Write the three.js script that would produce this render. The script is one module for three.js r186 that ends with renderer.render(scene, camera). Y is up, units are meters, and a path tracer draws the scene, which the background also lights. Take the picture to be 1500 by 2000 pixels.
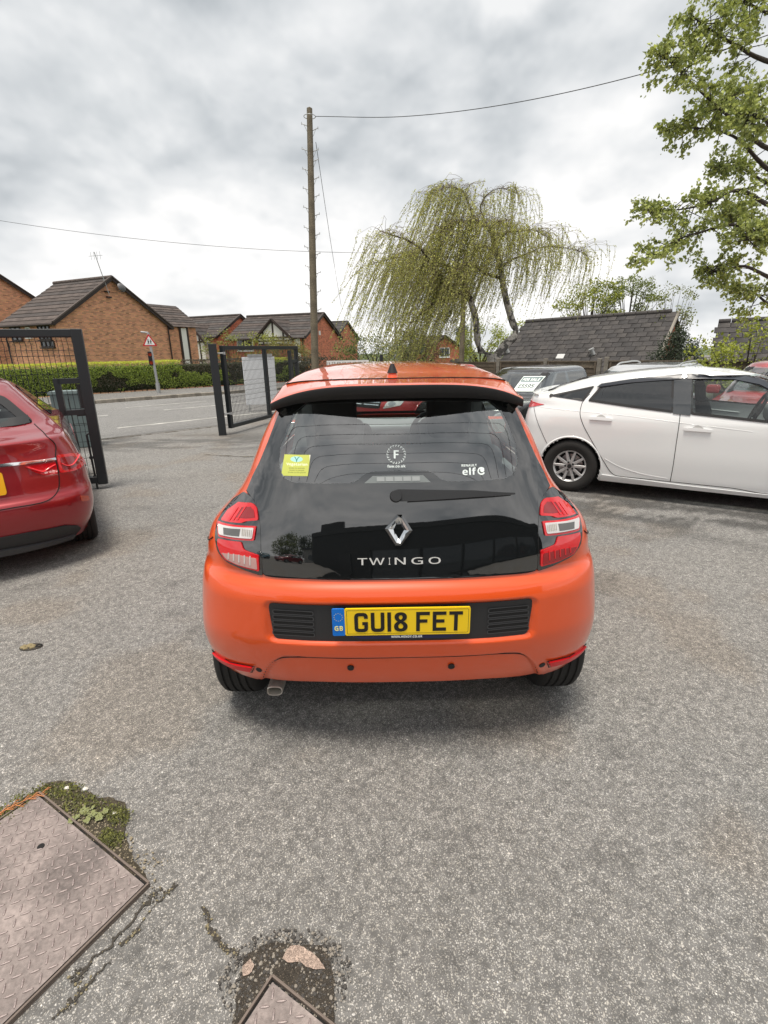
import * as THREE from 'three';
import { mergeGeometries, toCreasedNormals } from 'three/addons/utils/BufferGeometryUtils.js';
import { RoundedBoxGeometry } from 'three/addons/geometries/RoundedBoxGeometry.js';
import { FontLoader } from 'three/addons/loaders/FontLoader.js';
import { TextGeometry } from 'three/addons/geometries/TextGeometry.js';

// ---------------------------------------------------------------- camera, sky, sun, exposure
const scene = new THREE.Scene();
const camera = new THREE.PerspectiveCamera(92.34, 0.75, 0.05, 900);
camera.position.set(0, 1.6, 0);
camera.rotation.order = 'YXZ';
camera.rotation.set(THREE.MathUtils.degToRad(-18.3), 0, -0.017);
const renderer = new THREE.WebGLRenderer({ antialias: true });
renderer.toneMapping = THREE.LinearToneMapping;
renderer.toneMappingExposure = 2.8;
renderer.shadowMap.enabled = true;
renderer.setSize(768, 1024);

function mulberry(a) { return () => { a |= 0; a = (a + 0x6D2B79F5) | 0; let t = Math.imul(a ^ (a >>> 15), 1 | a); t = (t + Math.imul(t ^ (t >>> 7), 61 | t)) ^ t; return ((t ^ (t >>> 14)) >>> 0) / 4294967296; }; }
const rnd = mulberry(20240518);
const rr = (a, b) => a + (b - a) * rnd();
const clamp = (v, a = 0, b = 1) => Math.min(b, Math.max(a, v));
const lerp = (a, b, t) => a + (b - a) * t;
const sstep = (a, b, v) => { const t = clamp((v - a) / (b - a)); return t * t * (3 - 2 * t); };
const PERM = new Uint8Array(512); { const r = mulberry(77); const p = [...Array(256).keys()]; for (let i = 255; i > 0; i--) { const j = Math.floor(r() * (i + 1)); [p[i], p[j]] = [p[j], p[i]]; } for (let i = 0; i < 512; i++) PERM[i] = p[i & 255]; }
function vnoise(x, y, z = 0) {
  const X = Math.floor(x), Y = Math.floor(y), Z = Math.floor(z), fx = x - X, fy = y - Y, fz = z - Z;
  const u = fx * fx * (3 - 2 * fx), v = fy * fy * (3 - 2 * fy), w = fz * fz * (3 - 2 * fz);
  const h = (i, j, k) => PERM[(PERM[(PERM[(X + i) & 255] + Y + j) & 255] + Z + k) & 255] / 255;
  return lerp(lerp(lerp(h(0, 0, 0), h(1, 0, 0), u), lerp(h(0, 1, 0), h(1, 1, 0), u), v), lerp(lerp(h(0, 0, 1), h(1, 0, 1), u), lerp(h(0, 1, 1), h(1, 1, 1), u), v), w);
}
function fbm(x, y, z = 0, n = 5, g = 0.5) { let s = 0, a = 1, t = 0; for (let i = 0; i < n; i++) { s += a * vnoise(x, y, z); t += a; a *= g; x = x * 2.03 + 7.1; y = y * 2.03 + 3.7; z = z * 2.03 + 1.3; } return s / t; }

{ // broken overcast: one cloud sheet seen in perspective, bright gaps and grey bellies
  const SKYX = 14.2, SKYZ = 31.7, W = 1792, Hh = 896, data = new Float32Array(W * Hh * 4);
  for (let j = 0; j < Hh; j++) {
    const el = ((j + 0.5) / Hh - 0.5) * Math.PI, sy = Math.sin(el), cy = Math.cos(el);
    for (let i = 0; i < W; i++) {
      const k = (j * W + i) * 4;
      if (sy < -0.02) { data[k] = data[k + 1] = data[k + 2] = 0.35; data[k + 3] = 1; continue; }
      const az = ((i + 0.5) / W - 0.5) * 2 * Math.PI, X = Math.cos(az) * cy * 2.0 + SKYX, Z = Math.sin(az) * cy * 2.0 + SKYZ, Y = 3.1 * Math.pow(Math.max(sy, 0), 0.72);
      const w1 = 0.5 * (fbm(X * 1.6, Y * 1.6, Z * 1.6, 3) - 0.5), w2 = 0.5 * (fbm(X * 1.6 + 17, Y * 1.6 + 5, Z * 1.6, 3) - 0.5);
      const D = y => 0.55 * fbm(X * 1.15 + w1, y * 1.5 + w2, Z * 1.15, 4, 0.5) + 0.45 * fbm(X * 2.9 + w2, y * 3.4 + w1, Z * 2.9, 6, 0.58);
      const d0 = D(Y), d1 = D(Y + 0.10), c = sstep(0.40, 0.60, d0);   // thickness here and a little higher up: tops catch the light, bellies do not
      let L = lerp(0.38, 0.245, c) + clamp((d0 - d1) * 0.75, -0.07, 0.085);
      L = lerp(L, 0.335 + (L - 0.30) * 0.95, sstep(0.30, 0.02, sy));  // long view through the sheet near the horizon
      const b = clamp((0.38 - L) / 0.2);
      data[k] = L * lerp(1.0, 0.915, b); data[k + 1] = L * lerp(0.99, 0.985, b); data[k + 2] = L * lerp(0.98, 1.045, b); data[k + 3] = 1;
    }
  }
  const sky = new THREE.DataTexture(data, W, Hh, THREE.RGBAFormat, THREE.FloatType);
  sky.mapping = THREE.EquirectangularReflectionMapping; sky.magFilter = THREE.LinearFilter; sky.minFilter = THREE.LinearFilter; sky.needsUpdate = true;
  scene.background = sky; scene.environment = sky;
}
const sun = new THREE.DirectionalLight(0xfff6ea, 1.5);
sun.position.set(-3, 30, 1); sun.target.position.set(0, 0, -4);
sun.castShadow = true; sun.shadow.radius = 34; sun.shadow.mapSize.set(2048, 2048);
Object.assign(sun.shadow.camera, { left: -30, right: 30, top: 30, bottom: -30, near: 1, far: 120 });
scene.add(sun, sun.target);

// ---------------------------------------------------------------- helpers
const taken = {};
function numbered(name) { const n = taken[name] = (taken[name] ?? -1) + 1; return n ? name + '_' + String(n).padStart(3, '0') : name; }
function tag(o, label, category, group, kind) { if (label) o.userData.label = label; if (category) o.userData.category = category; if (group) o.userData.group = group; if (kind) o.userData.kind = kind; return o; }
function thing(name, label, category, [x, y, z] = [0, 0, 0], turn = 0, group) { const o = new THREE.Group(); o.name = numbered(name); o.position.set(x, y, z); o.rotation.y = turn; scene.add(o); return tag(o, label, category, group); }
function obj(name, geo, mat, parent = scene) {
  const g = Array.isArray(geo) ? merge(geo) : geo;
  const m = new THREE.Mesh(g, mat); m.name = parent === scene ? numbered(name) : name; m.castShadow = m.receiveShadow = true; parent.add(m); return m;
}
function structure(name, geo, mat, label) { const m = obj(name, geo, mat); return tag(m, label, null, null, 'structure'); }
function clean(g) {
  let n = g.index ? g.toNonIndexed() : g.clone();
  if (!n.attributes.normal) n.computeVertexNormals();
  if (!n.attributes.uv) n.setAttribute('uv', new THREE.Float32BufferAttribute(new Float32Array(n.attributes.position.count * 2), 2));
  for (const k of Object.keys(n.attributes)) if (!['position', 'normal', 'uv', 'color'].includes(k)) n.deleteAttribute(k);
  return n;
}
function merge(list) {
  const l = list.map(clean); const col = l.some(g => g.attributes.color);
  if (col) for (const g of l) if (!g.attributes.color) g.setAttribute('color', new THREE.Float32BufferAttribute(new Float32Array(g.attributes.position.count * 3).fill(1), 3));
  return mergeGeometries(l);
}
function uvMetres(g0, s = 1, ou = 0, ov = 0) { // box mapping in metres on flat-sided geometry
  const g = g0.index ? g0.toNonIndexed() : g0; const p = g.attributes.position, uv = new Float32Array(p.count * 2);
  const a = new THREE.Vector3(), b = new THREE.Vector3(), c = new THREE.Vector3(), n = new THREE.Vector3();
  for (let i = 0; i < p.count; i += 3) {
    a.fromBufferAttribute(p, i); b.fromBufferAttribute(p, i + 1); c.fromBufferAttribute(p, i + 2);
    n.copy(b).sub(a).cross(c.clone().sub(a)).normalize();
    const ax = Math.abs(n.x), ay = Math.abs(n.y), az = Math.abs(n.z);
    [a, b, c].forEach((v, k) => { const [u, w] = ay > ax && ay > az ? [v.x, v.z] : ax > az ? [v.z, v.y] : [v.x, v.y]; uv[(i + k) * 2] = u * s + ou; uv[(i + k) * 2 + 1] = w * s + ov; });
  }
  g.setAttribute('uv', new THREE.BufferAttribute(uv, 2)); return g;
}
function place(g, x = 0, y = 0, z = 0, rx = 0, ry = 0, rz = 0) { if (rx) g.rotateX(rx); if (ry) g.rotateY(ry); if (rz) g.rotateZ(rz); return g.translate(x, y, z); }
const box = (w, h, d, x = 0, y = 0, z = 0, rx, ry, rz) => place(new THREE.BoxGeometry(w, h, d), x, y, z, rx, ry, rz);
const rbox = (w, h, d, r, x = 0, y = 0, z = 0, rx, ry, rz) => place(new RoundedBoxGeometry(w, h, d, 2, r), x, y, z, rx, ry, rz);
const V = (x, y, z) => new THREE.Vector3(x, y, z);
function tube(pts, r, seg = 24, rad = 8, closed = false) { return new THREE.TubeGeometry(new THREE.CatmullRomCurve3(pts.map(p => p.isVector3 ? p : V(...p)), closed), seg, r, rad, closed); }
function rod(a, b, r0, r1 = r0, rad = 8) {
  const A = V(...a), B = V(...b), d = B.clone().sub(A), g = new THREE.CylinderGeometry(r1, r0, d.length(), rad, 1);
  g.applyQuaternion(new THREE.Quaternion().setFromUnitVectors(V(0, 1, 0), d.clone().normalize())); return g.translate(...A.clone().add(B).multiplyScalar(0.5).toArray());
}
function beam(a, b, w, h) { // box from a to b, w across, h high
  const A = V(...a), B = V(...b), d = B.clone().sub(A), L = d.length(); const m = new THREE.Matrix4().lookAt(A, B, Math.abs(d.y) / L > 0.95 ? V(0, 0, 1) : V(0, 1, 0));
  const g = new THREE.BoxGeometry(w, h, L); g.applyMatrix4(m); return g.translate(...A.clone().add(B).multiplyScalar(0.5).toArray());
}
function taper(pts, radii, rad = 8) { // tapered tube through points
  const c = new THREE.CatmullRomCurve3(pts.map(p => p.isVector3 ? p : V(...p))), N = Math.max(4, pts.length * 3), pos = [], nor = [], uv = [], idx = [];
  const fr = c.computeFrenetFrames(N, false); let len = 0, last = null;
  for (let i = 0; i <= N; i++) {
    const t = i / N, p = c.getPoint(t), k = t * (radii.length - 1), a = Math.floor(Math.min(k, radii.length - 1.001)), r = lerp(radii[a], radii[a + 1] ?? radii[a], k - a);
    if (last) len += p.distanceTo(last); last = p;
    for (let j = 0; j <= rad; j++) { const f = j / rad * Math.PI * 2, n = fr.normals[i].clone().multiplyScalar(Math.cos(f)).addScaledVector(fr.binormals[i], Math.sin(f)); pos.push(p.x + n.x * r, p.y + n.y * r, p.z + n.z * r); nor.push(n.x, n.y, n.z); uv.push(j / rad, len); }
  }
  for (let i = 0; i < N; i++) for (let j = 0; j < rad; j++) { const a = i * (rad + 1) + j, b = a + rad + 1; idx.push(a, a + 1, b, b, a + 1, b + 1); }
  const g = new THREE.BufferGeometry(); g.setAttribute('position', new THREE.Float32BufferAttribute(pos, 3)); g.setAttribute('normal', new THREE.Float32BufferAttribute(nor, 3)); g.setAttribute('uv', new THREE.Float32BufferAttribute(uv, 2)); g.setIndex(idx); return g;
}
function steffen(xs, ys) { // smooth interpolation that never overshoots
  const n = xs.length, h = [], s = [], d = new Array(n);
  for (let i = 0; i < n - 1; i++) { h[i] = xs[i + 1] - xs[i]; s[i] = (ys[i + 1] - ys[i]) / h[i]; }
  for (let i = 1; i < n - 1; i++) { const p = (s[i - 1] * h[i] + s[i] * h[i - 1]) / (h[i - 1] + h[i]); d[i] = (Math.sign(s[i - 1]) + Math.sign(s[i])) * Math.min(Math.abs(s[i - 1]), Math.abs(s[i]), 0.5 * Math.abs(p)); }
  d[0] = s[0]; d[n - 1] = s[n - 2];
  return x => {
    if (x <= xs[0]) return ys[0]; if (x >= xs[n - 1]) return ys[n - 1];
    let i = 0; while (x > xs[i + 1]) i++;
    const t = x - xs[i], a = (d[i] + d[i + 1] - 2 * s[i]) / (h[i] * h[i]), b = (3 * s[i] - 2 * d[i] - d[i + 1]) / h[i];
    return ((a * t + b) * t + d[i]) * t + ys[i];
  };
}
function inPoly(x, y, P) { let r = false; for (let i = 0, j = P.length - 1; i < P.length; j = i++) { const [a, b] = P[i], [c, d] = P[j]; if ((b > y) !== (d > y) && x < (c - a) * (y - b) / (d - b) + a) r = !r; } return r; }
function smoothLoop(P, n = 64) { const c = new THREE.CatmullRomCurve3(P.map(p => V(p[0], p[1], 0)), true, 'centripetal'); return c.getSpacedPoints(n).slice(0, n).map(v => [v.x, v.y]); }
function roundLoop(P, r, k = 4) { // polygon with rounded corners
  const out = [], n = P.length;
  for (let i = 0; i < n; i++) {
    const a = P[(i + n - 1) % n], b = P[i], c = P[(i + 1) % n], u = [a[0] - b[0], a[1] - b[1]], v = [c[0] - b[0], c[1] - b[1]], lu = Math.hypot(...u), lv = Math.hypot(...v), q = Math.min(r, lu * 0.45, lv * 0.45);
    const s = [b[0] + u[0] / lu * q, b[1] + u[1] / lu * q], e = [b[0] + v[0] / lv * q, b[1] + v[1] / lv * q];
    for (let j = 0; j <= k; j++) { const t = j / k; out.push([(1 - t) ** 2 * s[0] + 2 * t * (1 - t) * b[0] + t * t * e[0], (1 - t) ** 2 * s[1] + 2 * t * (1 - t) * b[1] + t * t * e[1]]); }
  }
  return out;
}
// a flat outline (with holes) cut into small triangles and laid on a surface map(u, v, lift) -> [x, y, z]
function patch(outline, holes, step, map, lift = 0.003) {
  const sh = new THREE.Shape(outline.map(p => new THREE.Vector2(...p))); for (const h of holes || []) sh.holes.push(new THREE.Path(h.map(p => new THREE.Vector2(...p))));
  let tris = []; const g = new THREE.ShapeGeometry(sh, 1), p = g.attributes.position, ix = g.index.array;
  for (let i = 0; i < ix.length; i += 3) tris.push([0, 1, 2].map(k => [p.getX(ix[i + k]), p.getY(ix[i + k])]));
  const out = []; let guard = 0;
  while (tris.length && guard++ < 400000) { // longest-edge bisection; the rule depends on the edge alone, so neighbours stay joined
    const t = tris.pop(), e = [0, 1, 2].map(k => Math.hypot(t[k][0] - t[(k + 1) % 3][0], t[k][1] - t[(k + 1) % 3][1])), m = e.indexOf(Math.max(...e));
    if (e[m] <= step) { out.push(t); continue; }
    const a = t[m], b = t[(m + 1) % 3], c = t[(m + 2) % 3], d = [(a[0] + b[0]) / 2, (a[1] + b[1]) / 2]; tris.push([a, d, c], [d, b, c]);
  }
  const pos = [], uv = [], key = new Map(), idx = [];
  for (const t of out) for (const q of t) { const k = q[0].toFixed(5) + ',' + q[1].toFixed(5); let n = key.get(k); if (n === undefined) { n = pos.length / 3; key.set(k, n); pos.push(...map(q[0], q[1], lift)); uv.push(q[0], q[1]); } idx.push(n); }
  const r = new THREE.BufferGeometry(); r.setAttribute('position', new THREE.Float32BufferAttribute(pos, 3)); r.setAttribute('uv', new THREE.Float32BufferAttribute(uv, 2)); r.setIndex(idx); r.computeVertexNormals(); return r;
}
function slab(outline, holes, step, map, lift, thick) { // the same with a rim, so that it has thickness
  const top = patch(outline, holes, step, map, lift), list = [top];
  for (const loop of [outline, ...(holes || [])]) {
    const pos = [], idx = []; const pts = []; for (let i = 0; i < loop.length; i++) { const a = loop[i], b = loop[(i + 1) % loop.length], n = Math.max(1, Math.ceil(Math.hypot(a[0] - b[0], a[1] - b[1]) / step)); for (let k = 0; k < n; k++) pts.push([lerp(a[0], b[0], k / n), lerp(a[1], b[1], k / n)]); }
    pts.forEach(q => pos.push(...map(q[0], q[1], lift), ...map(q[0], q[1], lift - thick)));
    for (let i = 0; i < pts.length; i++) { const a = i * 2, b = ((i + 1) % pts.length) * 2; idx.push(a, a + 1, b, b, a + 1, b + 1); }
    const g = new THREE.BufferGeometry(); g.setAttribute('position', new THREE.Float32BufferAttribute(pos, 3)); g.setIndex(idx); g.computeVertexNormals(); list.push(g);
  }
  return merge(list);
}
function ringOn(loop, inset, map, lift) { // a band along the inside of a loop
  const cx = loop.reduce((s, p) => s + p[0], 0) / loop.length, cy = loop.reduce((s, p) => s + p[1], 0) / loop.length, n = loop.length, pos = [], idx = [], uv = [];
  loop.forEach((p, i) => { const a = loop[(i + n - 1) % n], b = loop[(i + 1) % n]; let nx = -(b[1] - a[1]), ny = b[0] - a[0]; const l = Math.hypot(nx, ny) || 1; nx /= l; ny /= l; if (nx * (cx - p[0]) + ny * (cy - p[1]) < 0) { nx = -nx; ny = -ny; } pos.push(...map(p[0], p[1], lift), ...map(p[0] + nx * inset, p[1] + ny * inset, lift)); uv.push(p[0], p[1], p[0] + nx * inset, p[1] + ny * inset); });
  for (let i = 0; i < n; i++) { const a = i * 2, b = ((i + 1) % n) * 2; idx.push(a, b, a + 1, b, b + 1, a + 1); }
  const g = new THREE.BufferGeometry(); g.setAttribute('position', new THREE.Float32BufferAttribute(pos, 3)); g.setAttribute('uv', new THREE.Float32BufferAttribute(uv, 2)); g.setIndex(idx); g.computeVertexNormals(); return g;
}

// ---------------------------------------------------------------- textures and materials
function dataTex(W, H, fn, srgb = false, ch = 4) {
  const d = new Uint8Array(W * H * 4); fn(d, W, H); const t = new THREE.DataTexture(d, W, H, THREE.RGBAFormat); t.wrapS = t.wrapT = THREE.RepeatWrapping; t.magFilter = THREE.LinearFilter; t.minFilter = THREE.LinearMipmapLinearFilter; t.generateMipmaps = true; if (srgb) t.colorSpace = THREE.SRGBColorSpace; t.needsUpdate = true; return t;
}
function canvasTex(w, h, draw) { const c = document.createElement('canvas'); c.width = w; c.height = h; const x = c.getContext('2d'); draw(x, w, h); const t = new THREE.CanvasTexture(c); t.colorSpace = THREE.SRGBColorSpace; t.magFilter = THREE.LinearFilter; return t; }
const tnoise = (u, v, n, seed, oct = 4) => { // tileable noise on the unit square
  let s = 0, a = 1, t = 0, f = n; for (let o = 0; o < oct; o++) { const x = u * f, y = v * f, X = Math.floor(x), Y = Math.floor(y), fx = x - X, fy = y - Y, q = fx * fx * (3 - 2 * fx), w = fy * fy * (3 - 2 * fy); const h = (i, j) => PERM[(PERM[((X + i) % f + seed + o * 17) & 255] + (Y + j) % f) & 255] / 255; s += a * lerp(lerp(h(0, 0), h(1, 0), q), lerp(h(0, 1), h(1, 1), q), w); t += a; a *= 0.55; f *= 2; } return s / t;
};
const lin2s = c => Math.round(255 * (c <= 0.0031308 ? c * 12.92 : 1.055 * Math.pow(c, 1 / 2.4) - 0.055));
const TEX = {};
{ // worn tarmac: dark binder, stones of 3 to 9 mm worn bare, a few white ones; the tile is 2.4 m
  const W = 2048, alb = new Float32Array(W * W), hgt = new Float32Array(W * W), warm = new Float32Array(W * W), r = mulberry(5);
  for (let i = 0; i < W * W; i++) { alb[i] = 0.075 + 0.03 * r(); hgt[i] = 0.1 * r(); }
  for (let n = 0; n < 190000; n++) {
    const cx = r() * W, cy = r() * W, R = 1.1 + 2.1 * r() * r() + (r() < 0.03 ? 1.2 : 0), ex = 0.7 + 0.6 * r(), q = r(), a = q < 0.006 ? 0.38 + 0.1 * r() : q < 0.40 ? 0.225 + 0.095 * r() : 0.125 + 0.09 * r(), hh = 0.35 + 0.6 * r(), wm = r();
    const x0 = Math.floor(cx - R * 1.4), x1 = Math.ceil(cx + R * 1.4), y0 = Math.floor(cy - R * 1.4), y1 = Math.ceil(cy + R * 1.4);
    for (let y = y0; y <= y1; y++) for (let x = x0; x <= x1; x++) { const dx = (x - cx) / ex, dy = (y - cy) * ex; if (dx * dx + dy * dy > R * R) continue; const k = ((y & (W - 1)) * W + (x & (W - 1))); if (hgt[k] > hh) continue; alb[k] = a * (0.9 + 0.2 * r()); hgt[k] = hh; warm[k] = wm; }
  }
  TEX.tarmac = dataTex(W, W, d => { for (let i = 0; i < W * W; i++) { const u = (i % W) / W, v = Math.floor(i / W) / W, a = alb[i] * (0.62 + 0.76 * tnoise(u, v, 96, 5, 2)), t = warm[i]; d[i * 4] = lin2s(Math.min(0.9, a * (1.01 + 0.05 * t))); d[i * 4 + 1] = lin2s(Math.min(0.9, a * (1.0 + 0.015 * t))); d[i * 4 + 2] = lin2s(Math.min(0.9, a * (0.98 - 0.055 * t))); d[i * 4 + 3] = 255; } }, true);
  TEX.paleGrain = dataTex(512, 512, d => { for (let y = 0; y < 512; y++) for (let x = 0; x < 512; x++) { const q = 0.30 + 0.75 * alb[y * W + x], k = (y * 512 + x) * 4; d[k] = d[k + 1] = d[k + 2] = lin2s(Math.min(0.9, q)); d[k + 3] = 255; } }, true);
  TEX.tarmacBump = dataTex(W, W, d => { for (let i = 0; i < W * W; i++) { d[i * 4] = d[i * 4 + 1] = d[i * 4 + 2] = clamp(hgt[i]) * 255; d[i * 4 + 3] = 255; } });
}
{ // stretcher-bond brick, 1.8 m square: eight bricks by twenty-four courses
  const W = 1024, C = 24, B = 8, r = mulberry(9), tint = [...Array(C * B)].map(() => [r(), r(), r()]);
  const make = bump => dataTex(W, W, d => {
    for (let j = 0; j < W; j++) for (let i = 0; i < W; i++) {
      const v = j / W * C, c = Math.floor(v), fv = v - c, u = (i / W * B + (c & 1 ? 0.5 : 0)) % B, b = Math.floor(u), fu = u - b, mortar = fv < 0.13 || fu < 0.045, n = tnoise(i / W, j / W, 64, 3, 3), t = tint[c * B + b], k = (j * W + i) * 4;
      if (bump) { const q = mortar ? 40 : 170 + n * 60; d[k] = d[k + 1] = d[k + 2] = q; }
      else if (mortar) { const m = 0.40 + 0.1 * n; d[k] = lin2s(m * 1.02); d[k + 1] = lin2s(m * 0.80); d[k + 2] = lin2s(m * 0.64); }
      else { const m = 0.72 + 0.42 * t[0] + 0.3 * (n - 0.5), dark = t[1] < 0.16 ? 0.62 : 1; d[k] = lin2s(clamp(0.68 * m * dark)); d[k + 1] = lin2s(clamp(0.315 * m * dark * (0.94 + 0.16 * t[2]))); d[k + 2] = lin2s(clamp(0.175 * m * dark)); }
      d[k + 3] = 255;
    }
  }, !bump);
  TEX.brick = make(false); TEX.brickBump = make(true);
  for (const t of [TEX.brick, TEX.brickBump]) t.repeat.set(1 / 1.8, 1 / 1.8);
}
TEX.wood = dataTex(512, 512, (d, W) => { for (let j = 0; j < W; j++) for (let i = 0; i < W; i++) { const u = i / W, v = j / W, g = tnoise(u, (v * 1) % 1, 4, 4, 3), f = 0.5 + 0.5 * Math.sin((v * 34 + g * 9) * 2 * Math.PI * 0.5), n = tnoise((u * 4) % 1, (v * 1) % 1, 32, 11, 3), m = 0.72 + 0.2 * f * n + 0.3 * (n - 0.5) + 0.25 * (g - 0.5), k = (j * W + i) * 4; d[k] = 255 * clamp(m); d[k + 1] = 255 * clamp(m * 0.985); d[k + 2] = 255 * clamp(m * 0.96); d[k + 3] = 255; } }, true);
TEX.mottle = dataTex(512, 512, (d, W) => { for (let j = 0; j < W; j++) for (let i = 0; i < W; i++) { const u = i / W, v = j / W, n = tnoise(u, v, 6, 8, 6), m = tnoise(u, v, 90, 31, 2), q = clamp(0.55 + 0.62 * n * 0.8 + 0.22 * (m - 0.5)), k = (j * W + i) * 4; d[k] = 255 * q; d[k + 1] = 255 * q; d[k + 2] = 255 * q; d[k + 3] = 255; } }, true);
TEX.grain = dataTex(512, 512, (d, W) => { const r = mulberry(6); for (let i = 0; i < W * W; i++) { const n = tnoise((i % W) / W, Math.floor(i / W) / W, 40, 2, 3); d[i * 4] = d[i * 4 + 1] = d[i * 4 + 2] = 255 * clamp(0.5 * n + 0.5 * r()); d[i * 4 + 3] = 255; } });
const std = (r, g, b, o = {}) => { const m = new THREE.MeshPhysicalMaterial({ roughness: 0.6, ...o }); m.color.setRGB(r, g, b); m.side = THREE.DoubleSide; return m; };
const paint = (r, g, b, o = {}) => std(r, g, b, { roughness: 0.42, clearcoat: 1, clearcoatRoughness: 0.02, ...o });
const M = {
  orange: paint(0.72, 0.078, 0.006, { roughness: 0.32, clearcoatRoughness: 0.0 }), red: paint(0.27, 0.006, 0.012, { metalness: 0.25, roughness: 0.36 }), white: paint(0.80, 0.82, 0.82), black: paint(0.03, 0.03, 0.032, { metalness: 0.4, roughness: 0.25 }), brightRed: paint(0.42, 0.016, 0.018), silver: paint(0.55, 0.56, 0.57, { metalness: 0.5 }),
  glossBlack: std(0.006, 0.007, 0.0075, { roughness: 0.02, ior: 2.2, specularIntensity: 1 }),
  plastic: std(0.022, 0.023, 0.025, { roughness: 0.5 }), darkPlastic: std(0.010, 0.010, 0.011, { roughness: 0.6 }), satin: std(0.05, 0.052, 0.056, { roughness: 0.42 }),
  rubber: std(0.018, 0.017, 0.016, { roughness: 0.88, bumpMap: TEX.grain, bumpScale: 0.0006 }), seam: std(0.008, 0.008, 0.008, { roughness: 0.9 }),
  rim: std(0.5, 0.5, 0.5, { metalness: 0.5, roughness: 0.42 }), chrome: std(0.82, 0.83, 0.84, { metalness: 1, roughness: 0.07 }), steel: std(0.42, 0.42, 0.43, { metalness: 0.9, roughness: 0.3 }), galv: std(0.42, 0.43, 0.43, { metalness: 0.5, roughness: 0.5 }),
  glass: std(0.80, 0.86, 0.85, { transmission: 1, roughness: 0.0, thickness: 0, ior: 1.62 }), rearGlass: std(0.88, 0.95, 0.94, { transmission: 1, roughness: 0.0, thickness: 0, ior: 2.6 }), screen: std(0.80, 0.86, 0.85, { transmission: 1, roughness: 0, thickness: 0, ior: 2.7 }), reflector: std(0.62, 0.006, 0.01, { roughness: 0.25, ior: 1.35 }), privacy: std(0.07, 0.075, 0.085, { transmission: 1, roughness: 0, thickness: 0, ior: 1.95 }), houseGlass: std(0.05, 0.06, 0.07, { roughness: 0.05, ior: 1.6 }),
  lensRed: std(0.62, 0.006, 0.012, { roughness: 0.06, clearcoat: 1, clearcoatRoughness: 0.02 }), lensDeep: std(0.26, 0.004, 0.008, { roughness: 0.06, clearcoat: 1, clearcoatRoughness: 0.02 }), lensClear: std(0.72, 0.70, 0.68, { roughness: 0.12, metalness: 0.35, clearcoat: 1, clearcoatRoughness: 0.02 }), lensPink: std(0.62, 0.36, 0.34, { roughness: 0.12, metalness: 0.35, clearcoat: 1, clearcoatRoughness: 0.02 }),
  trimInside: std(0.17, 0.18, 0.18, { roughness: 0.8 }), seatCloth: std(0.02, 0.021, 0.023, { roughness: 0.95 }), seatMid: std(0.17, 0.18, 0.18, { roughness: 0.9 }), seatLight: std(0.16, 0.17, 0.17, { roughness: 0.9 }), cream: std(0.42, 0.45, 0.44, { roughness: 0.7 }),
  gate: std(0.018, 0.022, 0.025, { roughness: 0.45 }), yellow: std(0.90, 0.61, 0.004, { roughness: 0.35, clearcoat: 0.4 }), blue: std(0.0, 0.16, 0.62, { roughness: 0.35 }), ink: std(0.008, 0.008, 0.008, { roughness: 0.5 }), paper: std(0.78, 0.80, 0.78, { roughness: 0.6 }), navy: std(0.012, 0.014, 0.06, { roughness: 0.5 }),
  brick: std(1, 1, 1, { map: TEX.brick, bumpMap: TEX.brickBump, bumpScale: 0.006, roughness: 0.9 }), redBrick: std(0.92, 0.62, 0.62, { map: TEX.brick, bumpMap: TEX.brickBump, bumpScale: 0.006, roughness: 0.9 }),
  tile: std(0.111, 0.086, 0.075, { roughness: 0.85, map: TEX.mottle }), tileB: std(0.137, 0.107, 0.094, { roughness: 0.85, map: TEX.mottle }), tileC: std(0.091, 0.075, 0.069, { roughness: 0.85, map: TEX.mottle }), slate: std(0.072, 0.066, 0.065, { roughness: 0.85, map: TEX.mottle }), slateB: std(0.090, 0.082, 0.078, { roughness: 0.85, map: TEX.mottle }), slateC: std(0.060, 0.056, 0.056, { roughness: 0.85, map: TEX.mottle }),
  darkTrim: std(0.030, 0.018, 0.014, { roughness: 0.6 }), render: std(0.80, 0.79, 0.75, { roughness: 0.9 }), whiteFrame: std(0.78, 0.78, 0.76, { roughness: 0.5 }),
  fenceA: std(0.20, 0.165, 0.125, { roughness: 0.9, map: TEX.wood }), fenceB: std(0.165, 0.135, 0.105, { roughness: 0.9, map: TEX.wood }), fenceC: std(0.235, 0.20, 0.155, { roughness: 0.9, map: TEX.wood }), concrete: std(0.36, 0.33, 0.28, { roughness: 0.9, map: TEX.mottle }), kerb: std(0.40, 0.36, 0.30, { roughness: 0.9, map: TEX.mottle }),
  pole: std(0.27, 0.235, 0.175, { roughness: 0.9, map: TEX.wood }), bark: std(0.10, 0.082, 0.066, { roughness: 0.95, map: TEX.mottle, bumpMap: TEX.mottle, bumpScale: 0.02 }), twig: std(0.17, 0.14, 0.09, { roughness: 0.9 }), wire: std(0.05, 0.05, 0.055, { roughness: 0.6 }),
  roadPaint: std(0.66, 0.65, 0.60, { roughness: 0.7, map: TEX.mottle }), soil: std(0.075, 0.06, 0.045, { roughness: 1, map: TEX.mottle }),
};
const leafMat = (r, g, b, o = {}) => { const m = std(r, g, b, { roughness: 0.95, transmission: 0.45, thickness: 0, ...o }); m.vertexColors = true; return m; };
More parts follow.
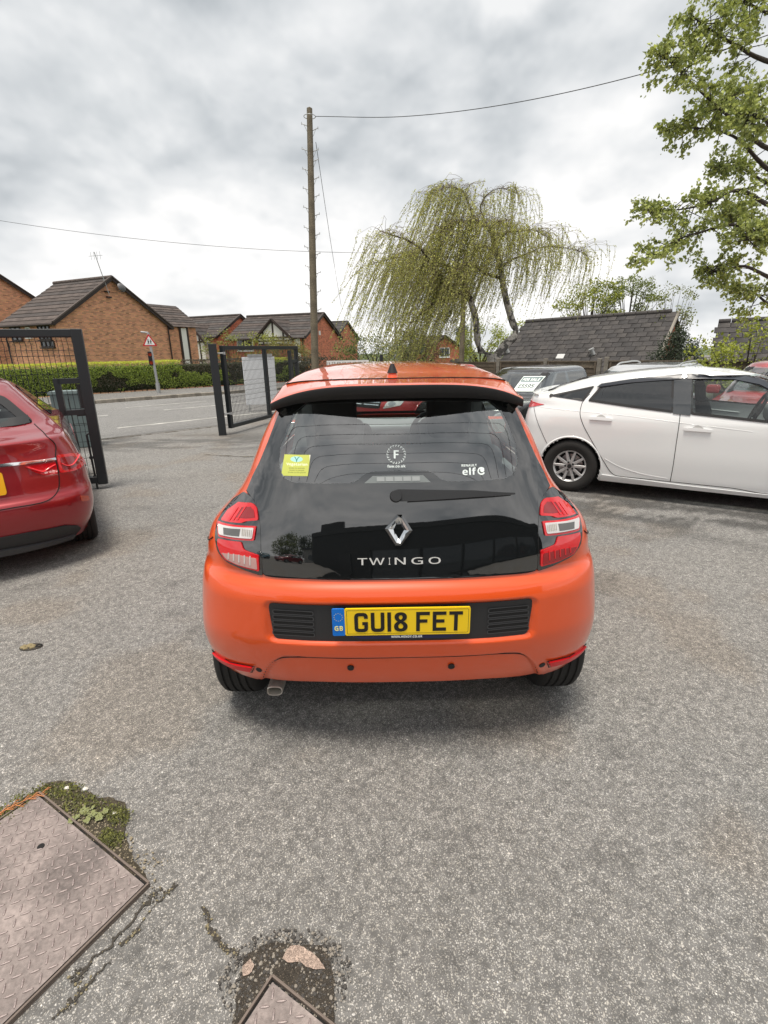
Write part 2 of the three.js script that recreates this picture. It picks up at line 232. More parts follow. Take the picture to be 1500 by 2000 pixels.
// ---------------------------------------------------------------- ground, road, pavement
const RA = [0.7413, -0.6711], RB = [-0.6711, -0.7413];               // along the road, and across it away from the yard
const roadS = (x, z) => x * RB[0] + z * RB[1], roadP = (s, t) => [s * RB[0] + t * RA[0], s * RB[1] + t * RA[1]];
const fenceQ = (x, z) => 0.62 * x - 0.78 * z;
function G(x, z) { // height of the ground
  const s = roadS(x, z), q = fenceQ(x, z), flat = sstep(11, 8, s);
  const yard = 0.48 * sstep(6.6, 11.5, -z) * sstep(0.2, 3.6, x) * flat;
  const behind = 1.7 * sstep(15.0, 19, q) * flat;
  return -yard - behind - 1.8 * sstep(23.6, 28, s);
}
function grid(xs, zs, y, color) {
  const pos = [], uv = [], col = [], idx = [], nx = xs.length;
  for (const z of zs) for (const x of xs) { pos.push(x, y(x, z), z); uv.push(x / 1.75, z / 1.75); if (color) col.push(...color(x, z)); }
  for (let j = 0; j < zs.length - 1; j++) for (let i = 0; i < nx - 1; i++) { const a = j * nx + i, b = a + nx; idx.push(a, b, a + 1, b, b + 1, a + 1); }
  const g = new THREE.BufferGeometry(); g.setAttribute('position', new THREE.Float32BufferAttribute(pos, 3)); g.setAttribute('uv', new THREE.Float32BufferAttribute(uv, 2)); if (color) g.setAttribute('color', new THREE.Float32BufferAttribute(col, 3)); g.setIndex(idx); g.computeVertexNormals(); return g;
}
const steps = (near0, near1, st, far) => { const out = []; for (let v = near0; v <= near1 + 1e-6; v += st) out.push(v); let d = st; for (let v = near1; v < far;) { d *= 1.22; v += d; out.push(v); } d = st; for (let v = near0; v > -far;) { d *= 1.22; v -= d; out.unshift(v); } return out; };
const tarmacMat = std(1, 1, 1, { map: TEX.tarmac, bumpMap: TEX.tarmacBump, bumpScale: 0.0022, roughness: 0.88 }); tarmacMat.vertexColors = true;
function tarmacColour(x, z) {
  const s = roadS(x, z);
  if (s > 23) return [0.55, 0.75, 0.3];
  let k = 1.46 + 0.18 * (fbm(x * 0.55, z * 0.55, 1, 4) - 0.5) + 0.08 * (fbm(x * 2.4 + 9, z * 2.4, 4, 4) - 0.5), w = 0.05 * (fbm(x * 0.8 + 3, z * 0.8, 9, 3) - 0.4);
  { const rs = sstep(0.56, 0.66, fbm(x * 1.7 + 31, z * 1.7, 15, 4)); k *= 1 - 0.06 * rs; w += 0.05 * rs; k *= 1 - 0.06 * sstep(0.58, 0.68, fbm(x * 0.9 + 50, z * 2.2, 21, 5)); k *= 1 - 0.2 * sstep(0.76, 0.80, fbm(x * 4.3 + 17, z * 4.3, 33, 2)); }
  // tar and oil stains, streaked along the row of parked cars
  const u = (x - 2.1) * 0.857 + (z + 5.4) * 0.515, v = (x - 2.1) * -0.515 + (z + 5.4) * 0.857;
  const st = fbm(u * 1.3, v * 6.5, 2, 5), band = sstep(-0.7, 0.1, v) * sstep(1.25, 0.45, v) * sstep(-0.6, 0.5, u);
  k *= 1 - 0.62 * band * sstep(0.46, 0.56, st);
  const st2 = fbm(x * 1.1 + 4, z * 5.2, 7, 5), band2 = sstep(-8.0, -8.8, z) * sstep(-10.6, -9.6, z) * sstep(-0.5, -1.6, x); // scuffed joint by the gateway
  k *= 1 - 0.42 * band2 * sstep(0.5, 0.58, st2);
  return [k * (1.005 + w), k, k * (0.985 - w)];
}
structure('yard_ground', grid(steps(-6.5, 6.5, 0.075, 420), steps(-9.5, 1.2, 0.075, 420), G, tarmacColour), tarmacMat, 'worn grey tarmac ground of the car yard');
function strip(s0, s1, t0, t1, n, m, y, color) { // a sheet in road coordinates
  const pos = [], uv = [], col = [], idx = [];
  for (let j = 0; j <= m; j++) for (let i = 0; i <= n; i++) { const s = lerp(s0, s1, j / m), t = lerp(t0, t1, i / n), [x, z] = roadP(s, t); pos.push(x, y, z); uv.push(t / 1.6, s / 1.6); if (color) col.push(...color(x, z, s, t)); }
  for (let j = 0; j < m; j++) for (let i = 0; i < n; i++) { const a = j * (n + 1) + i, b = a + n + 1; idx.push(a, a + 1, b, b, a + 1, b + 1); }
  const g = new THREE.BufferGeometry(); g.setAttribute('position', new THREE.Float32BufferAttribute(pos, 3)); g.setAttribute('uv', new THREE.Float32BufferAttribute(uv, 2)); if (color) g.setAttribute('color', new THREE.Float32BufferAttribute(col, 3)); g.setIndex(idx); g.computeVertexNormals(); return g;
}
const road = structure('road', strip(11.0, 19.12, -70, 110, 360, 24, 0.006, (x, z, s, t) => { const k = 1.5 + 0.3 * (fbm(t * 0.25, s * 1.4, 2, 4) - 0.5) + 0.25 * (fbm(t, s, 6, 3) - 0.5) - 0.2 * sstep(0.54, 0.6, fbm(t * 0.35 + 5, s * 0.8, 12, 4)); return [k * 0.98, k * 0.985, k * 0.99]; }), tarmacMat, 'grey tarmac road with white lane lines running past the yard');
for (const [s, t0, t1, w] of [[12.3, 3.05, 30, 0.15], [15.2, 1.4, 3.6, 0.11], [15.22, 5.1, 12.4, 0.11], [15.2, 15, 21, 0.11], [16.93, 4.55, 7.15, 0.11], [16.95, 10.2, 13.2, 0.11], [12.32, -14, 0.4, 0.15], [15.2, -6.5, -1.2, 0.11]]) {
  const n = Math.ceil((t1 - t0) * 6); obj('lane_line', strip(s - w / 2, s + w / 2, t0, t1, n, 1, 0.011), M.roadPaint, road);
}
const pave = structure('pavement', strip(19.28, 22.3, -70, 110, 300, 8, 0.115, (x, z, s, t) => { const k = 1.2 + 0.35 * (fbm(t * 0.4, s * 1.2, 4, 4) - 0.5); return [k, k * 0.985, k * 0.97]; }), tarmacMat, 'grey tarmac footway between the kerb and the clipped hedge');
for (let i = 0; i < 42; i++) { // kerb stones, each its own
  const t = -4 + i * 0.915, [x, z] = roadP(19.2, t + 0.455), g = uvMetres(new RoundedBoxGeometry(0.9, 0.25, 0.15, 1, 0.018)); g.rotateY(Math.atan2(-RA[1], RA[0])); g.rotateX(rr(-0.012, 0.012)); g.translate(x, 0.0 + rr(-0.006, 0.006), z);
  obj('kerb_stone', g, M.kerb, pave);
}
obj('kerb_run', [uvMetres(beam([...[roadP(19.2, -70)[0], 0, roadP(19.2, -70)[1]]], [roadP(19.2, -4.02)[0], 0, roadP(19.2, -4.02)[1]], 0.15, 0.25)), uvMetres(beam([roadP(19.2, 34.45)[0], 0, roadP(19.2, 34.45)[1]], [roadP(19.2, 110)[0], 0, roadP(19.2, 110)[1]], 0.15, 0.25))], M.kerb, pave);

// ---------------------------------------------------------------- foliage
// leaves: shape is a flat blade folded along its midrib; each gets a place, a turn, a size and a shade of its own
const bladeTris = { // [x, y] outline fans; y runs along the leaf
  oval: [[0, 0], [0.28, 0.3], [0.3, 0.62], [0, 1], [-0.3, 0.62], [-0.28, 0.3]],
  lobed: [[0, 0], [0.18, 0.14], [0.46, 0.2], [0.26, 0.36], [0.5, 0.56], [0.24, 0.62], [0.22, 0.84], [0, 1], [-0.22, 0.84], [-0.24, 0.62], [-0.5, 0.56], [-0.26, 0.36], [-0.46, 0.2], [-0.18, 0.14]],
  diamond: [[0, 0], [0.32, 0.45], [0, 1], [-0.32, 0.45]],
};
class Leaves {
  constructor(shape = 'oval') { this.P = bladeTris[shape]; this.pos = []; this.col = []; this.nor = []; }
  add(p, dir, up, size, c) {
    const y = dir.clone().normalize(), x = y.clone().cross(up).normalize(), n = x.clone().cross(y).normalize(), P = this.P;
    const at = (q, k) => [p.x + (x.x * q[0] + y.x * q[1] + n.x * Math.abs(q[0]) * k) * size, p.y + (x.y * q[0] + y.y * q[1] + n.y * Math.abs(q[0]) * k) * size, p.z + (x.z * q[0] + y.z * q[1] + n.z * Math.abs(q[0]) * k) * size];
    for (let i = 1; i < P.length - 1; i++) { this.pos.push(...at(P[0], 0.35), ...at(P[i], 0.35), ...at(P[i + 1], 0.35)); for (let k = 0; k < 3; k++) this.col.push(...c); }
  }
  geo() { const g = new THREE.BufferGeometry(); g.setAttribute('position', new THREE.Float32BufferAttribute(this.pos, 3)); g.setAttribute('color', new THREE.Float32BufferAttribute(this.col, 3)); g.setAttribute('uv', new THREE.Float32BufferAttribute(new Float32Array(this.pos.length / 3 * 2), 2)); g.computeVertexNormals(); return g; }
  get n() { return this.pos.length / 9 / (this.P.length - 2); }
}
const rdir = (r = rnd) => { const z = 2 * r() - 1, a = r() * 6.2832, q = Math.sqrt(1 - z * z); return V(q * Math.cos(a), z, q * Math.sin(a)); };
const shadeOf = (base, alt, r = rnd) => { const t = r(), k = 0.75 + 0.5 * r(); return [lerp(base[0], alt[0], t) * k, lerp(base[1], alt[1], t) * k, lerp(base[2], alt[2], t) * k]; };
const leafWhite = leafMat(1, 1, 1, { roughness: 0.95 });
function bushy(o, { at, radii, clumps, per, size, base, alt, shape = 'diamond', trunk = 0.08, trunkTop = 0.5, spread = 0.32, up = 0.35 }) { // a tree or shrub: trunk, limbs to each clump, leaves round the clumps
  const [ax, ay, az] = at, [rx, ry, rz] = radii, L = new Leaves(shape), limbs = [], C = V(ax, ay, az), foot = V(o.position.x, o.position.y, o.position.z);
  for (let i = 0; i < clumps; i++) {
    const d = rdir(), k = Math.cbrt(rr(0.12, 1)), c = V(d.x * rx * k, d.y * ry * k, d.z * rz * k).add(C).sub(foot), cs = rr(0.6, 1.25) * spread;
    limbs.push(taper([V(0, (c.y) * 0.25, 0), V(c.x * 0.45, c.y * 0.62, c.z * 0.45), c], [trunk * 0.4, trunk * 0.22, trunk * 0.06], 5));
    for (let j = 0; j < per; j++) { const e = rdir(), q = Math.cbrt(rnd()) * cs, p = V(c.x + e.x * q * rx, c.y + e.y * q * ry * 0.8, c.z + e.z * q * rz), dd = rdir(); dd.y += up * (rnd() - 0.3); L.add(p, dd, rdir(), size * rr(0.6, 1.3), shadeOf(base, alt)); }
  }
  obj('trunk', [taper([V(0, -0.1, 0), V((ax - foot.x) * 0.3, (ay - foot.y) * 0.35, (az - foot.z) * 0.3), V(ax - foot.x, (ay - foot.y) * (0.5 + trunkTop), az - foot.z)], [trunk, trunk * 0.7, trunk * 0.2], 8), ...limbs], M.bark, o);
  obj('crown', L.geo(), leafWhite, o);
}
{ // the clipped hedge
  const h = thing('privet_hedge', 'long clipped green privet hedge along the footway', 'hedge', [0, 0, 0]); const L = new Leaves('diamond'), r = mulberry(31), N = 52000;
  for (let i = 0; i < N; i++) {
    const t = lerp(-4.5, 15.2, r()), face = r(); let s, y, n;
    const wob = 0.10 * (fbm(t * 1.3, 2, 0, 3) - 0.5), top = 1.26 + 0.05 * (fbm(t * 2.1, 5, 1, 3) - 0.5);
    const thin = fbm(t * 0.8, 7, 3, 3);
    if (face < 0.24) { s = lerp(22.42, 23.5, r()); y = top + 0.035 * (r() - 0.5); n = V(0, 1, 0); }
    else { s = 22.38 + wob + 0.34 * r() * r(); y = 0.14 + (top - 0.14) * Math.pow(r(), 0.85); if (y < 0.36 && r() < 0.45) continue; n = V(-RB[0], 0.3, -RB[1]); }
    const dead = fbm(t * 0.55, y * 0.9, 11, 4) > 0.6 ? 1 : 0; if (dead && r() < 0.62) continue;
    if (thin > 0.62 && r() < 0.35) continue;
    const [x, z] = roadP(s, t), d = rdir(r).addScaledVector(n, 0.9), tip = y > top - 0.05;
    const c = dead ? [0.10 * rr(0.7, 1.2), 0.075, 0.045] : tip ? [0.58, 0.60, 0.07] : shadeOf([0.19, 0.28, 0.045], [0.50, 0.60, 0.09], r);
    L.add(V(x, y, z), d, rdir(r), 0.055 * (0.7 + 0.7 * r()), c);
  }
  obj('foliage', L.geo(), leafWhite, h); const st = []; for (let t = -4.4; t < 15; t += 0.23) { const [x, z] = roadP(22.75 + rr(-0.2, 0.2), t + rr(-0.08, 0.08)), q = roadP(22.8 + rr(-0.25, 0.3), t + rr(-0.25, 0.25)); st.push(rod([x, 0, z], [q[0], rr(0.7, 1.1), q[1]], rr(0.012, 0.03), 0.008, 5)); }
  obj('stems', st, M.bark, h);
  const core = []; for (let i = 0; i < 40; i++) { const [x, z] = roadP(23.0, -4.3 + i * 0.49); core.push(rbox(0.6, rr(0.98, 1.02), 0.55, 0.1, x, 0.62, z, 0, 0.735)); } obj('dark_core', core, std(0.022, 0.03, 0.010, { roughness: 1 }), h);  // solid dark blocks fill the hedge behind its leaves
}

// ---------------------------------------------------------------- houses across the road
function tileRows(o, A, B, C, n, mat, lip = 0.035, name = 'tile_course') { // A-B is the eave, C the ridge point above A; courses stepped like real tiling
  const up = C.clone().sub(A), al = B.clone().sub(A), nn = al.clone().cross(up).normalize(); if (nn.y < 0) nn.negate();
  for (let i = 0; i < n; i++) {
    const p0 = A.clone().addScaledVector(up, i / n), p1 = A.clone().addScaledVector(up, (i + 1) / n + 0.012), q0 = p0.clone().add(al), q1 = p1.clone().add(al);
    const a = p0.clone().addScaledVector(nn, lip), b = q0.clone().addScaledVector(nn, lip), c = q1.clone().addScaledVector(nn, 0.004), d = p1.clone().addScaledVector(nn, 0.004);
    const pos = [], tri = (...v) => v.forEach(w => pos.push(w.x, w.y, w.z)); tri(a, b, c, a, c, d, p0, q0, b, p0, b, a, p0, a, d, p0, d, p1, q0, c, b, q0, q1, c);
    const g = new THREE.BufferGeometry(); g.setAttribute('position', new THREE.Float32BufferAttribute(pos, 3)); g.computeVertexNormals(); obj(name, uvMetres(g, 0.45, i * 0.37), mat[i % mat.length], o);
  }
}
function house(name, label, { c1, g, w, len, base, eave, apex, brick = M.brick, tiles = [M.tile, M.tileB, M.tileC], rows = 13, over = 0.28 }) {
  const o = thing(name, label, 'house', [c1[0], base, c1[1]], Math.atan2(-g[1], g[0]), 'brick houses across the road'); // local x along the gable, local z away from the ridge's far end
  const e = eave - base, a = apex - base, sh = new THREE.Shape([[0, 0], [w, 0], [w, e], [w / 2, a], [0, e]].map(p => new THREE.Vector2(...p)));
  const body = new THREE.ExtrudeGeometry(sh, { depth: len, bevelEnabled: false }); body.translate(0, 0, -len); obj('wall', uvMetres(body), brick, o);
  const dy = (a - e) / (w / 2) * over, lift = 0.05;
  tileRows(o, V(-over, e - dy + lift, 0.18), V(-over, e - dy + lift, -len - 0.18), V(w / 2, a + lift, 0.18), rows, tiles);
  tileRows(o, V(w + over, e - dy + lift, 0.18), V(w + over, e - dy + lift, -len - 0.18), V(w / 2, a + lift, 0.18), rows, tiles);
  obj('ridge_tiles', [...Array(Math.ceil(len / 0.45) + 1)].map((_, i) => place(new THREE.CylinderGeometry(0.12, 0.12, 0.43, 8, 1), w / 2, a + lift + 0.02, 0.0 - i * 0.45, Math.PI / 2)), tiles[1], o);
  for (const s of [0, 1]) { const x0 = s ? w + over : -over; obj('verge', [beam([x0, e - dy + 0.01, 0.2], [w / 2, a + 0.01, 0.2], 0.05, 0.2)], M.darkTrim, o); obj('verge_cap', [beam([x0, e - dy + 0.13, 0.2], [w / 2, a + 0.13, 0.2], 0.16, 0.07)], tiles[1], o); }
  for (const s of [0, 1]) { const x0 = s ? w + over + 0.05 : -over - 0.05; obj('gutter', rod([x0, e - dy, 0.2], [x0, e - dy, -len - 0.2], 0.06, 0.06, 8), M.darkTrim, o); }
  return o;
}
function houseWindow(o, plane, u, y, w, h, panes = 2, frame = M.darkTrim) { // plane: 'left' (x = 0 side) or 'gable' (z = 0 side)
  const win = new THREE.Group(); win.name = 'window'; o.add(win); win.position.set(...(plane === 'left' ? [-0.02, y, -u] : [u, y, 0.02])); if (plane === 'left') win.rotation.y = -Math.PI / 2;
  obj('frame', [box(w, 0.07, 0.08, 0, 0, 0), box(w, 0.07, 0.08, 0, h, 0), ...[...Array(panes + 1)].map((_, i) => box(0.07, h, 0.08, -w / 2 + w * i / panes, h / 2, 0))], frame, win);
  for (let i = 0; i < panes; i++) obj('pane', box(w / panes - 0.08, h - 0.06, 0.02, -w / 2 + w * (i + 0.5) / panes, h / 2, -0.01), M.houseGlass, win);
  obj('sill', box(w + 0.14, 0.06, 0.16, 0, -0.06, 0.04), frame, win);
}
const H2 = house('brick_house', 'near orange brick house with its plain gable end towards the road and an aerial', { c1: [-17.9, -29.04], g: [0.42, -0.907], w: 7.75, len: 4.9, base: -1.8, eave: 3.38, apex: 5.9, rows: 12 });
houseWindow(H2, 'left', 1.1, 4.25, 1.0, 0.75, 3); houseWindow(H2, 'left', 3.7, 4.25, 0.9, 0.75, 2); houseWindow(H2, 'left', 1.0, 3.85, 1.1, 0.3, 3); houseWindow(H2, 'left', 2.5, 4.4, 0.35, 0.5, 1, M.whiteFrame);
obj('downpipe', rod([7.72, 0, 0.08], [7.72, 5.1, 0.08], 0.045), M.darkTrim, H2); obj('downpipe', rod([-0.1, 4.7, -4.6], [-0.1, 0, -4.6], 0.045), M.darkTrim, H2);
{ const a = 7.7 / 2; obj('aerial_mast', [rod([a - 0.35, 6.75, 0.22], [a - 0.85, 9.0, 0.22], 0.022), beam([a - 1.25, 8.72, 0.22], [a - 0.35, 8.9, 0.22], 0.02, 0.02), ...[-0.3, -0.1, 0.1, 0.3].map(k => rod([a - 0.8 + k, 8.6 + k * 0.2, 0.22], [a - 0.8 + k, 9.02 + k * 0.2, 0.22], 0.009))], M.galv, H2); obj('aerial_bracket', box(0.3, 0.08, 0.12, a - 0.35, 6.95, 0.1), M.darkTrim, H2); obj('aerial_bracket', box(0.3, 0.08, 0.12, a - 0.3, 6.65, 0.1), M.darkTrim, H2); obj('satellite_dish', [place(new THREE.SphereGeometry(0.34, 16, 8, 0, 6.2832, 0, 0.9), a + 0.35, 7.15, 0.32, 1.2, 0, 0), rod([a + 0.35, 7.1, 0.05], [a + 0.35, 7.1, 0.4], 0.025), rod([a + 0.3, 7.0, 0.3], [a + 0.3, 6.95, 0.75], 0.015)], std(0.09, 0.09, 0.095, { roughness: 0.5 }), H2); }
{ // lower wing with a framed white panel
  const w2 = 3.1; const sh = new THREE.Shape([[0, 0], [w2, 0], [w2, 5.2], [0, 5.2]].map(p => new THREE.Vector2(...p))); const b = new THREE.ExtrudeGeometry(sh, { depth: 2.6, bevelEnabled: false }); b.translate(7.85, 0, -3.2); obj('wing_wall', uvMetres(b), M.brick, H2);
  tileRows(H2, V(7.7, 5.15, 0.0 - 0.35), V(7.7 + w2 + 0.5, 5.15, -0.35), V(7.7, 6.75, -2.6), 9, [M.tile, M.tileB, M.tileC]);
  obj('wing_panel', box(0.5, 3.6, 0.05, 9.7, 3.3, -0.57), M.render, H2); obj('wing_post', [box(0.16, 3.7, 0.08, 9.36, 3.3, -0.56), box(0.16, 3.7, 0.08, 10.04, 3.3, -0.56)], M.darkTrim, H2);
}
const H1 = house('brick_house', 'orange brick house at the left edge behind the near gable house', { c1: [-27.4, -33.2], g: [0.42, -0.907], w: 7.4, len: 9, base: -1.4, eave: 4.45, apex: 6.75, rows: 12 });
const H3 = house('brick_house', 'timbered house with white gables half hidden by a young tree', { c1: [-14.4, -46.0], g: [0.42, -0.907], w: 6.2, len: 8.5, base: -1.9, eave: 3.0, apex: 4.75, brick: M.redBrick, tiles: [M.slateB, M.tileC, M.tile], rows: 9 });
const H4 = house('brick_house', 'red brick house with a white timbered gablet beside the wooden pole', { c1: [-6.1, -41.6], g: [0.34, -0.94], w: 6.6, len: 7.2, base: -1.9, eave: 2.72, apex: 4.5, brick: M.redBrick, tiles: [M.slateB, M.tileC, M.tile], rows: 9 });
function gablet(o, z, w, y0, rise, depth, low) { // a small white gable with dark timbers on the left-hand slope, its face towards the eave
  const gl = new THREE.Group(); gl.name = 'gablet'; o.add(gl); gl.position.set(-depth, y0, z); gl.rotation.y = -Math.PI / 2;
  const sh = new THREE.Shape([[-w / 2, -low], [w / 2, -low], [w / 2, 0], [0, rise], [-w / 2, 0]].map(p => new THREE.Vector2(...p))), g = new THREE.ExtrudeGeometry(sh, { depth: depth + 2.5, bevelEnabled: false }); g.translate(0, 0, -depth - 2.5); obj('panel', uvMetres(g), M.render, gl);
  for (const x of [-0.32, 0, 0.32].map(k => k * w)) obj('timber', box(0.12, low + rise * (1 - Math.abs(x) / (w / 2)) - 0.02, 0.06, x, (rise * (1 - Math.abs(x) / (w / 2)) - low) / 2, 0.03), M.darkTrim, gl);
  for (const y of [0, -low * 0.5, -low]) obj('timber', box(w, 0.13, 0.06, 0, y, 0.035), M.darkTrim, gl);
  for (const s of [-1, 1]) { obj('verge', beam([s * (w / 2 + 0.25), -rise * 0.5 / w * 1.0 * 0.5, 0.1], [0, rise + 0.1, 0.1], 0.1, 0.22), M.darkTrim, gl); const A = V(s * (w / 2 + 0.22), -rise * 0.22, 0.2), B = V(s * (w / 2 + 0.22), -rise * 0.22, -depth - 2.4), C = V(0, rise + 0.14, 0.2); tileRows(gl, A, B, C, 6, [M.slateB, M.tileC, M.tile], 0.03, 'tile_course'); }
  if (low > 1) { obj('pane', box(w * 0.28, low * 0.42, 0.03, -w * 0.16, -low * 0.26, 0.05), M.houseGlass, gl); }
}
gablet(H4, -2.6, 2.9, 4.55, 1.25, 0.4, 0.5); gablet(H3, -2.2, 2.7, 4.4, 1.3, 0.8, 3.2); gablet(H3, -6.2, 2.0, 4.2, 0.9, 0.6, 2.4);
houseWindow(H4, 'left', 5.6, 3.6, 1.5, 0.9, 2, M.whiteFrame); obj('wing_panel', box(0.06, 2.6, 0.5, -0.05, 3.1, -0.65), M.render, H4); obj('alarm_box', box(0.22, 0.34, 0.08, 2.6, 4.9, 0.05), M.whiteFrame, H4); obj('downpipe', rod([-0.06, 0, -0.15], [-0.06, 4.5, -0.15], 0.05), M.darkTrim, H4);
const H5 = house('brick_house', 'distant brick house with a pale window seen through the weeping birch', { c1: [4.4, -53.5], g: [0.96, -0.28], w: 4.6, len: 7, base: -2.5, eave: 1.35, apex: 2.75, brick: M.redBrick, tiles: [M.slateB, M.tileC], rows: 7 });
houseWindow(H5, 'gable', 2.3, 3.25, 1.1, 0.9, 2, M.whiteFrame); houseWindow(H5, 'gable', 2.3, 1.2, 1.1, 0.8, 2, M.whiteFrame);
const H6 = house('brick_house', 'grey roofed house far behind the trailing birch twigs', { c1: [-5.6, -64], g: [0.34, -0.94], w: 7, len: 8.6, base: -2.2, eave: 3.0, apex: 5.0, brick: M.redBrick, tiles: [M.slate, M.slateB], rows: 8 });

// ---------------------------------------------------------------- the low building beyond the fence: tiles one by one
function tiledRoof(name, label, { r0, r1, down, drop, cols, rows, singles, mats, edge }) { // r0-r1 the ridge; down: horizontal vector from ridge to eave
  const o = thing(name, label, 'building', [r0[0], G(r0[0], r0[2]), r0[2]], 0, 'low tiled buildings beyond the fence'); const O = V(r0[0], G(r0[0], r0[2]), r0[2]);
  const A = V(...r0).sub(O), B = V(...r1).sub(O), D = V(down[0], -drop, down[1]), al = B.clone().sub(A), nn = al.clone().cross(D).normalize(); if (nn.y < 0) nn.negate();
  const tw = al.length() / cols, th = D.length() / rows, ex = al.clone().normalize(), ey = D.clone().normalize(); const m4 = new THREE.Matrix4().makeBasis(ex, nn, ey);
  const tg = [0, 1].map(k => { const g = uvMetres(new RoundedBoxGeometry(tw * (k ? 0.955 : 0.975), 0.022, th * 1.18, 1, 0.006), 0.5, k * 0.41); g.rotateX(-0.045); return g; }), rest = [], dark = std(0.02, 0.02, 0.02, { roughness: 1 });
  let n = 0; const r = mulberry(cols * 7 + rows);
  for (let j = 0; j < rows; j++) for (let i = 0; i < cols + (j & 1); i++) {
    const f = i + (j & 1 ? 0 : 0.5); if (f > cols) continue; const c = A.clone().addScaledVector(ex, clamp(f, 0.24, cols - 0.24) * tw).addScaledVector(D, (j + 0.55) / rows).addScaledVector(nn, 0.05 + 0.008 * r());
    const mm = m4.clone().setPosition(c); mm.multiply(new THREE.Matrix4().makeRotationY((r() - 0.5) * 0.02));
    if (j < singles && n < 300) { const me = new THREE.Mesh(tg[Math.floor(r() * 2)], mats[Math.floor(r() * mats.length)]); me.name = 'roof_tile'; me.castShadow = me.receiveShadow = true; me.applyMatrix4(mm); o.add(me); n++; }
    else rest.push(tg[0].clone().applyMatrix4(mm));
  }
  if (rest.length) tag(obj('roof_tiles_below', rest, mats[0], o), null, null, null, 'stuff');
  const E0 = A.clone().add(D), E1 = B.clone().add(D), dn = nn.clone().multiplyScalar(-0.02); const pos = []; const tri = (...v) => v.forEach(w => pos.push(w.x, w.y, w.z)); const a = A.clone().add(dn), b = B.clone().add(dn), c = E1.clone().add(dn), d = E0.clone().add(dn); tri(a, c, b, a, d, c);
  const und = new THREE.BufferGeometry(); und.setAttribute('position', new THREE.Float32BufferAttribute(pos, 3)); und.computeVertexNormals(); obj('underlay', und, dark, o);
  // back slope, walls
  const bk = V(-down[0], -drop, -down[1]); { const p2 = []; const t2 = (...v) => v.forEach(w => p2.push(w.x, w.y, w.z)); t2(A, B, B.clone().add(bk), A, B.clone().add(bk), A.clone().add(bk)); const g = new THREE.BufferGeometry(); g.setAttribute('position', new THREE.Float32BufferAttribute(p2, 3)); g.computeVertexNormals(); obj('back_slope', uvMetres(g), mats[0], o); }
  const wallShape = (P, f) => { const p2 = []; const t2 = (...v) => v.forEach(w => p2.push(w.x, w.y, w.z)); const l = P.clone().addScaledVector(D, 0.98), q = P.clone().addScaledVector(bk, 0.98), g0 = l.clone().setY(-2), h0 = q.clone().setY(-2); t2(P, l, q, l, g0, h0, l, h0, q); const g = new THREE.BufferGeometry(); g.setAttribute('position', new THREE.Float32BufferAttribute(p2, 3)); g.computeVertexNormals(); return uvMetres(g); };
  obj('gable_wall', wallShape(B.clone().addScaledVector(ex, -0.12).addScaledVector(V(0, 1, 0), -0.12)), M.redBrick, o); obj('gable_wall', wallShape(A.clone().addScaledVector(ex, 0.12).addScaledVector(V(0, 1, 0), -0.12)), M.redBrick, o);
  const fw = []; const f3 = (...v) => v.forEach(w => fw.push(w.x, w.y, w.z)); const w0 = A.clone().addScaledVector(D, 0.94), w1 = B.clone().addScaledVector(D, 0.94); f3(w0, w1, w1.clone().setY(-2), w0, w1.clone().setY(-2), w0.clone().setY(-2)); const fg = new THREE.BufferGeometry(); fg.setAttribute('position', new THREE.Float32BufferAttribute(fw, 3)); fg.computeVertexNormals(); obj('wall', uvMetres(fg), M.redBrick, o);
  obj('ridge_tiles', [...Array(Math.floor(al.length() / 0.42))].map((_, i) => { const g = new THREE.CylinderGeometry(0.10, 0.10, 0.4, 8); g.rotateZ(Math.PI / 2); g.applyMatrix4(new THREE.Matrix4().makeBasis(ex, V(0, 1, 0), ex.clone().cross(V(0, 1, 0)))); return g.translate(...A.clone().addScaledVector(ex, 0.2 + i * 0.42).addScaledVector(V(0, 1, 0), 0.06).toArray()); }), mats[1], o);
  obj('verge_trim', [beam(B.clone().addScaledVector(ex, 0.04).addScaledVector(nn, 0.04).toArray(), B.clone().add(D).addScaledVector(ex, 0.04).addScaledVector(nn, 0.04).toArray(), 0.09, 0.09)], M.concrete, o);
  return { o, A, D, ex, nn, al };
}
const roofA = tiledRoof('tiled_building', 'low building with one long dark tiled roof slope above the timber fence', { r0: [6.6, 2.62, -23.9], r1: [11.3, 2.74, -20.05], down: [-2.35, 2.87], drop: 2.55, cols: 17, rows: 15, singles: 11, mats: [M.slate, M.slateB, M.slateC] });
{ const { o, A, D, ex, nn, al } = roofA; const at = (u, v) => A.clone().addScaledVector(al, u).addScaledVector(D, v).addScaledVector(nn, 0.1); for (const [u, v] of [[0.62, 0.585], [0.02, 0.52]]) { const p = at(u, v); obj('roof_vent', [place(new THREE.CylinderGeometry(0.075, 0.085, 0.2, 12), p.x, p.y + 0.08, p.z, 0, 0, 0.5), place(new THREE.CylinderGeometry(0.1, 0.1, 0.05, 12), p.x - 0.06, p.y + 0.19, p.z, 0, 0, 0.5)], M.galv, o); } const p = at(0.42, 0.59); obj('vent_tile', box(0.3, 0.04, 0.26, p.x, p.y - 0.03, p.z, 0.7, -0.68, 0), M.galv, o); }
tiledRoof('tiled_building', 'second tiled roof behind the conifer at the right edge', { r0: [13.2, 2.35, -20.5], r1: [19.5, 2.5, -16.6], down: [-1.8, 2.9], drop: 2.5, cols: 18, rows: 13, singles: 9, mats: [M.slateB, M.slate, M.slateC] });

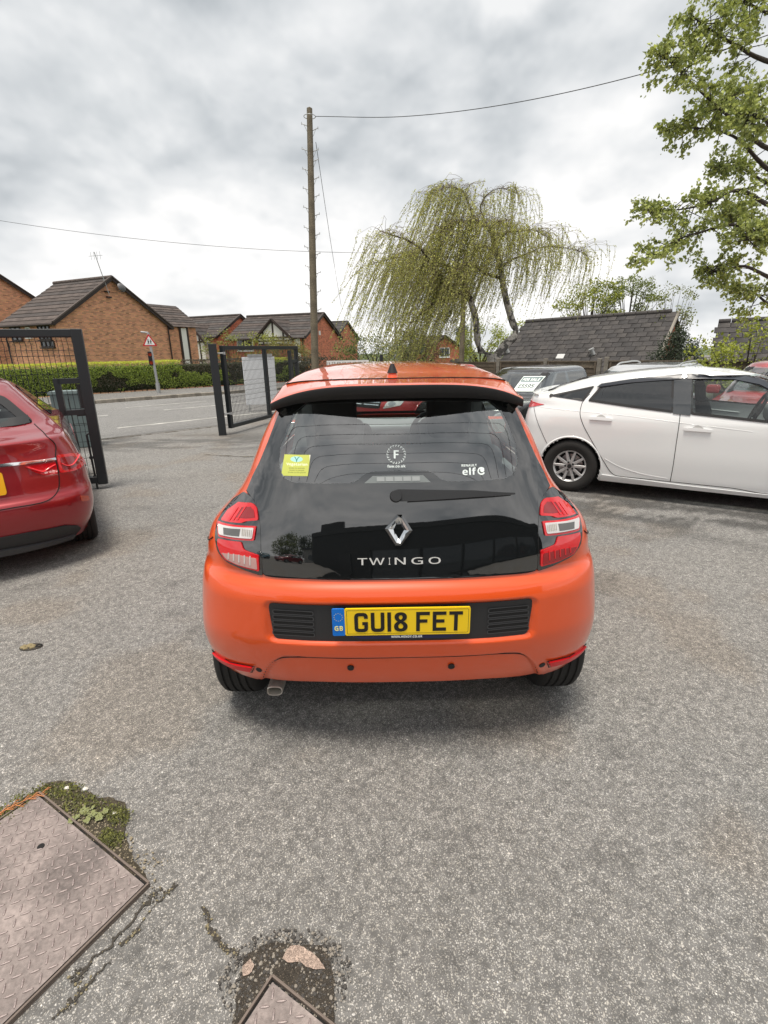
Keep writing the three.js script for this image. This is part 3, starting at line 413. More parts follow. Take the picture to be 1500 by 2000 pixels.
// ---------------------------------------------------------------- timber fence with concrete posts
function fenceRun(label, a, b, top, far) {
  const [x0, z0] = a, [x1, z1] = b, d = Math.hypot(x1 - x0, z1 - z0), ux = (x1 - x0) / d, uz = (z1 - z0) / d, n = Math.round(d / 1.83), ang = Math.atan2(-uz, ux), base = G((x0 + x1) / 2, (z0 + z1) / 2);
  const f = thing('timber_fence', label, 'fence', [x0, base, z0], ang, 'timber fences round the yard');
  for (let k = 0; k < n; k++) {
    const c = d * (k + 0.5) / n, W = d / n - 0.11, gy = G(x0 + ux * c, z0 + uz * c) - base, hh = top - base + rr(-0.02, 0.035), pn = new THREE.Group(); pn.name = 'panel'; pn.position.set(c, gy, 0); f.add(pn); const H1 = hh - gy, nb = 12;
    for (let b2 = 0; b2 < nb; b2++) { const y = 0.08 + (H1 - 0.14) * b2 / nb, g = uvMetres(box(W, (H1 - 0.1) / nb * 1.16, 0.016, 0, y + (H1 - 0.1) / nb / 2, 0.006 * (b2 & 1) + rr(0, 0.004), -0.1 + rr(-0.02, 0.02), 0, rr(-0.004, 0.004)), 1.4, rr(0, 3), rr(0, 3)); obj('board', g, [M.fenceA, M.fenceB, M.fenceC][Math.floor(rnd() * 3)], pn); }
    obj('capping', uvMetres(box(W + 0.02, 0.035, 0.06, 0, H1 - 0.03, 0.004)), M.fenceC, pn); obj('batten', box(0.05, H1 - 0.12, 0.03, -W * 0.47, H1 / 2, 0.03), M.fenceA, pn); obj('batten', box(0.05, H1 - 0.12, 0.03, W * 0.47, H1 / 2, 0.03), M.fenceA, pn);
  }
  for (let k = 0; k <= n; k++) { const c = d * k / n, gy = G(x0 + ux * c, z0 + uz * c) - base, ph = top - base - gy + 0.07, p = obj('concrete_post', uvMetres(new RoundedBoxGeometry(0.11, ph + 0.3, 0.11, 1, 0.012)), M.concrete, f); p.position.set(c, gy + ph / 2 - 0.15, 0); }
}
fenceRun('low weathered timber fence along the road side under the birch', [-0.1, -14.85], [2.35, -17.05], 1.18);
fenceRun('weathered timber fence with concrete posts behind the black off-roader', [2.5, -17.05], [6.0, -14.1], 1.2);
fenceRun('timber fence behind the white car and the silver roof', [6.15, -14.0], [9.4, -11.8], 1.24);
fenceRun('end stretch of timber fence at the right edge below the shrubs', [9.5, -11.7], [13.5, -9.1], 1.1);
// ---------------------------------------------------------------- trees
{ // weeping birch beyond the fence
  const foot = V(3.72, -0.55, -17.6), o = thing('weeping_birch', 'weeping birch with forked pale trunk and long trailing twigs behind the fence', 'tree', foot.toArray());
  const q = (x, y, z) => V(x, y, z);
  const limbs = [
    { p: [[0.00, -0.30, 0.00], [0.09, 1.57, 0.00], [-0.01, 1.92, 0.00], [-0.34, 2.02, 0.10], [-0.51, 2.51, 0.20], [-0.61, 3.13, 0.25], [-0.81, 3.65, 0.30]], r: [0.20, 0.18, 0.15, 0.125, 0.11, 0.10, 0.095] },
    { p: [[-0.81, 3.65, 0.30], [-1.17, 3.80, 0.40], [-1.62, 4.00, 0.55], [-1.96, 4.37, 0.75], [-2.28, 4.82, 0.95], [-2.75, 5.16, 1.15], [-3.33, 5.34, 1.30], [-3.66, 5.42, 1.40]], r: [0.10, 0.085, 0.07, 0.055, 0.04, 0.028, 0.016, 0.006] },
    { p: [[-0.81, 3.65, 0.30], [-1.07, 4.10, 0.10], [-1.31, 4.53, -0.10], [-1.66, 4.79, -0.30], [-2.03, 4.89, -0.45], [-2.58, 5.11, -0.65], [-3.22, 5.06, -0.80], [-4.00, 4.91, -0.90]], r: [0.10, 0.08, 0.065, 0.05, 0.04, 0.03, 0.018, 0.006] },
    { p: [[0.09, 1.64, 0.00], [0.52, 2.24, -0.10], [0.88, 2.56, -0.20], [0.74, 2.99, -0.25], [0.55, 3.53, -0.30], [0.39, 4.07, -0.30], [0.25, 4.64, -0.25], [0.05, 5.20, -0.20], [-0.17, 5.74, -0.15], [-0.56, 5.95, -0.10], [-0.83, 6.25, 0.00], [-1.08, 6.68, 0.15], [-1.31, 6.77, 0.30], [-1.68, 6.76, 0.45], [-2.03, 6.53, 0.60]], r: [0.16, 0.15, 0.125, 0.115, 0.105, 0.10, 0.09, 0.10, 0.075, 0.055, 0.038, 0.026, 0.018, 0.011, 0.005] },
    { p: [[0.28, 4.33, -0.30], [-0.28, 4.43, 0.10], [-0.77, 4.62, 0.40], [-1.17, 4.59, 0.60], [-1.55, 4.36, 0.80]], r: [0.06, 0.05, 0.04, 0.028, 0.01] },
    { p: [[0.25, 4.64, -0.25], [0.63, 4.89, -0.45], [1.18, 5.09, -0.65], [1.78, 5.33, -0.80], [2.39, 5.31, -0.90], [3.00, 5.22, -0.95], [3.37, 5.05, -1.00]], r: [0.05, 0.036, 0.026, 0.019, 0.013, 0.008, 0.004] },
    { p: [[-0.17, 5.74, -0.15], [-0.46, 6.39, -0.40], [-0.25, 6.81, -0.60], [0.20, 7.03, -0.75], [0.60, 6.97, -0.85], [0.94, 6.86, -0.95]], r: [0.035, 0.022, 0.014, 0.010, 0.007, 0.004] },
    { p: [[0.05, 5.20, -0.20], [0.25, 5.55, 0.20], [0.54, 5.55, 0.45], [1.00, 5.52, 0.70], [1.38, 5.30, 0.85]], r: [0.035, 0.025, 0.018, 0.012, 0.005] },
    { p: [[-1.11, 3.78, 0.40], [-1.38, 3.69, 0.60], [-2.02, 3.53, 0.95], [-2.39, 3.24, 1.15], [-2.82, 2.91, 1.30]], r: [0.06, 0.05, 0.035, 0.025, 0.008] },
    { p: [[-0.56, 5.95, -0.10], [-1.06, 5.85, 0.40], [-1.57, 5.68, 0.75], [-2.06, 5.33, 1.00]], r: [0.045, 0.035, 0.022, 0.008] },
    { p: [[-0.17, 5.74, -0.15], [-0.02, 5.81, 0.50], [0.19, 5.57, 0.90]], r: [0.04, 0.03, 0.01] },
    { p: [[-1.66, 4.79, -0.30], [-1.87, 5.16, -0.80], [-2.35, 5.35, -1.20], [-2.87, 5.23, -1.50]], r: [0.04, 0.03, 0.02, 0.006] },
    { p: [[0.25, 4.64, -0.25], [0.19, 5.13, -0.80], [-0.11, 5.45, -1.30], [-0.44, 5.40, -1.65]], r: [0.05, 0.035, 0.02, 0.007] },
  ];
  const birchBark = std(1, 1, 1, { roughness: 0.9, map: dataTex(512, 512, (d, W) => { for (let j = 0; j < W; j++) for (let i = 0; i < W; i++) { const u = i / W, v = j / W, n = tnoise(u, v, 5, 12, 4), m = tnoise(u, (v * 1) % 1, 16, 40, 3), lent = tnoise((u * 1) % 1, (v * 1) % 1, 60, 3, 2); let a = 0.42 + 0.1 * (m - 0.5); if (n > 0.53) a = 0.06 + 0.08 * m; else if (lent > 0.68) a = 0.14; const k = (j * W + i) * 4; d[k] = lin2s(a); d[k + 1] = lin2s(a * 0.95); d[k + 2] = lin2s(a * 0.88); d[k + 3] = 255; } }, true) });
  const curves = [], wood = [], thin = [];
  limbs.forEach((l, i) => { const pts = l.p.map(a => q(...a)), g = taper(pts, l.r, i < 1 || i === 3 ? 12 : 7); (i === 0 || i === 3 ? wood : thin).push(g); curves.push({ c: new THREE.CatmullRomCurve3(pts), i }); });
  obj('trunk', wood, birchBark, o); obj('limb', thin, M.bark, o);
  const L = new Leaves('diamond'), tw = [], r = mulberry(404);
  const strand = (p, out, len) => { // arches out, then hangs
    const pts = []; const n = 6, sway = V(-0.30 * len + (r() - 0.5) * 0.55, 0, (r() - 0.5) * 0.5); const rise = 0.10 + 0.16 * r();
    for (let k = 0; k <= n; k++) { const t = k / n; pts.push(V(p.x + out.x * (0.7 * Math.sqrt(t)) + sway.x * t * t, p.y + rise * Math.sin(Math.min(1, t * 3) * Math.PI) * 0.6 - len * Math.pow(t, 1.55), p.z + out.z * 0.55 * Math.sqrt(t) + sway.z * t * t)); }
    const c = new THREE.CatmullRomCurve3(pts); tw.push(new THREE.TubeGeometry(c, 6, 0.0045, 3));
    const nl = Math.floor(len * 44 * (0.6 + 0.7 * r())); for (let k = 0; k < nl; k++) { const t = 0.12 + 0.88 * r(), pt = c.getPoint(t), d = rdir(r); d.y -= 0.7; L.add(pt.add(rdir(r).multiplyScalar(0.02)), d, rdir(r), 0.042 * (0.6 + 0.8 * r()), shadeOf([0.34, 0.37, 0.08], [0.66, 0.66, 0.19], r)); }
  };
  const quota = { 1: 180, 2: 210, 3: 290, 4: 110, 5: 150, 6: 90, 7: 120, 8: 90, 9: 130, 10: 100, 11: 140, 12: 130 };
  for (const { c, i } of curves) for (let n = 0; n < (quota[i] || 0); n++) {
    const t = i === 3 ? 0.52 + 0.48 * r() : 0.18 + 0.82 * r(), p = c.getPoint(t), tan = c.getTangent(t), side = V(tan.z, 0, -tan.x).multiplyScalar((r() - 0.5) * 2).addScaledVector(tan, 0.5).setY(0).normalize();
    if (r() < 0.5) { const e = p.clone().add(V((r() - 0.5) * 1.4, (r() - 0.55) * 0.4, (r() - 0.5) * 1.8)); tw.push(taper([p, p.clone().lerp(e, 0.5).add(V(0, 0.12, 0)), e], [0.006, 0.004, 0.0025], 4)); p.copy(e); }
    const room = p.y - 0.6, left = p.x < 0.4; let len = (left ? rr2(r, 0.5, 3.5) : rr2(r, 0.4, 2.3)) * (0.55 + 0.5 * r()); len = Math.min(len, room); strand(p, side.multiplyScalar(0.3 + 1.1 * r()), len);
  }
  function rr2(r, a, b) { return a + (b - a) * r(); }
  obj('twigs', tw, M.twig, o); tag(obj('leaves', L.geo(), leafWhite, o), null, null, null, 'stuff');
}
{ // the leafy tree that reaches in from the right; its trunk stands outside the picture
  const foot = V(9.4, -0.35, -9.2), o = thing('overhanging_tree', 'leafy tree reaching in from the right with lobed spring leaves against the sky', 'tree', foot.toArray());
  const r = mulberry(811), near = [], bulk = new Leaves('lobed'), wood = [], rel = (x, y, z) => V(x, y, z).sub(foot);
  wood.push(taper([V(0, -0.2, 0), V(-0.1, 2.2, 0.1), V(-0.3, 4.2, 0.3), V(-0.2, 7, 0.2), V(0.2, 9, 0)], [0.3, 0.25, 0.2, 0.13, 0.05], 12));
  const boughs = [
    { root: V(-0.25, 4.0, 0.3), end: [[5.53, 4.21, -8.20], [4.90, 4.45, -8.00], [4.32, 4.67, -7.80], [3.83, 4.86, -7.60], [3.43, 5.05, -7.50]], n: 62 },
    { root: V(-0.2, 5.2, 0.3), end: [[5.56, 5.39, -8.60], [4.91, 5.43, -8.30], [4.42, 5.51, -8.10], [4.07, 5.62, -8.00]], n: 60 },
    { root: V(-0.1, 6.5, 0.2), end: [[5.65, 5.96, -8.70], [5.14, 5.97, -8.50], [4.77, 6.09, -8.40]], n: 40 },
    { root: V(-0.2, 3.0, 0.2), end: [[5.55, 3.47, -8.00], [4.94, 3.61, -7.80], [4.56, 3.44, -7.70], [3.98, 3.31, -7.50], [3.53, 3.28, -7.40]], n: 56 },
    { root: V(-0.2, 3.1, 0.3), end: [[5.72, 4.02, -8.40], [5.07, 4.34, -8.20], [4.43, 4.40, -8.00], [3.93, 4.34, -7.90]], n: 52 },
    { root: V(-0.15, 2.5, 0.2), end: [[5.58, 2.99, -7.90], [4.97, 3.16, -7.70], [4.44, 3.06, -7.50], [3.93, 2.91, -7.30], [3.37, 2.61, -7.10]], n: 46 },
    { root: V(-0.1, 2.0, 0.1), end: [[5.62, 2.51, -7.80], [5.08, 2.63, -7.60], [4.67, 2.55, -7.50], [4.46, 2.61, -7.40]], n: 40 },
    { root: V(-0.2, 4.4, -0.3), end: [[6.19, 5.22, -9.40], [5.64, 5.28, -9.20], [5.16, 5.01, -9.00]], n: 60 },
    { root: V(-0.2, 3.6, -0.4), end: [[6.59, 4.15, -9.60], [5.92, 4.29, -9.30], [5.44, 4.27, -9.20]], n: 60 },
    { root: V(-0.2, 2.8, -0.4), end: [[6.59, 3.49, -9.40], [5.99, 3.61, -9.20], [5.60, 3.64, -9.00]], n: 56 },
    { root: V(-0.1, 1.8, -0.2), end: [[6.23, 2.14, -8.40], [5.72, 2.35, -8.20], [5.40, 2.41, -8.10]], n: 40 },
    { root: V(-0.2, 3.4, 0.9), end: [[4.90, 4.11, -7.20], [4.55, 4.21, -7.10], [4.39, 4.07, -7.00]], n: 48 },
    { root: V(-0.2, 2.6, 0.9), end: [[5.13, 2.79, -7.10], [4.80, 2.92, -7.00], [4.59, 2.82, -6.90]], n: 44 },
  ];
  for (let i = 0; i < 18; i++) { // the far side of the crown
    const t = (i + 0.5) / 18, an = -1.45 + 2.9 * ((i * 0.618) % 1), up = 2.2 + 5.6 * t, R = 2.9 * (1 - 0.55 * t) + 0.5 * r(), x = 9.4 + Math.cos(an) * R, z = -9.2 + Math.sin(an) * R;
    boughs.push({ root: V(-0.15, up * 0.85, 0.1), end: [[lerp(9.4, x, 0.45), up - 0.1, lerp(-9.2, z, 0.45)], [lerp(9.4, x, 0.75), up + 0.25, lerp(-9.2, z, 0.75)], [x, up + 0.35, z]], n: 44 });
  }
  for (const b of boughs) {
    const pts = [b.root, ...b.end.map(e => V(...e).sub(foot))], c = new THREE.CatmullRomCurve3(pts); wood.push(taper(pts, [0.06, 0.03, 0.018, 0.011, 0.004], 6));
    for (let i = 0; i < b.n; i++) {
      const t = 0.24 + 0.76 * Math.sqrt(r()), p = c.getPoint(t), d = rdir(r), len = (0.15 + 0.42 * r()) * (1.15 - 0.6 * t); d.y = d.y * 0.8 + 0.05; d.normalize(); const e = p.clone().addScaledVector(d, len); wood.push(rod(p.toArray(), e.toArray(), 0.007, 0.0025, 4));
      const nl = 20 + Math.floor(r() * 16); for (let k = 0; k < nl; k++) { const q = p.clone().addScaledVector(d, len * (0.35 + 0.65 * Math.sqrt(r()))).add(rdir(r).multiplyScalar(0.09 * r())), ld = rdir(r).addScaledVector(d, 0.8); ld.y -= 0.35; const col = shadeOf([0.19, 0.24, 0.06], [0.46, 0.51, 0.12], r); near.push([q, ld, rdir(r), 0.043 * (0.45 + 1.0 * r()), col]); }
    }
  }
  near.sort((a, b) => b[0].z - a[0].z); near.slice(0, 220).forEach(a => { const l = new Leaves('lobed'); l.add(V(0, 0, 0), a[1], a[2], a[3], a[4]); const m = obj('leaf', l.geo(), leafWhite, o); m.position.copy(a[0]); });
  near.slice(220).forEach(a => bulk.add(...a)); obj('trunk', wood, M.bark, o); tag(obj('leaves', bulk.geo(), leafWhite, o), null, null, null, 'stuff');
}
const gAt = (x, z) => [x, G(x, z), z];
function planted(name, label, cat, x, z, spec, group) { const o = thing(name, label, cat, gAt(x, z), 0, group); bushy(o, spec); return o; }
const green = [[0.09, 0.12, 0.025], [0.24, 0.29, 0.05]], lime = [[0.20, 0.25, 0.03], [0.44, 0.48, 0.06]], olive = [[0.15, 0.15, 0.045], [0.32, 0.32, 0.09]], dark = [[0.015, 0.03, 0.012], [0.045, 0.07, 0.025]], rust = [[0.2, 0.13, 0.03], [0.28, 0.24, 0.05]];
planted('lime_shrub', 'bright yellow green shrub at the right edge below the overhanging branches', 'shrub', 8.2, -11.4, { at: [8.3, 1.35, -11.4], radii: [1.35, 0.85, 0.8], clumps: 44, per: 75, size: 0.075, base: lime[0], alt: lime[1], shape: 'oval', trunk: 0.05 });
planted('conifer', 'dark conifer between the two tiled roofs', 'tree', 9.35, -16.4, { at: [9.35, 0.9, -16.4], radii: [0.75, 1.1, 0.7], clumps: 60, per: 120, size: 0.06, base: dark[0], alt: dark[1], trunk: 0.08, up: -0.6 });
planted('young_tree', 'sparse twiggy tree rising behind the dark conifer', 'tree', 11.2, -20.5, { at: [11.3, 2.7, -20.5], radii: [1.0, 1.15, 0.9], clumps: 46, per: 26, size: 0.08, base: olive[0], alt: green[1], trunk: 0.07, spread: 0.24 });
planted('round_tree', 'round green tree above the left part of the long tiled roof', 'tree', 14.4, -36, { at: [14.4, 3.9, -36], radii: [2.6, 1.9, 2.2], clumps: 60, per: 80, size: 0.15, base: green[0], alt: lime[1], trunk: 0.16, spread: 0.26 });
planted('round_tree', 'darker green tree at the top of the long tiled roof', 'tree', 17.2, -36.5, { at: [17.2, 4.3, -36.5], radii: [1.9, 1.9, 1.8], clumps: 50, per: 80, size: 0.14, base: green[0], alt: green[1], trunk: 0.15, spread: 0.26 });
planted('young_tree', 'thin young tree with yellow green leaves before the timbered house', 'tree', -9.0, -30.5, { at: [-9.1, 1.75, -30.5], radii: [1.7, 1.15, 1.2], clumps: 40, per: 38, size: 0.085, base: lime[0], alt: olive[1], trunk: 0.07, spread: 0.26 });
planted('round_tree', 'olive green young tree seen just above the open gate', 'tree', -7.1, -31.5, { at: [-7.1, 1.6, -31.5], radii: [1.2, 1.2, 1.0], clumps: 40, per: 60, size: 0.085, base: olive[0], alt: lime[1], trunk: 0.08, spread: 0.28 });
planted('rusty_shrub', 'rounded shrub with rusty tips in front of the red brick house', 'shrub', -5.3, -29.5, { at: [-5.3, 1.1, -29.5], radii: [1.5, 1.25, 1.2], clumps: 60, per: 90, size: 0.085, base: olive[0], alt: rust[1], trunk: 0.08 });
planted('dark_shrub', 'dark clipped shrub at the foot of the wooden pole', 'shrub', -3.55, -26.6, { at: [-3.4, 0.75, -26.6], radii: [1.5, 0.62, 0.9], clumps: 50, per: 90, size: 0.075, base: dark[0], alt: [0.07, 0.06, 0.03], trunk: 0.06 });
planted('green_shrub', 'broad leafy shrub under the hanging birch twigs', 'shrub', -0.4, -27, { at: [-0.4, 1.25, -27], radii: [1.9, 1.4, 1.0], clumps: 60, per: 90, size: 0.09, base: [0.03, 0.06, 0.015], alt: green[1], trunk: 0.06 });
planted('green_shrub', 'deep green ivy covered shrub beside the distant brick house', 'shrub', 1.6, -28, { at: [1.6, 1.3, -28], radii: [1.0, 1.35, 0.9], clumps: 46, per: 90, size: 0.09, base: dark[0], alt: [0.06, 0.11, 0.02], trunk: 0.06 });
planted('red_shrub', 'small reddish shrub left of the distant brick house', 'shrub', 2.9, -30, { at: [2.9, 1.25, -30], radii: [0.6, 0.8, 0.6], clumps: 30, per: 70, size: 0.08, base: [0.12, 0.04, 0.035], alt: [0.22, 0.09, 0.06], trunk: 0.05 });
planted('green_shrub', 'light green shrub right of the pale wooden post', 'shrub', 5.2, -27, { at: [5.2, 1.5, -27], radii: [1.3, 1.5, 1.0], clumps: 50, per: 80, size: 0.085, base: lime[0], alt: lime[1], trunk: 0.06 });
planted('conifer', 'small pointed conifer behind the distant brick house', 'tree', 9.6, -62, { at: [9.6, 2.2, -62], radii: [0.9, 2.2, 0.9], clumps: 40, per: 70, size: 0.16, base: dark[0], alt: dark[1], trunk: 0.12, up: -0.6 });
planted('green_shrub', 'yellow green shrub at the left end of the long tiled roof', 'shrub', 7.2, -25.5, { at: [7.2, 1.6, -25.5], radii: [1.5, 1.2, 1.0], clumps: 46, per: 80, size: 0.085, base: lime[0], alt: lime[1], trunk: 0.06 });

// ---------------------------------------------------------------- poles and wires
{ const foot = V(-3.2, 0.1, -24.4), top = V(-2.78, 11.05, -24.4), o = thing('telegraph_pole', 'tall wooden telegraph pole with metal climbing steps', 'pole', foot.toArray()); const t = top.clone().sub(foot);
  obj('shaft', taper([V(0, -0.3, 0), t.clone().multiplyScalar(0.5), t], [0.175, 0.155, 0.115], 14), M.pole, o); obj('cap', place(new THREE.ConeGeometry(0.115, 0.07, 14), t.x, t.y + 0.03, t.z), M.pole, o);
  const at = k => t.clone().multiplyScalar(k); let i = 0; for (const [k, s] of [[0.945, -1], [0.93, 1], [0.865, -1], [0.862, 1], [0.83, 1], [0.80, -1], [0.77, 1], [0.735, -1], [0.71, 1], [0.67, -1], [0.645, 1], [0.60, -1], [0.575, 1], [0.53, -1], [0.505, 1], [0.46, -1], [0.435, 1], [0.39, -1], [0.365, 1], [0.32, -1], [0.295, 1]]) { const p = at(k); obj('step', [rod([p.x + s * 0.1, p.y, p.z], [p.x + s * 0.34, p.y + 0.09, p.z], 0.016, 0.016, 6), rod([p.x + s * 0.12, p.y - 0.2, p.z], [p.x + s * 0.24, p.y + 0.05, p.z], 0.009, 0.009, 5), rod([p.x + s * 0.34, p.y + 0.05, p.z], [p.x + s * 0.34, p.y + 0.14, p.z], 0.014, 0.014, 6)], M.galv, o); }
  const p = at(0.975); obj('ring_bracket', place(new THREE.TorusGeometry(0.24, 0.014, 6, 20), p.x, p.y, p.z, Math.PI / 2), M.galv, o);
  const P = foot.clone().add(p), wire = (name, label, a, b, sag) => { const m = a.clone().add(b).multiplyScalar(0.5); m.y -= sag; tag(obj(name, tube([a, a.clone().lerp(m, 0.5).add(V(0, -sag * 0.25, 0)), m, b.clone().lerp(m, 0.5).add(V(0, -sag * 0.25, 0)), b], 0.012, 40, 5), M.wire), label, 'cable', 'overhead cables'); };
  wire('overhead_cable', 'thin overhead cable from the pole top out to the right', P.clone().add(V(0.24, 0, 0)), V(11.5, 9.1, -14.5), 0.75);
  wire('overhead_cable', 'slack cable dropping from the pole steeply down to the right', P.clone().add(V(0.2, -0.9, 0)), V(-3.1, 4.9, -42), 0.3);
  wire('overhead_cable', 'long thin cable crossing the sky low on the left behind the pole', V(-34, 11.5, -34), V(1.5, 7.2, -34), 0.9);
}
{ const o = thing('wooden_post', 'slim pale wooden pole standing behind the birch', 'pole', [3.9, 0, -25]); obj('shaft', taper([V(0, -0.3, 0), V(0, 3, 0), V(0.03, 5.75, 0)], [0.13, 0.12, 0.09], 12), M.pole, o); obj('cap', place(new THREE.ConeGeometry(0.09, 0.05, 12), 0.03, 5.77, 0), M.pole, o); }
{ const o = thing('street_lamp', 'thin grey lamp column among the trailing twigs', 'street lamp', [0.75, 0.1, -27]); obj('column', taper([V(0, -0.1, 0), V(0, 2.5, 0), V(0, 5.2, 0)], [0.075, 0.06, 0.045], 10), M.galv, o); obj('lantern', rbox(0.5, 0.12, 0.2, 0.04, 0.2, 5.22, 0), M.galv, o); }
{ const o = thing('street_lamp', 'second grey lamp column right of the pale wooden pole', 'street lamp', [4.75, 0.1, -27.5]); obj('column', taper([V(0, -0.1, 0), V(0, 3, 0), V(0, 6.4, 0)], [0.075, 0.06, 0.045], 10), M.galv, o); obj('lantern', rbox(0.5, 0.12, 0.2, 0.04, 0.2, 6.42, 0), M.galv, o); }
// ---------------------------------------------------------------- car kit: a body is a stack of rounded plan outlines
// table rows: [y, rear z, front z, half width, rear corner depth, rear squareness, front corner depth, front squareness]; the rear bumper is at z = 0 and the car points to -z
class CarShape {
  constructor(tab, side = 0) { const ys = tab.map(r => r[0]); this.f = [1, 2, 3, 4, 5, 6, 7].map(k => steffen(ys, tab.map(r => r[k]))); this.y0 = ys[0]; this.y1 = ys[ys.length - 1]; }
  row(y) { const f = this.f; return { zr: f[0](y), zf: f[1](y), w: f[2](y), lr: f[3](y), nr: f[4](y), lf: f[5](y), nf: f[6](y) }; }
  rearZ(x, y) { const r = this.row(y), t = Math.min(Math.abs(x) / r.w, 0.99999); return r.zr - r.lr * (1 - Math.pow(1 - Math.pow(t, r.nr), 1 / r.nr)); }
  frontZ(x, y) { const r = this.row(y), t = Math.min(Math.abs(x) / r.w, 0.99999); return r.zf + r.lf * (1 - Math.pow(1 - Math.pow(t, r.nf), 1 / r.nf)); }
  sideX(z, y) { const r = this.row(y); if (z > r.zr - r.lr) { const q = clamp((r.zr - z) / r.lr); return r.w * Math.pow(1 - Math.pow(1 - q, r.nr), 1 / r.nr); } if (z < r.zf + r.lf) { const q = clamp((z - r.zf) / r.lf); return r.w * Math.pow(1 - Math.pow(1 - q, r.nf), 1 / r.nf); } return r.w; }
  get rear() { return (x, y, l) => { const e = 0.004, z = this.rearZ(x, y), a = -(this.rearZ(x + e, y) - this.rearZ(x - e, y)) / (2 * e), b = -(this.rearZ(x, y + e) - this.rearZ(x, y - e)) / (2 * e), n = Math.hypot(a, b, 1); return [x + a / n * l, y + b / n * l, z + l / n]; }; }
  get rearFlip() { const f = this.rear; return (x, y, l) => { const p = f(x, y, l); return [-p[0], p[1], p[2]]; }; }
  get front() { return (x, y, l) => { const e = 0.004, z = this.frontZ(x, y), a = (this.frontZ(x + e, y) - this.frontZ(x - e, y)) / (2 * e), b = (this.frontZ(x, y + e) - this.frontZ(x, y - e)) / (2 * e), n = Math.hypot(a, b, 1); return [x + a / n * l, y + b / n * l, z - l / n]; }; }
  side(s) { return (z, y, l) => { const e = 0.006, x = this.sideX(z, y), a = -(this.sideX(z + e, y) - this.sideX(z - e, y)) / (2 * e), b = -(this.sideX(z, y + e) - this.sideX(z, y - e)) / (2 * e), n = Math.hypot(a, b, 1); return [s * (x + l / n), y + b / n * l, z + a / n * l]; }; }
  shell(o, sort, mats, { rowStep = 0.035, sideStep = 0.05, tr = 26 } = {}) { // sort(x, y, z, where) names the panel a small face belongs to, or null for an opening
    const ys = [this.y0]; { let y = this.y0, acc = 0, p = this.row(y); const dy = 0.001; while (y < this.y1) { y += dy; const q = this.row(Math.min(y, this.y1)); acc += Math.hypot(dy, Math.max(Math.abs(q.zr - p.zr), Math.abs(q.zf - p.zf), Math.abs(q.w - p.w))); p = q; if (acc > rowStep || y >= this.y1) { ys.push(Math.min(y, this.y1)); acc = 0; } } }
    const T = []; for (let i = 0; i <= tr; i++) T.push(i < tr * 0.6 ? i / (tr * 0.6) * 0.8 : 0.8 + 0.2 * Math.sin((i - tr * 0.6) / (tr * 0.4) * Math.PI / 2));
    const r0 = this.row((this.y0 + this.y1) / 2), ns = Math.max(4, Math.round((r0.zr - r0.zf - r0.lr - r0.lf) / sideStep)), ring = [], kinds = [];
    const half = y => { const r = this.row(y), out = []; for (const t of T) out.push([r.w * t, this.rearZ(r.w * Math.min(t, 0.99999), y), 'rear']); for (let i = 1; i < ns; i++) out.push([r.w, lerp(r.zr - r.lr, r.zf + r.lf, i / ns), 'side']); for (let i = T.length - 1; i >= 0; i--) out.push([r.w * T[i], this.frontZ(r.w * Math.min(T[i], 0.99999), y), 'front']); return out; };
    const pos = [], where = []; let n = 0;
    for (const y of ys) { const h = half(y), full = [...h, ...h.slice(1, -1).reverse().map(([x, z, k]) => [-x, z, k])]; n = full.length; for (const [x, z, k] of full) { pos.push(x, y, z); where.push(k); } }
    const all = [], lists = {};
    for (let j = 0; j < ys.length - 1; j++) for (let i = 0; i < n; i++) {
      const a = j * n + i, b = j * n + (i + 1) % n, c = a + n, d = b + n, cx = (pos[a * 3] + pos[b * 3] + pos[c * 3] + pos[d * 3]) / 4, cy = (pos[a * 3 + 1] + pos[c * 3 + 1]) / 2, cz = (pos[a * 3 + 2] + pos[b * 3 + 2] + pos[c * 3 + 2] + pos[d * 3 + 2]) / 4;
      all.push(a, c, b, b, c, d); const k = sort(cx, cy, cz, where[a]); if (k) (lists[k] ??= []).push(a, c, b, b, c, d);
    }
    { const top = (ys.length - 1) * n; const k = sort(0, this.y1, 0, 'top') || 'body'; for (let i = 1; i < n - 1; i++) { all.push(top, top + i + 1, top + i); (lists[k] ??= []).push(top, top + i + 1, top + i); } }
    const base = new THREE.BufferGeometry(); base.setAttribute('position', new THREE.Float32BufferAttribute(pos, 3)); base.setAttribute('uv', new THREE.Float32BufferAttribute(new Float32Array(pos.length / 3 * 2), 2)); base.setIndex(all); base.computeVertexNormals();
    const made = {}; for (const [k, ix] of Object.entries(lists)) { const map = new Map(), p = [], nn = [], id = []; for (const v of ix) { let m = map.get(v); if (m === undefined) { m = p.length / 3; map.set(v, m); p.push(pos[v * 3], pos[v * 3 + 1], pos[v * 3 + 2]); const na = base.attributes.normal; nn.push(na.getX(v), na.getY(v), na.getZ(v)); } id.push(m); } const g = new THREE.BufferGeometry(); g.setAttribute('position', new THREE.Float32BufferAttribute(p, 3)); g.setAttribute('normal', new THREE.Float32BufferAttribute(nn, 3)); g.setIndex(id); made[k] = obj(k.replace(/\d+$/, ''), clean(g), mats[k] || mats.body, o); }
    return made;
  }
}
function lineOn(pts, map, r, lift, seg) { const c = new THREE.CatmullRomCurve3(pts.map(p => V(p[0], p[1], 0))), n = seg || pts.length * 8, out = []; for (let i = 0; i <= n; i++) { const p = c.getPoint(i / n); out.push(V(...map(p.x, p.y, lift))); } return new THREE.TubeGeometry(new THREE.CatmullRomCurve3(out), n, r, 5); }
const tyreCache = {};
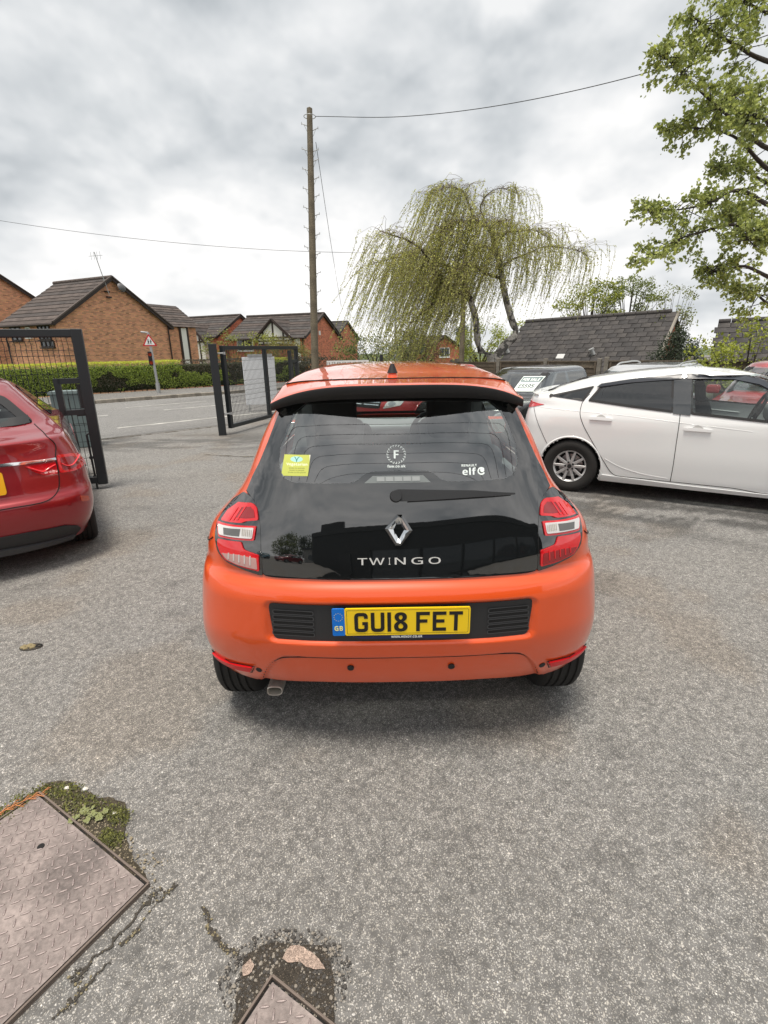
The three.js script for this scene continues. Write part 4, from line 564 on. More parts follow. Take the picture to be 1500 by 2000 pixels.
function tyreGeo(r, w, rim, grooves) {
  const key = [r, w, rim, grooves].join(); if (tyreCache[key]) return tyreCache[key]; const h = w / 2, P = [];
  const pt = (a, b) => P.push(new THREE.Vector2(a, b));
  pt(rim - 0.012, -h * 0.78); pt(rim + 0.004, -h * 0.86); pt(lerp(rim, r, 0.35), -h * 1.0); pt(lerp(rim, r, 0.62), -h * 0.99); pt(r - 0.016, -h * 0.9); pt(r - 0.004, -h * 0.76);
  const gr = grooves ? [-0.52, -0.18, 0.18, 0.52] : [-0.3, 0.3]; for (const g of gr) { const c = g * h; pt(r, c - 0.006); pt(r - 0.007, c - 0.0045); pt(r - 0.007, c + 0.0045); pt(r, c + 0.006); }
  pt(r - 0.004, h * 0.76); pt(r - 0.016, h * 0.9); pt(lerp(rim, r, 0.62), h * 0.99); pt(lerp(rim, r, 0.35), h * 1.0); pt(rim + 0.004, h * 0.86); pt(rim - 0.012, h * 0.78);
  const g = toCreasedNormals(new THREE.LatheGeometry(P, 64), 0.6); g.rotateZ(-Math.PI / 2); return tyreCache[key] = g; // axle along x, outer face at +x
}
function wheel(o, x, z, r, w, rim, { spokes = 10, pair = 0.1, flip = false, grooves = false, lift = 0, rimMat = M.rim } = {}) {
  const g = new THREE.Group(); g.name = 'wheel'; o.add(g); g.position.set(x, r + lift, z); if (flip) g.rotation.y = Math.PI;
  obj('tyre', tyreGeo(r, w, rim, grooves), M.rubber, g); const h = w / 2;
  const rg = toCreasedNormals(new THREE.LatheGeometry([[rim - 0.03, -h * 0.7], [rim - 0.02, h * 0.3], [rim - 0.03, h * 0.62], [rim - 0.012, h * 0.78], [rim + 0.004, h * 0.8], [rim + 0.006, h * 0.72]].map(p => new THREE.Vector2(...p)), 48), 0.5); rg.rotateZ(-Math.PI / 2); obj('rim', rg, rimMat, g);
  const bk = new THREE.CylinderGeometry(rim - 0.02, rim - 0.02, 0.01, 32); bk.rotateZ(Math.PI / 2); bk.translate(-h * 0.35, 0, 0); obj('brake_cover', bk, M.darkPlastic, g); const disc = new THREE.CylinderGeometry(rim * 0.68, rim * 0.68, 0.02, 32); disc.rotateZ(Math.PI / 2); disc.translate(-h * 0.05, 0, 0); obj('brake_disc', disc, M.steel, g);
  for (let i = 0; i < spokes; i++) { const a = Math.floor(i / 2) / (spokes / 2) * Math.PI * 2 + (i & 1 ? pair : -pair) + Math.PI / 2 + Math.PI / (spokes / 2) * 0, s = new THREE.ExtrudeGeometry(new THREE.Shape([[0.035, -0.013], [rim - 0.02, -0.010], [rim - 0.02, 0.010], [0.035, 0.013]].map(p => new THREE.Vector2(...p))), { depth: 0.018, bevelEnabled: true, bevelSize: 0.004, bevelThickness: 0.005, bevelSegments: 1 }); s.rotateZ(a + (i & 1 ? 0.09 : -0.09)); s.rotateY(Math.PI / 2); s.translate(h * 0.52, 0, 0); obj('spoke', s, rimMat, g); }
  const hub = new THREE.CylinderGeometry(0.058, 0.066, 0.03, 20); hub.rotateZ(-Math.PI / 2); hub.translate(h * 0.58, 0, 0); obj('hub', hub, rimMat, g); const cap = new THREE.CylinderGeometry(0.024, 0.024, 0.02, 16); cap.rotateZ(-Math.PI / 2); cap.translate(h * 0.75, 0, 0); obj('hub_cap', cap, M.darkPlastic, g);
  for (let i = 0; i < 5; i++) { const a = i / 5 * 6.2832 + 0.3, n = new THREE.CylinderGeometry(0.011, 0.011, 0.02, 8); n.rotateZ(-Math.PI / 2); n.translate(h * 0.76, Math.cos(a) * 0.045, Math.sin(a) * 0.045); obj('wheel_nut', n, M.darkPlastic, g); }
  return g;
}
function archOf(o, S, s, zc, yc, R, mat, from = -0.15, to = Math.PI + 0.15, lipR = 0.012, liner = true) { // lip round the wheel arch and the dark liner behind it
  const pts = []; for (let i = 0; i <= 36; i++) { const a = lerp(from, to, i / 36); pts.push(V(...S.side(s)(zc + R * Math.cos(a), yc + R * Math.sin(a), -0.002))); }
  obj('arch_lip', new THREE.TubeGeometry(new THREE.CatmullRomCurve3(pts), 48, lipR, 6), mat, o);
  if (!liner) return; const x = S.sideX(zc, yc + 0.1);
  const full = new THREE.CylinderGeometry(R + 0.012, R + 0.012, 0.34, 40, 1, true); full.rotateZ(Math.PI / 2); full.translate(s * (x - 0.2), yc, zc); const back = new THREE.CircleGeometry(R + 0.02, 32); back.rotateY(Math.PI / 2); back.translate(s * (x - 0.36), yc, zc);
  obj('arch_liner', [clipBelow(full, 0.2), clipBelow(back, 0.2)], M.seam, o);
}
function clipBelow(g0, y) { const g = g0.toNonIndexed(), p = g.attributes.position, keep = []; for (let i = 0; i < p.count; i += 3) if ((p.getY(i) + p.getY(i + 1) + p.getY(i + 2)) / 3 > y) keep.push(i, i + 1, i + 2); const out = new THREE.BufferGeometry(); for (const k of ['position', 'normal', 'uv']) { const a = g.attributes[k], n = a.itemSize, arr = new Float32Array(keep.length * n); keep.forEach((v, j) => { for (let q = 0; q < n; q++) arr[j * n + q] = a.array[v * n + q]; }); out.setAttribute(k, new THREE.BufferAttribute(arr, n)); } return out; }
function pane(o, S, map, loop, glass, { step = 0.07, seal = 0.022, lift = 0.004, name = 'window' } = {}) { const g = new THREE.Group(); g.name = name; o.add(g); obj('pane', patch(loop, null, step, map, lift), glass, g); if (seal) obj('seal', ringOn(loop, seal, map, lift + 0.003), M.darkPlastic, g); return g; }
const inset = (loop, d) => { const cx = loop.reduce((s, p) => s + p[0], 0) / loop.length, cy = loop.reduce((s, p) => s + p[1], 0) / loop.length, n = loop.length; return loop.map((p, i) => { const a = loop[(i + n - 1) % n], b = loop[(i + 1) % n]; let nx = -(b[1] - a[1]), ny = b[0] - a[0]; const l = Math.hypot(nx, ny) || 1; nx /= l; ny /= l; if (nx * (cx - p[0]) + ny * (cy - p[1]) < 0) { nx = -nx; ny = -ny; } return [p[0] + nx * d, p[1] + ny * d]; }); };
const fontBold = await new FontLoader().loadAsync('fonts/droid/droid_sans_bold.typeface.json'), fontReg = await new FontLoader().loadAsync('fonts/droid/droid_sans_regular.typeface.json');
function text(str, w, h, depth = 0.001, font = fontBold) { const g = new TextGeometry(str, { font, size: 1, depth: 0.01, curveSegments: 5, bevelEnabled: false }); g.computeBoundingBox(); const b = g.boundingBox; g.translate(-(b.min.x + b.max.x) / 2, -(b.min.y + b.max.y) / 2, 0); const sx = w ? w / (b.max.x - b.min.x) : h / (b.max.y - b.min.y), sy = h ? h / (b.max.y - b.min.y) : sx; g.scale(sx, sy, depth / 0.01); return g; }
// lay flat lettering built about the origin onto a surface point
function lay(g, map, u, v, lift) { const p = V(...map(u, v, lift)), a = V(...map(u + 0.02, v, lift)), b = V(...map(u, v + 0.02, lift)), x = a.sub(p).normalize(), y0 = b.sub(p).normalize(), z = x.clone().cross(y0).normalize(), y = z.clone().cross(x); g.applyMatrix4(new THREE.Matrix4().makeBasis(x, y, z).setPosition(p)); return g; }
function cabin(o, { w, z0, z1, belt, roof, wheelSide = 1, seats = 1, mat = M.seatCloth }) { // seats, dashboard and steering wheel between z0 (rear) and z1 (dash)
  const mid = lerp(z0, z1, 0.62);
  obj('floor_pan', box(w * 1.7, 0.06, Math.abs(z1 - z0) + 0.3, 0, 0.34, (z0 + z1) / 2), M.darkPlastic, o);
  obj('rear_bench', [rbox(w * 1.5, belt - 0.42, 0.16, 0.05, 0, (belt + 0.42) / 2 + 0.03, z0 - 0.1, 0.22), rbox(w * 1.5, 0.16, 0.5, 0.05, 0, 0.55, z0 - 0.4)], mat, o);
  for (const s of [-1, 1]) { obj('front_seat', [rbox(0.46, belt - 0.38, 0.14, 0.06, s * w * 0.46, (belt + 0.42) / 2 + 0.06, mid, 0.2), rbox(0.46, 0.16, 0.5, 0.06, s * w * 0.46, 0.52, mid - 0.32)], mat, o); obj('headrest', rbox(0.26, 0.2, 0.1, 0.04, s * w * 0.46, belt + 0.2, mid + 0.1, 0.2), mat, o); }
  obj('dashboard', rbox(w * 1.75, 0.22, 0.4, 0.08, 0, belt - 0.07, z1 - 0.05), M.trimInside, o);
  obj('steering_wheel', [place(new THREE.TorusGeometry(0.18, 0.016, 8, 28), wheelSide * w * 0.46, belt + 0.02, z1 + 0.3, -0.35), place(new THREE.CylinderGeometry(0.07, 0.07, 0.04, 16), wheelSide * w * 0.46, belt + 0.01, z1 + 0.29, 1.2), box(0.32, 0.03, 0.02, wheelSide * w * 0.46, belt + 0.01, z1 + 0.3, -0.35)], M.darkPlastic, o);
}
// ---------------------------------------------------------------- the orange hatchback
{
  const S = new CarShape([
    [.22, -.15, -3.36, .85, .42, 2.8, .6, 2.4], [.285, -.085, -3.40, .85, .45, 2.8, .6, 2.4], [.33, -.06, -3.46, .86, .46, 2.85, .6, 2.4], [.38, -.04, -3.49, .868, .46, 2.85, .6, 2.4], [.45, -.02, -3.5, .873, .46, 2.85, .6, 2.4], [.57, 0, -3.52, .858, .46, 2.9, .6, 2.4], [.70, -.002, -3.52, .838, .46, 3.0, .6, 2.4], [.76, -.018, -3.5, .826, .46, 3.1, .6, 2.4], [.79, -.0455, -3.47, .82, .46, 3.2, .6, 2.4], [.80, -.05, -3.46, .818, .46, 3.2, .6, 2.4], [.82, -.0545, -3.42, .813, .46, 3.25, .6, 2.4], [.86, -.063, -3.36, .806, .46, 3.4, .6, 2.4], [.94, -.083, -3.12, .775, .46, 3.6, .5, 2.4], [1.034, -.109, -2.85, .684, .46, 4, .4, 2.6], [1.085, -.125, -2.75, .642, .46, 4.3, .4, 2.8], [1.13, -.14, -2.67, .613, .46, 4.6, .4, 3], [1.2, -.166, -2.56, .58, .46, 5, .4, 3], [1.276, -.197, -2.44, .548, .46, 5, .4, 3], [1.34, -.226, -2.34, .515, .46, 5, .4, 3], [1.4, -.256, -2.24, .482, .46, 5, .4, 3], [1.44, -.278, -2.17, .47, .46, 4.5, .4, 3], [1.465, -.31, -2.11, .474, .46, 4, .4, 3], [1.48, -.38, -2.05, .463, .45, 3.5, .4, 2.8], [1.495, -.52, -1.97, .445, .4, 3, .35, 2.6], [1.51, -.70, -1.88, .405, .3, 2.6, .3, 2.4], [1.522, -.90, -1.8, .325, .25, 2.4, .25, 2.2], [1.53, -1.10, -1.6, .16, .08, 2, .08, 2]]);
  const o = thing('orange_hatchback', 'orange hatchback seen from behind with black glass tailgate and yellow number plate', 'car', [0.056, 0, -1.594]);
  const map = S.rear, flip = S.rearFlip;
  const mirror = P => P.map(([x, y]) => [-x, y]).reverse();
  // openings
  const winHalf = [[0, 1.418], [-0.34, 1.41], [-0.385, 1.375], [-0.41, 1.32], [-0.434, 1.255], [-0.438, 1.19], [-0.42, 1.155], [-0.385, 1.141], [-0.29, 1.138], [-0.178, 1.138], [-0.152, 1.146], [-0.126, 1.167], [-0.10, 1.176], [0, 1.178]];
  const win = [...winHalf, ...winHalf.slice(1, -1).reverse().map(([x, y]) => [-x, y])];
  const sideWin = roundLoop([[-0.62, 1.02], [-0.72, 1.37], [-2.12, 1.37], [-2.5, 1.03]], 0.05), sideCut = inset(sideWin, -0.0), wind = roundLoop([[-0.44, 1.06], [-0.36, 1.42], [0.36, 1.42], [0.44, 1.06]], 0.04);
  const winCut = win.map(([x, y]) => [x * 1.06, 1.27 + (y - 1.27) * 1.06]);
  const Rw = 0.30, zA = -0.55, zB = -2.9;
  S.shell(o, (x, y, z, k) => {
    if (k === 'rear' && y < 0.795) return null;
    if (k === 'rear' && Math.abs(x) < 0.452 && y > 1.105 && y < 1.432 && z > -0.9) return null;
    if (k !== 'rear' && k !== 'top' && Math.abs(x) > 0.4 && inPoly(z, y, sideCut)) return Math.abs(z + 1.42) < 0.05 ? 'pillar' : null;
    if (k === 'front' && inPoly(x, y, wind)) return null;
    for (const zc of [zA, zB]) if (Math.abs(x) > 0.5 && y < 0.75 && Math.hypot(z - zc, y - 0.3) < 0.36) return null;
    return 'body';
  }, { body: M.orange, pillar: M.glossBlack }, { rowStep: 0.028, sideStep: 0.045, tr: 34 });
  // bumper: a finer skin with the number plate recess and the lower valance pressed into it
  {
    const T = []; for (let i = 0; i <= 90; i++) T.push(i < 66 ? i / 66 * 0.86 : 0.86 + 0.14 * Math.sin((i - 66) / 24 * Math.PI / 2)); const tt = [...T.slice(1).reverse().map(t => -t), ...T], NR = 84, pos = [], idx = [];
    const low = t => 0.318 - 0.022 * sstep(0.35, 0.68, Math.abs(t)) + 0.02 * sstep(0.8, 1, Math.abs(t)); const dent = (x, y) => { const ax = Math.abs(x); const qx = Math.max(ax - 0.478, 0), qy = Math.max(Math.abs(y - 0.633) - 0.056, 0), d = Math.hypot(qx, qy) - 0.024; let r = -0.016 * sstep(0.008, -0.006, d); const yt = 0.478 - 0.18 * Math.pow(clamp((ax - 0.42) / 0.155), 2.2); r += -0.013 * sstep(0.007, -0.007, y - yt) * sstep(0.60, 0.57, ax); return r; };
    for (let j = 0; j <= NR; j++) for (const t of tt) { const lo = low(t), y = lerp(lo, 0.797, j / NR), w = S.row(y).w, x = w * clamp(t, -0.99995, 0.99995), p = map(x, y, 0.001 + dent(x, y)); pos.push(...p); }
    const n = tt.length; for (let j = 0; j < NR; j++) for (let i = 0; i < n - 1; i++) { const a = j * n + i, b = a + n; if (Math.abs(pos[a * 3]) > 0.6 && pos[a * 3 + 2] < -0.43 && Math.hypot(pos[a * 3 + 2] - zA, pos[a * 3 + 1] - 0.3) < 0.352) continue; idx.push(a, a + 1, b, a + 1, b + 1, b); }
    const g = new THREE.BufferGeometry(); g.setAttribute('position', new THREE.Float32BufferAttribute(pos, 3)); g.setIndex(idx); g.computeVertexNormals(); obj('rear_bumper', g, M.orange, o);
    // return edge under the bumper
    const lip = []; for (const t of tt) { const y = low(t), w = S.row(y).w; lip.push(map(w * clamp(t, -0.99995, 0.99995), y, 0.001 + dent(w * t, y))); } const lp = [], li = []; lip.forEach(p => lp.push(...p, p[0] * 0.97, p[1] + 0.02, p[2] - 0.06)); for (let i = 0; i < lip.length - 1; i++) li.push(i * 2, i * 2 + 1, i * 2 + 2, i * 2 + 2, i * 2 + 1, i * 2 + 3); const lg = new THREE.BufferGeometry(); lg.setAttribute('position', new THREE.Float32BufferAttribute(lp, 3)); lg.setIndex(li); lg.computeVertexNormals(); obj('bumper_return', lg, M.orange, o);
  }
  obj('underbody', [rbox(1.36, 0.16, 2.6, 0.04, 0, 0.30, -1.62), rbox(1.0, 0.16, 0.4, 0.05, 0, 0.40, -0.50)], M.darkPlastic, o);
  // black panel in the recess, with its slots
  {
    const loop = roundLoop([[-0.487, 0.556], [-0.499, 0.70], [-0.485, 0.709], [0.485, 0.709], [0.499, 0.70], [0.487, 0.556]], 0.022, 4); const pan = new THREE.Group(); pan.name = 'plate_panel'; o.add(pan); obj('panel', patch(loop, null, 0.03, map, -0.0115), M.plastic, pan);
    for (const s of [-1, 1]) for (let i = 0; i < 5; i++) { const y = 0.675 - i * 0.0225, x0 = 0.328, x1 = 0.478 + 0.002 * i, L = roundLoop([[s * x0, y - 0.0062], [s * x1, y - 0.0062], [s * x1, y + 0.0062], [s * x0, y + 0.0062]], 0.0058, 3); obj('slot', patch(L, null, 0.03, map, -0.0095), M.seam, pan); obj('slot_rim', ringOn(roundLoop([[s * (x0 - 0.004), y - 0.0095], [s * (x1 + 0.004), y - 0.0095], [s * (x1 + 0.004), y + 0.0095], [s * (x0 - 0.004), y + 0.0095]], 0.009, 3), 0.0035, map, -0.0065), M.satin, pan); }
  }
  { // number plate
    const np = new THREE.Group(); np.name = 'number_plate'; o.add(np); const z = 0.0125, Y = 0.656; const flat = (x, y, l) => [x, y, z + l];
    obj('plate_back', slab(roundLoop([[-0.206, Y - 0.0555], [0.252, Y - 0.0555], [0.252, Y + 0.0555], [-0.206, Y + 0.0555]], 0.008), null, 0.2, flat, 0.004, 0.006), M.yellow, np);
    obj('blue_band', slab(roundLoop([[-0.252, Y - 0.0555], [-0.2062, Y - 0.0555], [-0.2062, Y + 0.0555], [-0.252, Y + 0.0555]], 0.006), null, 0.2, flat, 0.004, 0.006), M.blue, np);
    obj('border', ringOn(roundLoop([[-0.199, Y - 0.049], [0.246, Y - 0.049], [0.246, Y + 0.049], [-0.199, Y + 0.049]], 0.006), 0.0012, flat, 0.0046), M.ink, np);
    let x = -0.171; const cw = 0.0495, H = 0.0795, gap = 0.0107; const chars = []; for (const ch of 'GU18 FET') { if (ch === ' ') { x += 0.0315 - gap; continue; } const w = ch === '1' ? 0.0135 : cw; let g; if (ch === '1') g = box(w, H, 0.0012); else if ('FETU'.includes(ch)) { const s = 0.0135, b = []; if (ch === 'F') b.push(box(s, H, 0.0012, -w / 2 + s / 2), box(w - s, s, 0.0012, s / 2, H / 2 - s / 2), box(w * 0.83 - s, s, 0.0012, s / 2 - w * 0.085, 0.002)); if (ch === 'E') b.push(box(s, H, 0.0012, -w / 2 + s / 2), box(w - s, s, 0.0012, s / 2, H / 2 - s / 2), box(w * 0.87 - s, s, 0.0012, s / 2 - w * 0.065, 0.001), box(w - s, s, 0.0012, s / 2, -H / 2 + s / 2)); if (ch === 'T') b.push(box(w, s, 0.0012, 0, H / 2 - s / 2), box(s, H - s, 0.0012, 0, -s / 2)); if (ch === 'U') { const sh = new THREE.Shape(); const r = 0.02; sh.moveTo(-w / 2, H / 2); sh.lineTo(-w / 2, -H / 2 + r); sh.quadraticCurveTo(-w / 2, -H / 2, -w / 2 + r, -H / 2); sh.lineTo(w / 2 - r, -H / 2); sh.quadraticCurveTo(w / 2, -H / 2, w / 2, -H / 2 + r); sh.lineTo(w / 2, H / 2); sh.lineTo(w / 2 - s, H / 2); sh.lineTo(w / 2 - s, -H / 2 + r); sh.quadraticCurveTo(w / 2 - s, -H / 2 + s, w / 2 - r, -H / 2 + s); sh.lineTo(-w / 2 + r, -H / 2 + s); sh.quadraticCurveTo(-w / 2 + s, -H / 2 + s, -w / 2 + s, -H / 2 + r); sh.lineTo(-w / 2 + s, H / 2); b.push(new THREE.ExtrudeGeometry(sh, { depth: 0.0012, bevelEnabled: false })); } g = merge(b); } else if (ch === 'G') { const s = 0.0135, r = 0.019, sh = new THREE.Shape(), W = w / 2, K = H / 2; sh.moveTo(W, K - 0.024); sh.lineTo(W, K - r); sh.quadraticCurveTo(W, K, W - r, K); sh.lineTo(-W + r, K); sh.quadraticCurveTo(-W, K, -W, K - r); sh.lineTo(-W, -K + r); sh.quadraticCurveTo(-W, -K, -W + r, -K); sh.lineTo(W - r, -K); sh.quadraticCurveTo(W, -K, W, -K + r); sh.lineTo(W, 0.002); sh.lineTo(0.004, 0.002); sh.lineTo(0.004, -0.0105); sh.lineTo(W - s, -0.0105); sh.lineTo(W - s, -K + r); sh.quadraticCurveTo(W - s, -K + s, W - r, -K + s); sh.lineTo(-W + r, -K + s); sh.quadraticCurveTo(-W + s, -K + s, -W + s, -K + r); sh.lineTo(-W + s, K - r); sh.quadraticCurveTo(-W + s, K - s, -W + r, K - s); sh.lineTo(W - r, K - s); sh.quadraticCurveTo(W - s, K - s, W - s, K - r); sh.lineTo(W - s, K - 0.024); g = new THREE.ExtrudeGeometry(sh, { depth: 0.0012, bevelEnabled: false }); } else g = text(ch, w, H, 0.0012); g.translate(x + w / 2, Y - 0.001, z + 0.0046); obj('character', g, M.ink, np); x += w + gap; }
    const st = []; for (let i = 0; i < 12; i++) { const a = i / 12 * 6.2832; st.push(place(new THREE.CircleGeometry(0.0022, 5), -0.229 + Math.sin(a) * 0.0155, Y + 0.022 + Math.cos(a) * 0.0155, z + 0.0046)); } obj('star_ring', st, M.cream, np); obj('country_code', text('GB', 0.031, 0.019).translate(-0.229, Y - 0.024, z + 0.0046), std(0.9, 0.82, 0.3), np);
    obj('dealer_strip', slab([[-0.2, Y - 0.0555], [0.24, Y - 0.0555], [0.17, Y - 0.072], [-0.15, Y - 0.072]].reverse(), null, 0.2, flat, 0.002, 0.006), M.navy, np); obj('dealer_lettering', text('WWW.HENDY.CO.UK', 0.115, 0.0095).translate(0.02, Y - 0.0635, z + 0.0024), M.paper, np);
  }
  // tailgate: one sheet of black glass with a clear window in it
  const gateHalf = [[0, 0.797], [-0.20, 0.798], [-0.345, 0.801], [-0.503, 0.807], [-0.510, 0.815], [-0.510, 0.96], [-0.517, 1.028], [-0.538, 1.068], [-0.574, 1.094], [-0.550, 1.145], [-0.518, 1.20], [-0.486, 1.27], [-0.462, 1.33], [-0.438, 1.39], [-0.42, 1.43], [0, 1.445]];
  const gate = [...gateHalf, ...gateHalf.slice(1, -1).reverse().map(([x, y]) => [-x, y])];
  const tg = new THREE.Group(); tg.name = 'tailgate'; o.add(tg);
  obj('black_glass', slab(gate, [win], 0.034, map, 0.009, 0.012), M.glossBlack, tg); obj('window_pane', patch(win, null, 0.034, map, 0.0085), M.rearGlass, tg);
  obj('shut_line', [lineOn(gate.slice(0, 9).map(p => [p[0] * 1.006, p[1]]), map, 0.0035, 0.004, 60), lineOn(gate.slice(0, 9).map(p => [-p[0] * 1.006, p[1]]), map, 0.0035, 0.004, 60)], M.seam, tg);
  const heat = []; for (let i = 0; i < 6; i++) { const y = 1.168 + i * 0.033, w = 0.23 + i * 0.028; heat.push(lineOn([[-w - 0.05, 1.140 + i * 0.002], [-w - 0.02, y - 0.014], [-w + 0.05, y], [0, y + 0.002], [w - 0.05, y], [w + 0.02, y - 0.014], [w + 0.05, 1.140 + i * 0.002]], map, 0.0006, 0.009, 50)); } obj('heater_wires', heat, M.seam, tg);
  obj('brake_strip', patch([[-0.126, 1.1365], [0.116, 1.1365], [0.088, 1.161], [-0.095, 1.161]], null, 0.04, map, 0.0105), std(0.20, 0.22, 0.22, { roughness: 0.1 }), tg); obj('brake_lens', [...Array(5)].map((_, i) => patch([[-0.08 + i * 0.032, 1.142], [-0.052 + i * 0.032, 1.142], [-0.052 + i * 0.032, 1.157], [-0.08 + i * 0.032, 1.157]], null, 0.04, map, 0.012)), std(0.34, 0.36, 0.36, { roughness: 0.2 }), tg);
  // badge
  { const sh = new THREE.Shape([[-0.006, 0.056], [0.014, 0.056], [0.05, -0.002], [0.008, -0.056], [-0.012, -0.056], [-0.05, 0.006]].map(p => new THREE.Vector2(...p))); sh.holes.push(new THREE.Path([[0.001, 0.033], [-0.019, 0.003], [0.001, -0.033], [0.020, 0.0]].map(p => new THREE.Vector2(...p)))); const pts = [[-0.006, 0.056], [0.014, 0.056], [0.05, -0.002], [0.008, -0.056], [-0.012, -0.056], [-0.05, 0.006]], inn = [[0.001, 0.033], [0.006, 0.026], [0.020, 0.0], [0.001, -0.033], [-0.004, -0.026], [-0.019, 0.003]]; const pos = []; const N = 6; const face = (a, b, c, d, za, zb, zc, zd) => pos.push(...a, za, ...b, zb, ...c, zc, ...a, za, ...c, zc, ...d, zd); for (let i = 0; i < N; i++) { const j = (i + 1) % N, A = pts[i], B = pts[j], C = inn[j], D = inn[i], mA = [(A[0] + D[0]) / 2 * 1.08, (A[1] + D[1]) / 2 * 1.08], mB = [(B[0] + C[0]) / 2 * 1.08, (B[1] + C[1]) / 2 * 1.08]; face(A, B, mB, mA, 0.002, 0.002, 0.017, 0.017); face(mA, mB, C, D, 0.017, 0.017, 0.004, 0.004); } const g = new THREE.BufferGeometry(); g.setAttribute('position', new THREE.Float32BufferAttribute(pos, 3)); g.computeVertexNormals(); obj('badge', lay(g, map, -0.004, 0.973, 0.009), M.chrome, tg); }
  { const g = []; const ls = [['T', -0.138], ['W', -0.085], ['I', -0.039], ['N', 0.0], ['G', 0.062], ['O', 0.126]]; for (const [c, x] of ls) g.push(obj('letter', lay(text(c, { T: 0.036, W: 0.056, I: 0.006, N: 0.040, G: 0.042, O: 0.044 }[c], 0.025, 0.002, fontReg), map, x, 0.863, 0.0095), std(0.72, 0.72, 0.70, { metalness: 0.4, roughness: 0.35 }), tg)); }
  // wiper
  { const wp = new THREE.Group(); wp.name = 'wiper'; o.add(wp); obj('arm', slab(roundLoop([[-0.028, 1.073], [-0.034, 1.102], [-0.005, 1.113], [0.265, 1.105], [0.412, 1.090], [0.412, 1.084], [0.275, 1.082], [0.05, 1.072]], 0.006), null, 0.03, map, 0.038, 0.02), M.plastic, wp); obj('blade', slab([[0.03, 1.068], [0.40, 1.081], [0.40, 1.086], [0.03, 1.078]], null, 0.03, map, 0.027, 0.02), M.darkPlastic, wp); const k = new THREE.CylinderGeometry(0.019, 0.023, 0.04, 18); k.rotateX(Math.PI / 2); obj('pivot', lay(k, map, -0.012, 1.090, 0.03), M.plastic, wp); }
  // stickers
  { const W = std(0.80, 0.88, 0.86, { roughness: 0.5 }); const st = new THREE.Group(); st.name = 'window_stickers'; o.add(st);
    obj('round_sticker', [...[...Array(20)].map((_, i) => { const a = i / 20 * 6.2832, g = new THREE.ShapeGeometry(new THREE.Shape([[-0.004, -0.003], [0, 0.001], [0.004, -0.003], [0.004, -0.0005], [0, 0.0035], [-0.004, -0.0005]].map(p => new THREE.Vector2(...p)))); g.rotateZ(-a + 0.9); g.translate(Math.sin(a) * 0.032, Math.cos(a) * 0.032, 0); return lay(g, map, -0.008, 1.233, 0.0105); }), lay(text('F', 0.018, 0.03, 0.0006), map, -0.008, 1.233, 0.0105), lay(text('fow.co.uk', 0.066, 0.0105, 0.0006), map, -0.008, 1.193, 0.0105)], W, st);
    obj('oil_sticker', [lay(text('RENAULT', 0.056, 0.0085, 0.0006, fontBold), map, 0.256, 1.191, 0.0105), lay(text('elf', 0.050, 0.027, 0.0006), map, 0.256, 1.171, 0.0105), lay(new THREE.RingGeometry(0.009, 0.0145, 20, 1, 0.6, 5.2), map, 0.300, 1.171, 0.0107), lay(new THREE.CircleGeometry(0.008, 14), map, 0.303, 1.174, 0.0109)], W, st);
    const tex = canvasTex(256, 200, (x, w, h) => { x.fillStyle = '#c4cb62'; x.fillRect(0, 0, w, h); x.fillStyle = '#aee0da'; x.beginPath(); x.ellipse(135, 42, 52, 27, 0, 0, 7); x.fill(); x.strokeStyle = '#4d8f86'; x.lineWidth = 7; x.beginPath(); x.moveTo(118, 20); x.quadraticCurveTo(134, 40, 135, 68); x.quadraticCurveTo(136, 34, 160, 20); x.stroke(); x.fillStyle = '#eef4d8'; x.font = 'bold 34px sans-serif'; x.textAlign = 'center'; x.fillText('Vegetarian', 138, 102); x.fillStyle = '#55582a'; x.font = '17px sans-serif'; x.fillText('kinder to animals', 136, 132); x.fillText('kinder to people', 136, 152); x.fillText('kinder to the planet', 136, 172); x.fillStyle = '#f4f4e6'; x.fillRect(244, 0, 12, 200); });
    const mt = std(1, 1, 1, { roughness: 0.6, map: tex }); const pg = patch([[-0.420, 1.163], [-0.330, 1.163], [-0.320, 1.235], [-0.416, 1.235], [-0.427, 1.172]], null, 0.05, map, 0.0105), uv = pg.attributes.uv; for (let i = 0; i < uv.count; i++) uv.setXY(i, (uv.getX(i) + 0.43) / 0.112, (uv.getY(i) - 1.163) / 0.072); obj('green_sticker', pg, mt, st); }
  // lamps, one each side
  for (const [m, s] of [[map, -1], [flip, 1]]) {
    const l = new THREE.Group(); l.name = 'tail_lamp'; o.add(l);
    obj('housing', slab(roundLoop([[-0.589, 1.087], [-0.539, 1.073], [-0.517, 1.040], [-0.510, 0.983], [-0.513, 0.800], [-0.575, 0.813], [-0.663, 0.835], [-0.702, 0.866], [-0.716, 0.911], [-0.714, 0.961], [-0.690, 1.002], [-0.648, 1.045]], 0.012, 3), null, 0.03, m, 0.007, 0.02), M.glossBlack, l);
    obj('stop_lens', slab(roundLoop([[-0.606, 1.048], [-0.544, 1.058], [-0.525, 1.044], [-0.520, 1.002], [-0.569, 0.993], [-0.589, 0.984], [-0.687, 0.972], [-0.660, 1.008]], 0.006, 3), null, 0.025, m, 0.0125, 0.008), M.lensRed, l);
    obj('stop_inner', [patch([[-0.589, 1.034], [-0.550, 1.044], [-0.535, 1.032], [-0.532, 1.010], [-0.570, 1.002], [-0.619, 0.997]], null, 0.03, m, 0.0135), ], M.lensDeep, l); for (let i = 0; i < 3; i++) obj('lens_rib', slab([[-0.645 + i * 0.018, 0.983 + i * 0.004], [-0.638 + i * 0.018, 0.983 + i * 0.004], [-0.603 + i * 0.018, 1.031 + i * 0.005], [-0.609 + i * 0.018, 1.031 + i * 0.005]], null, 0.03, m, 0.0145, 0.004), M.lensRed, l);
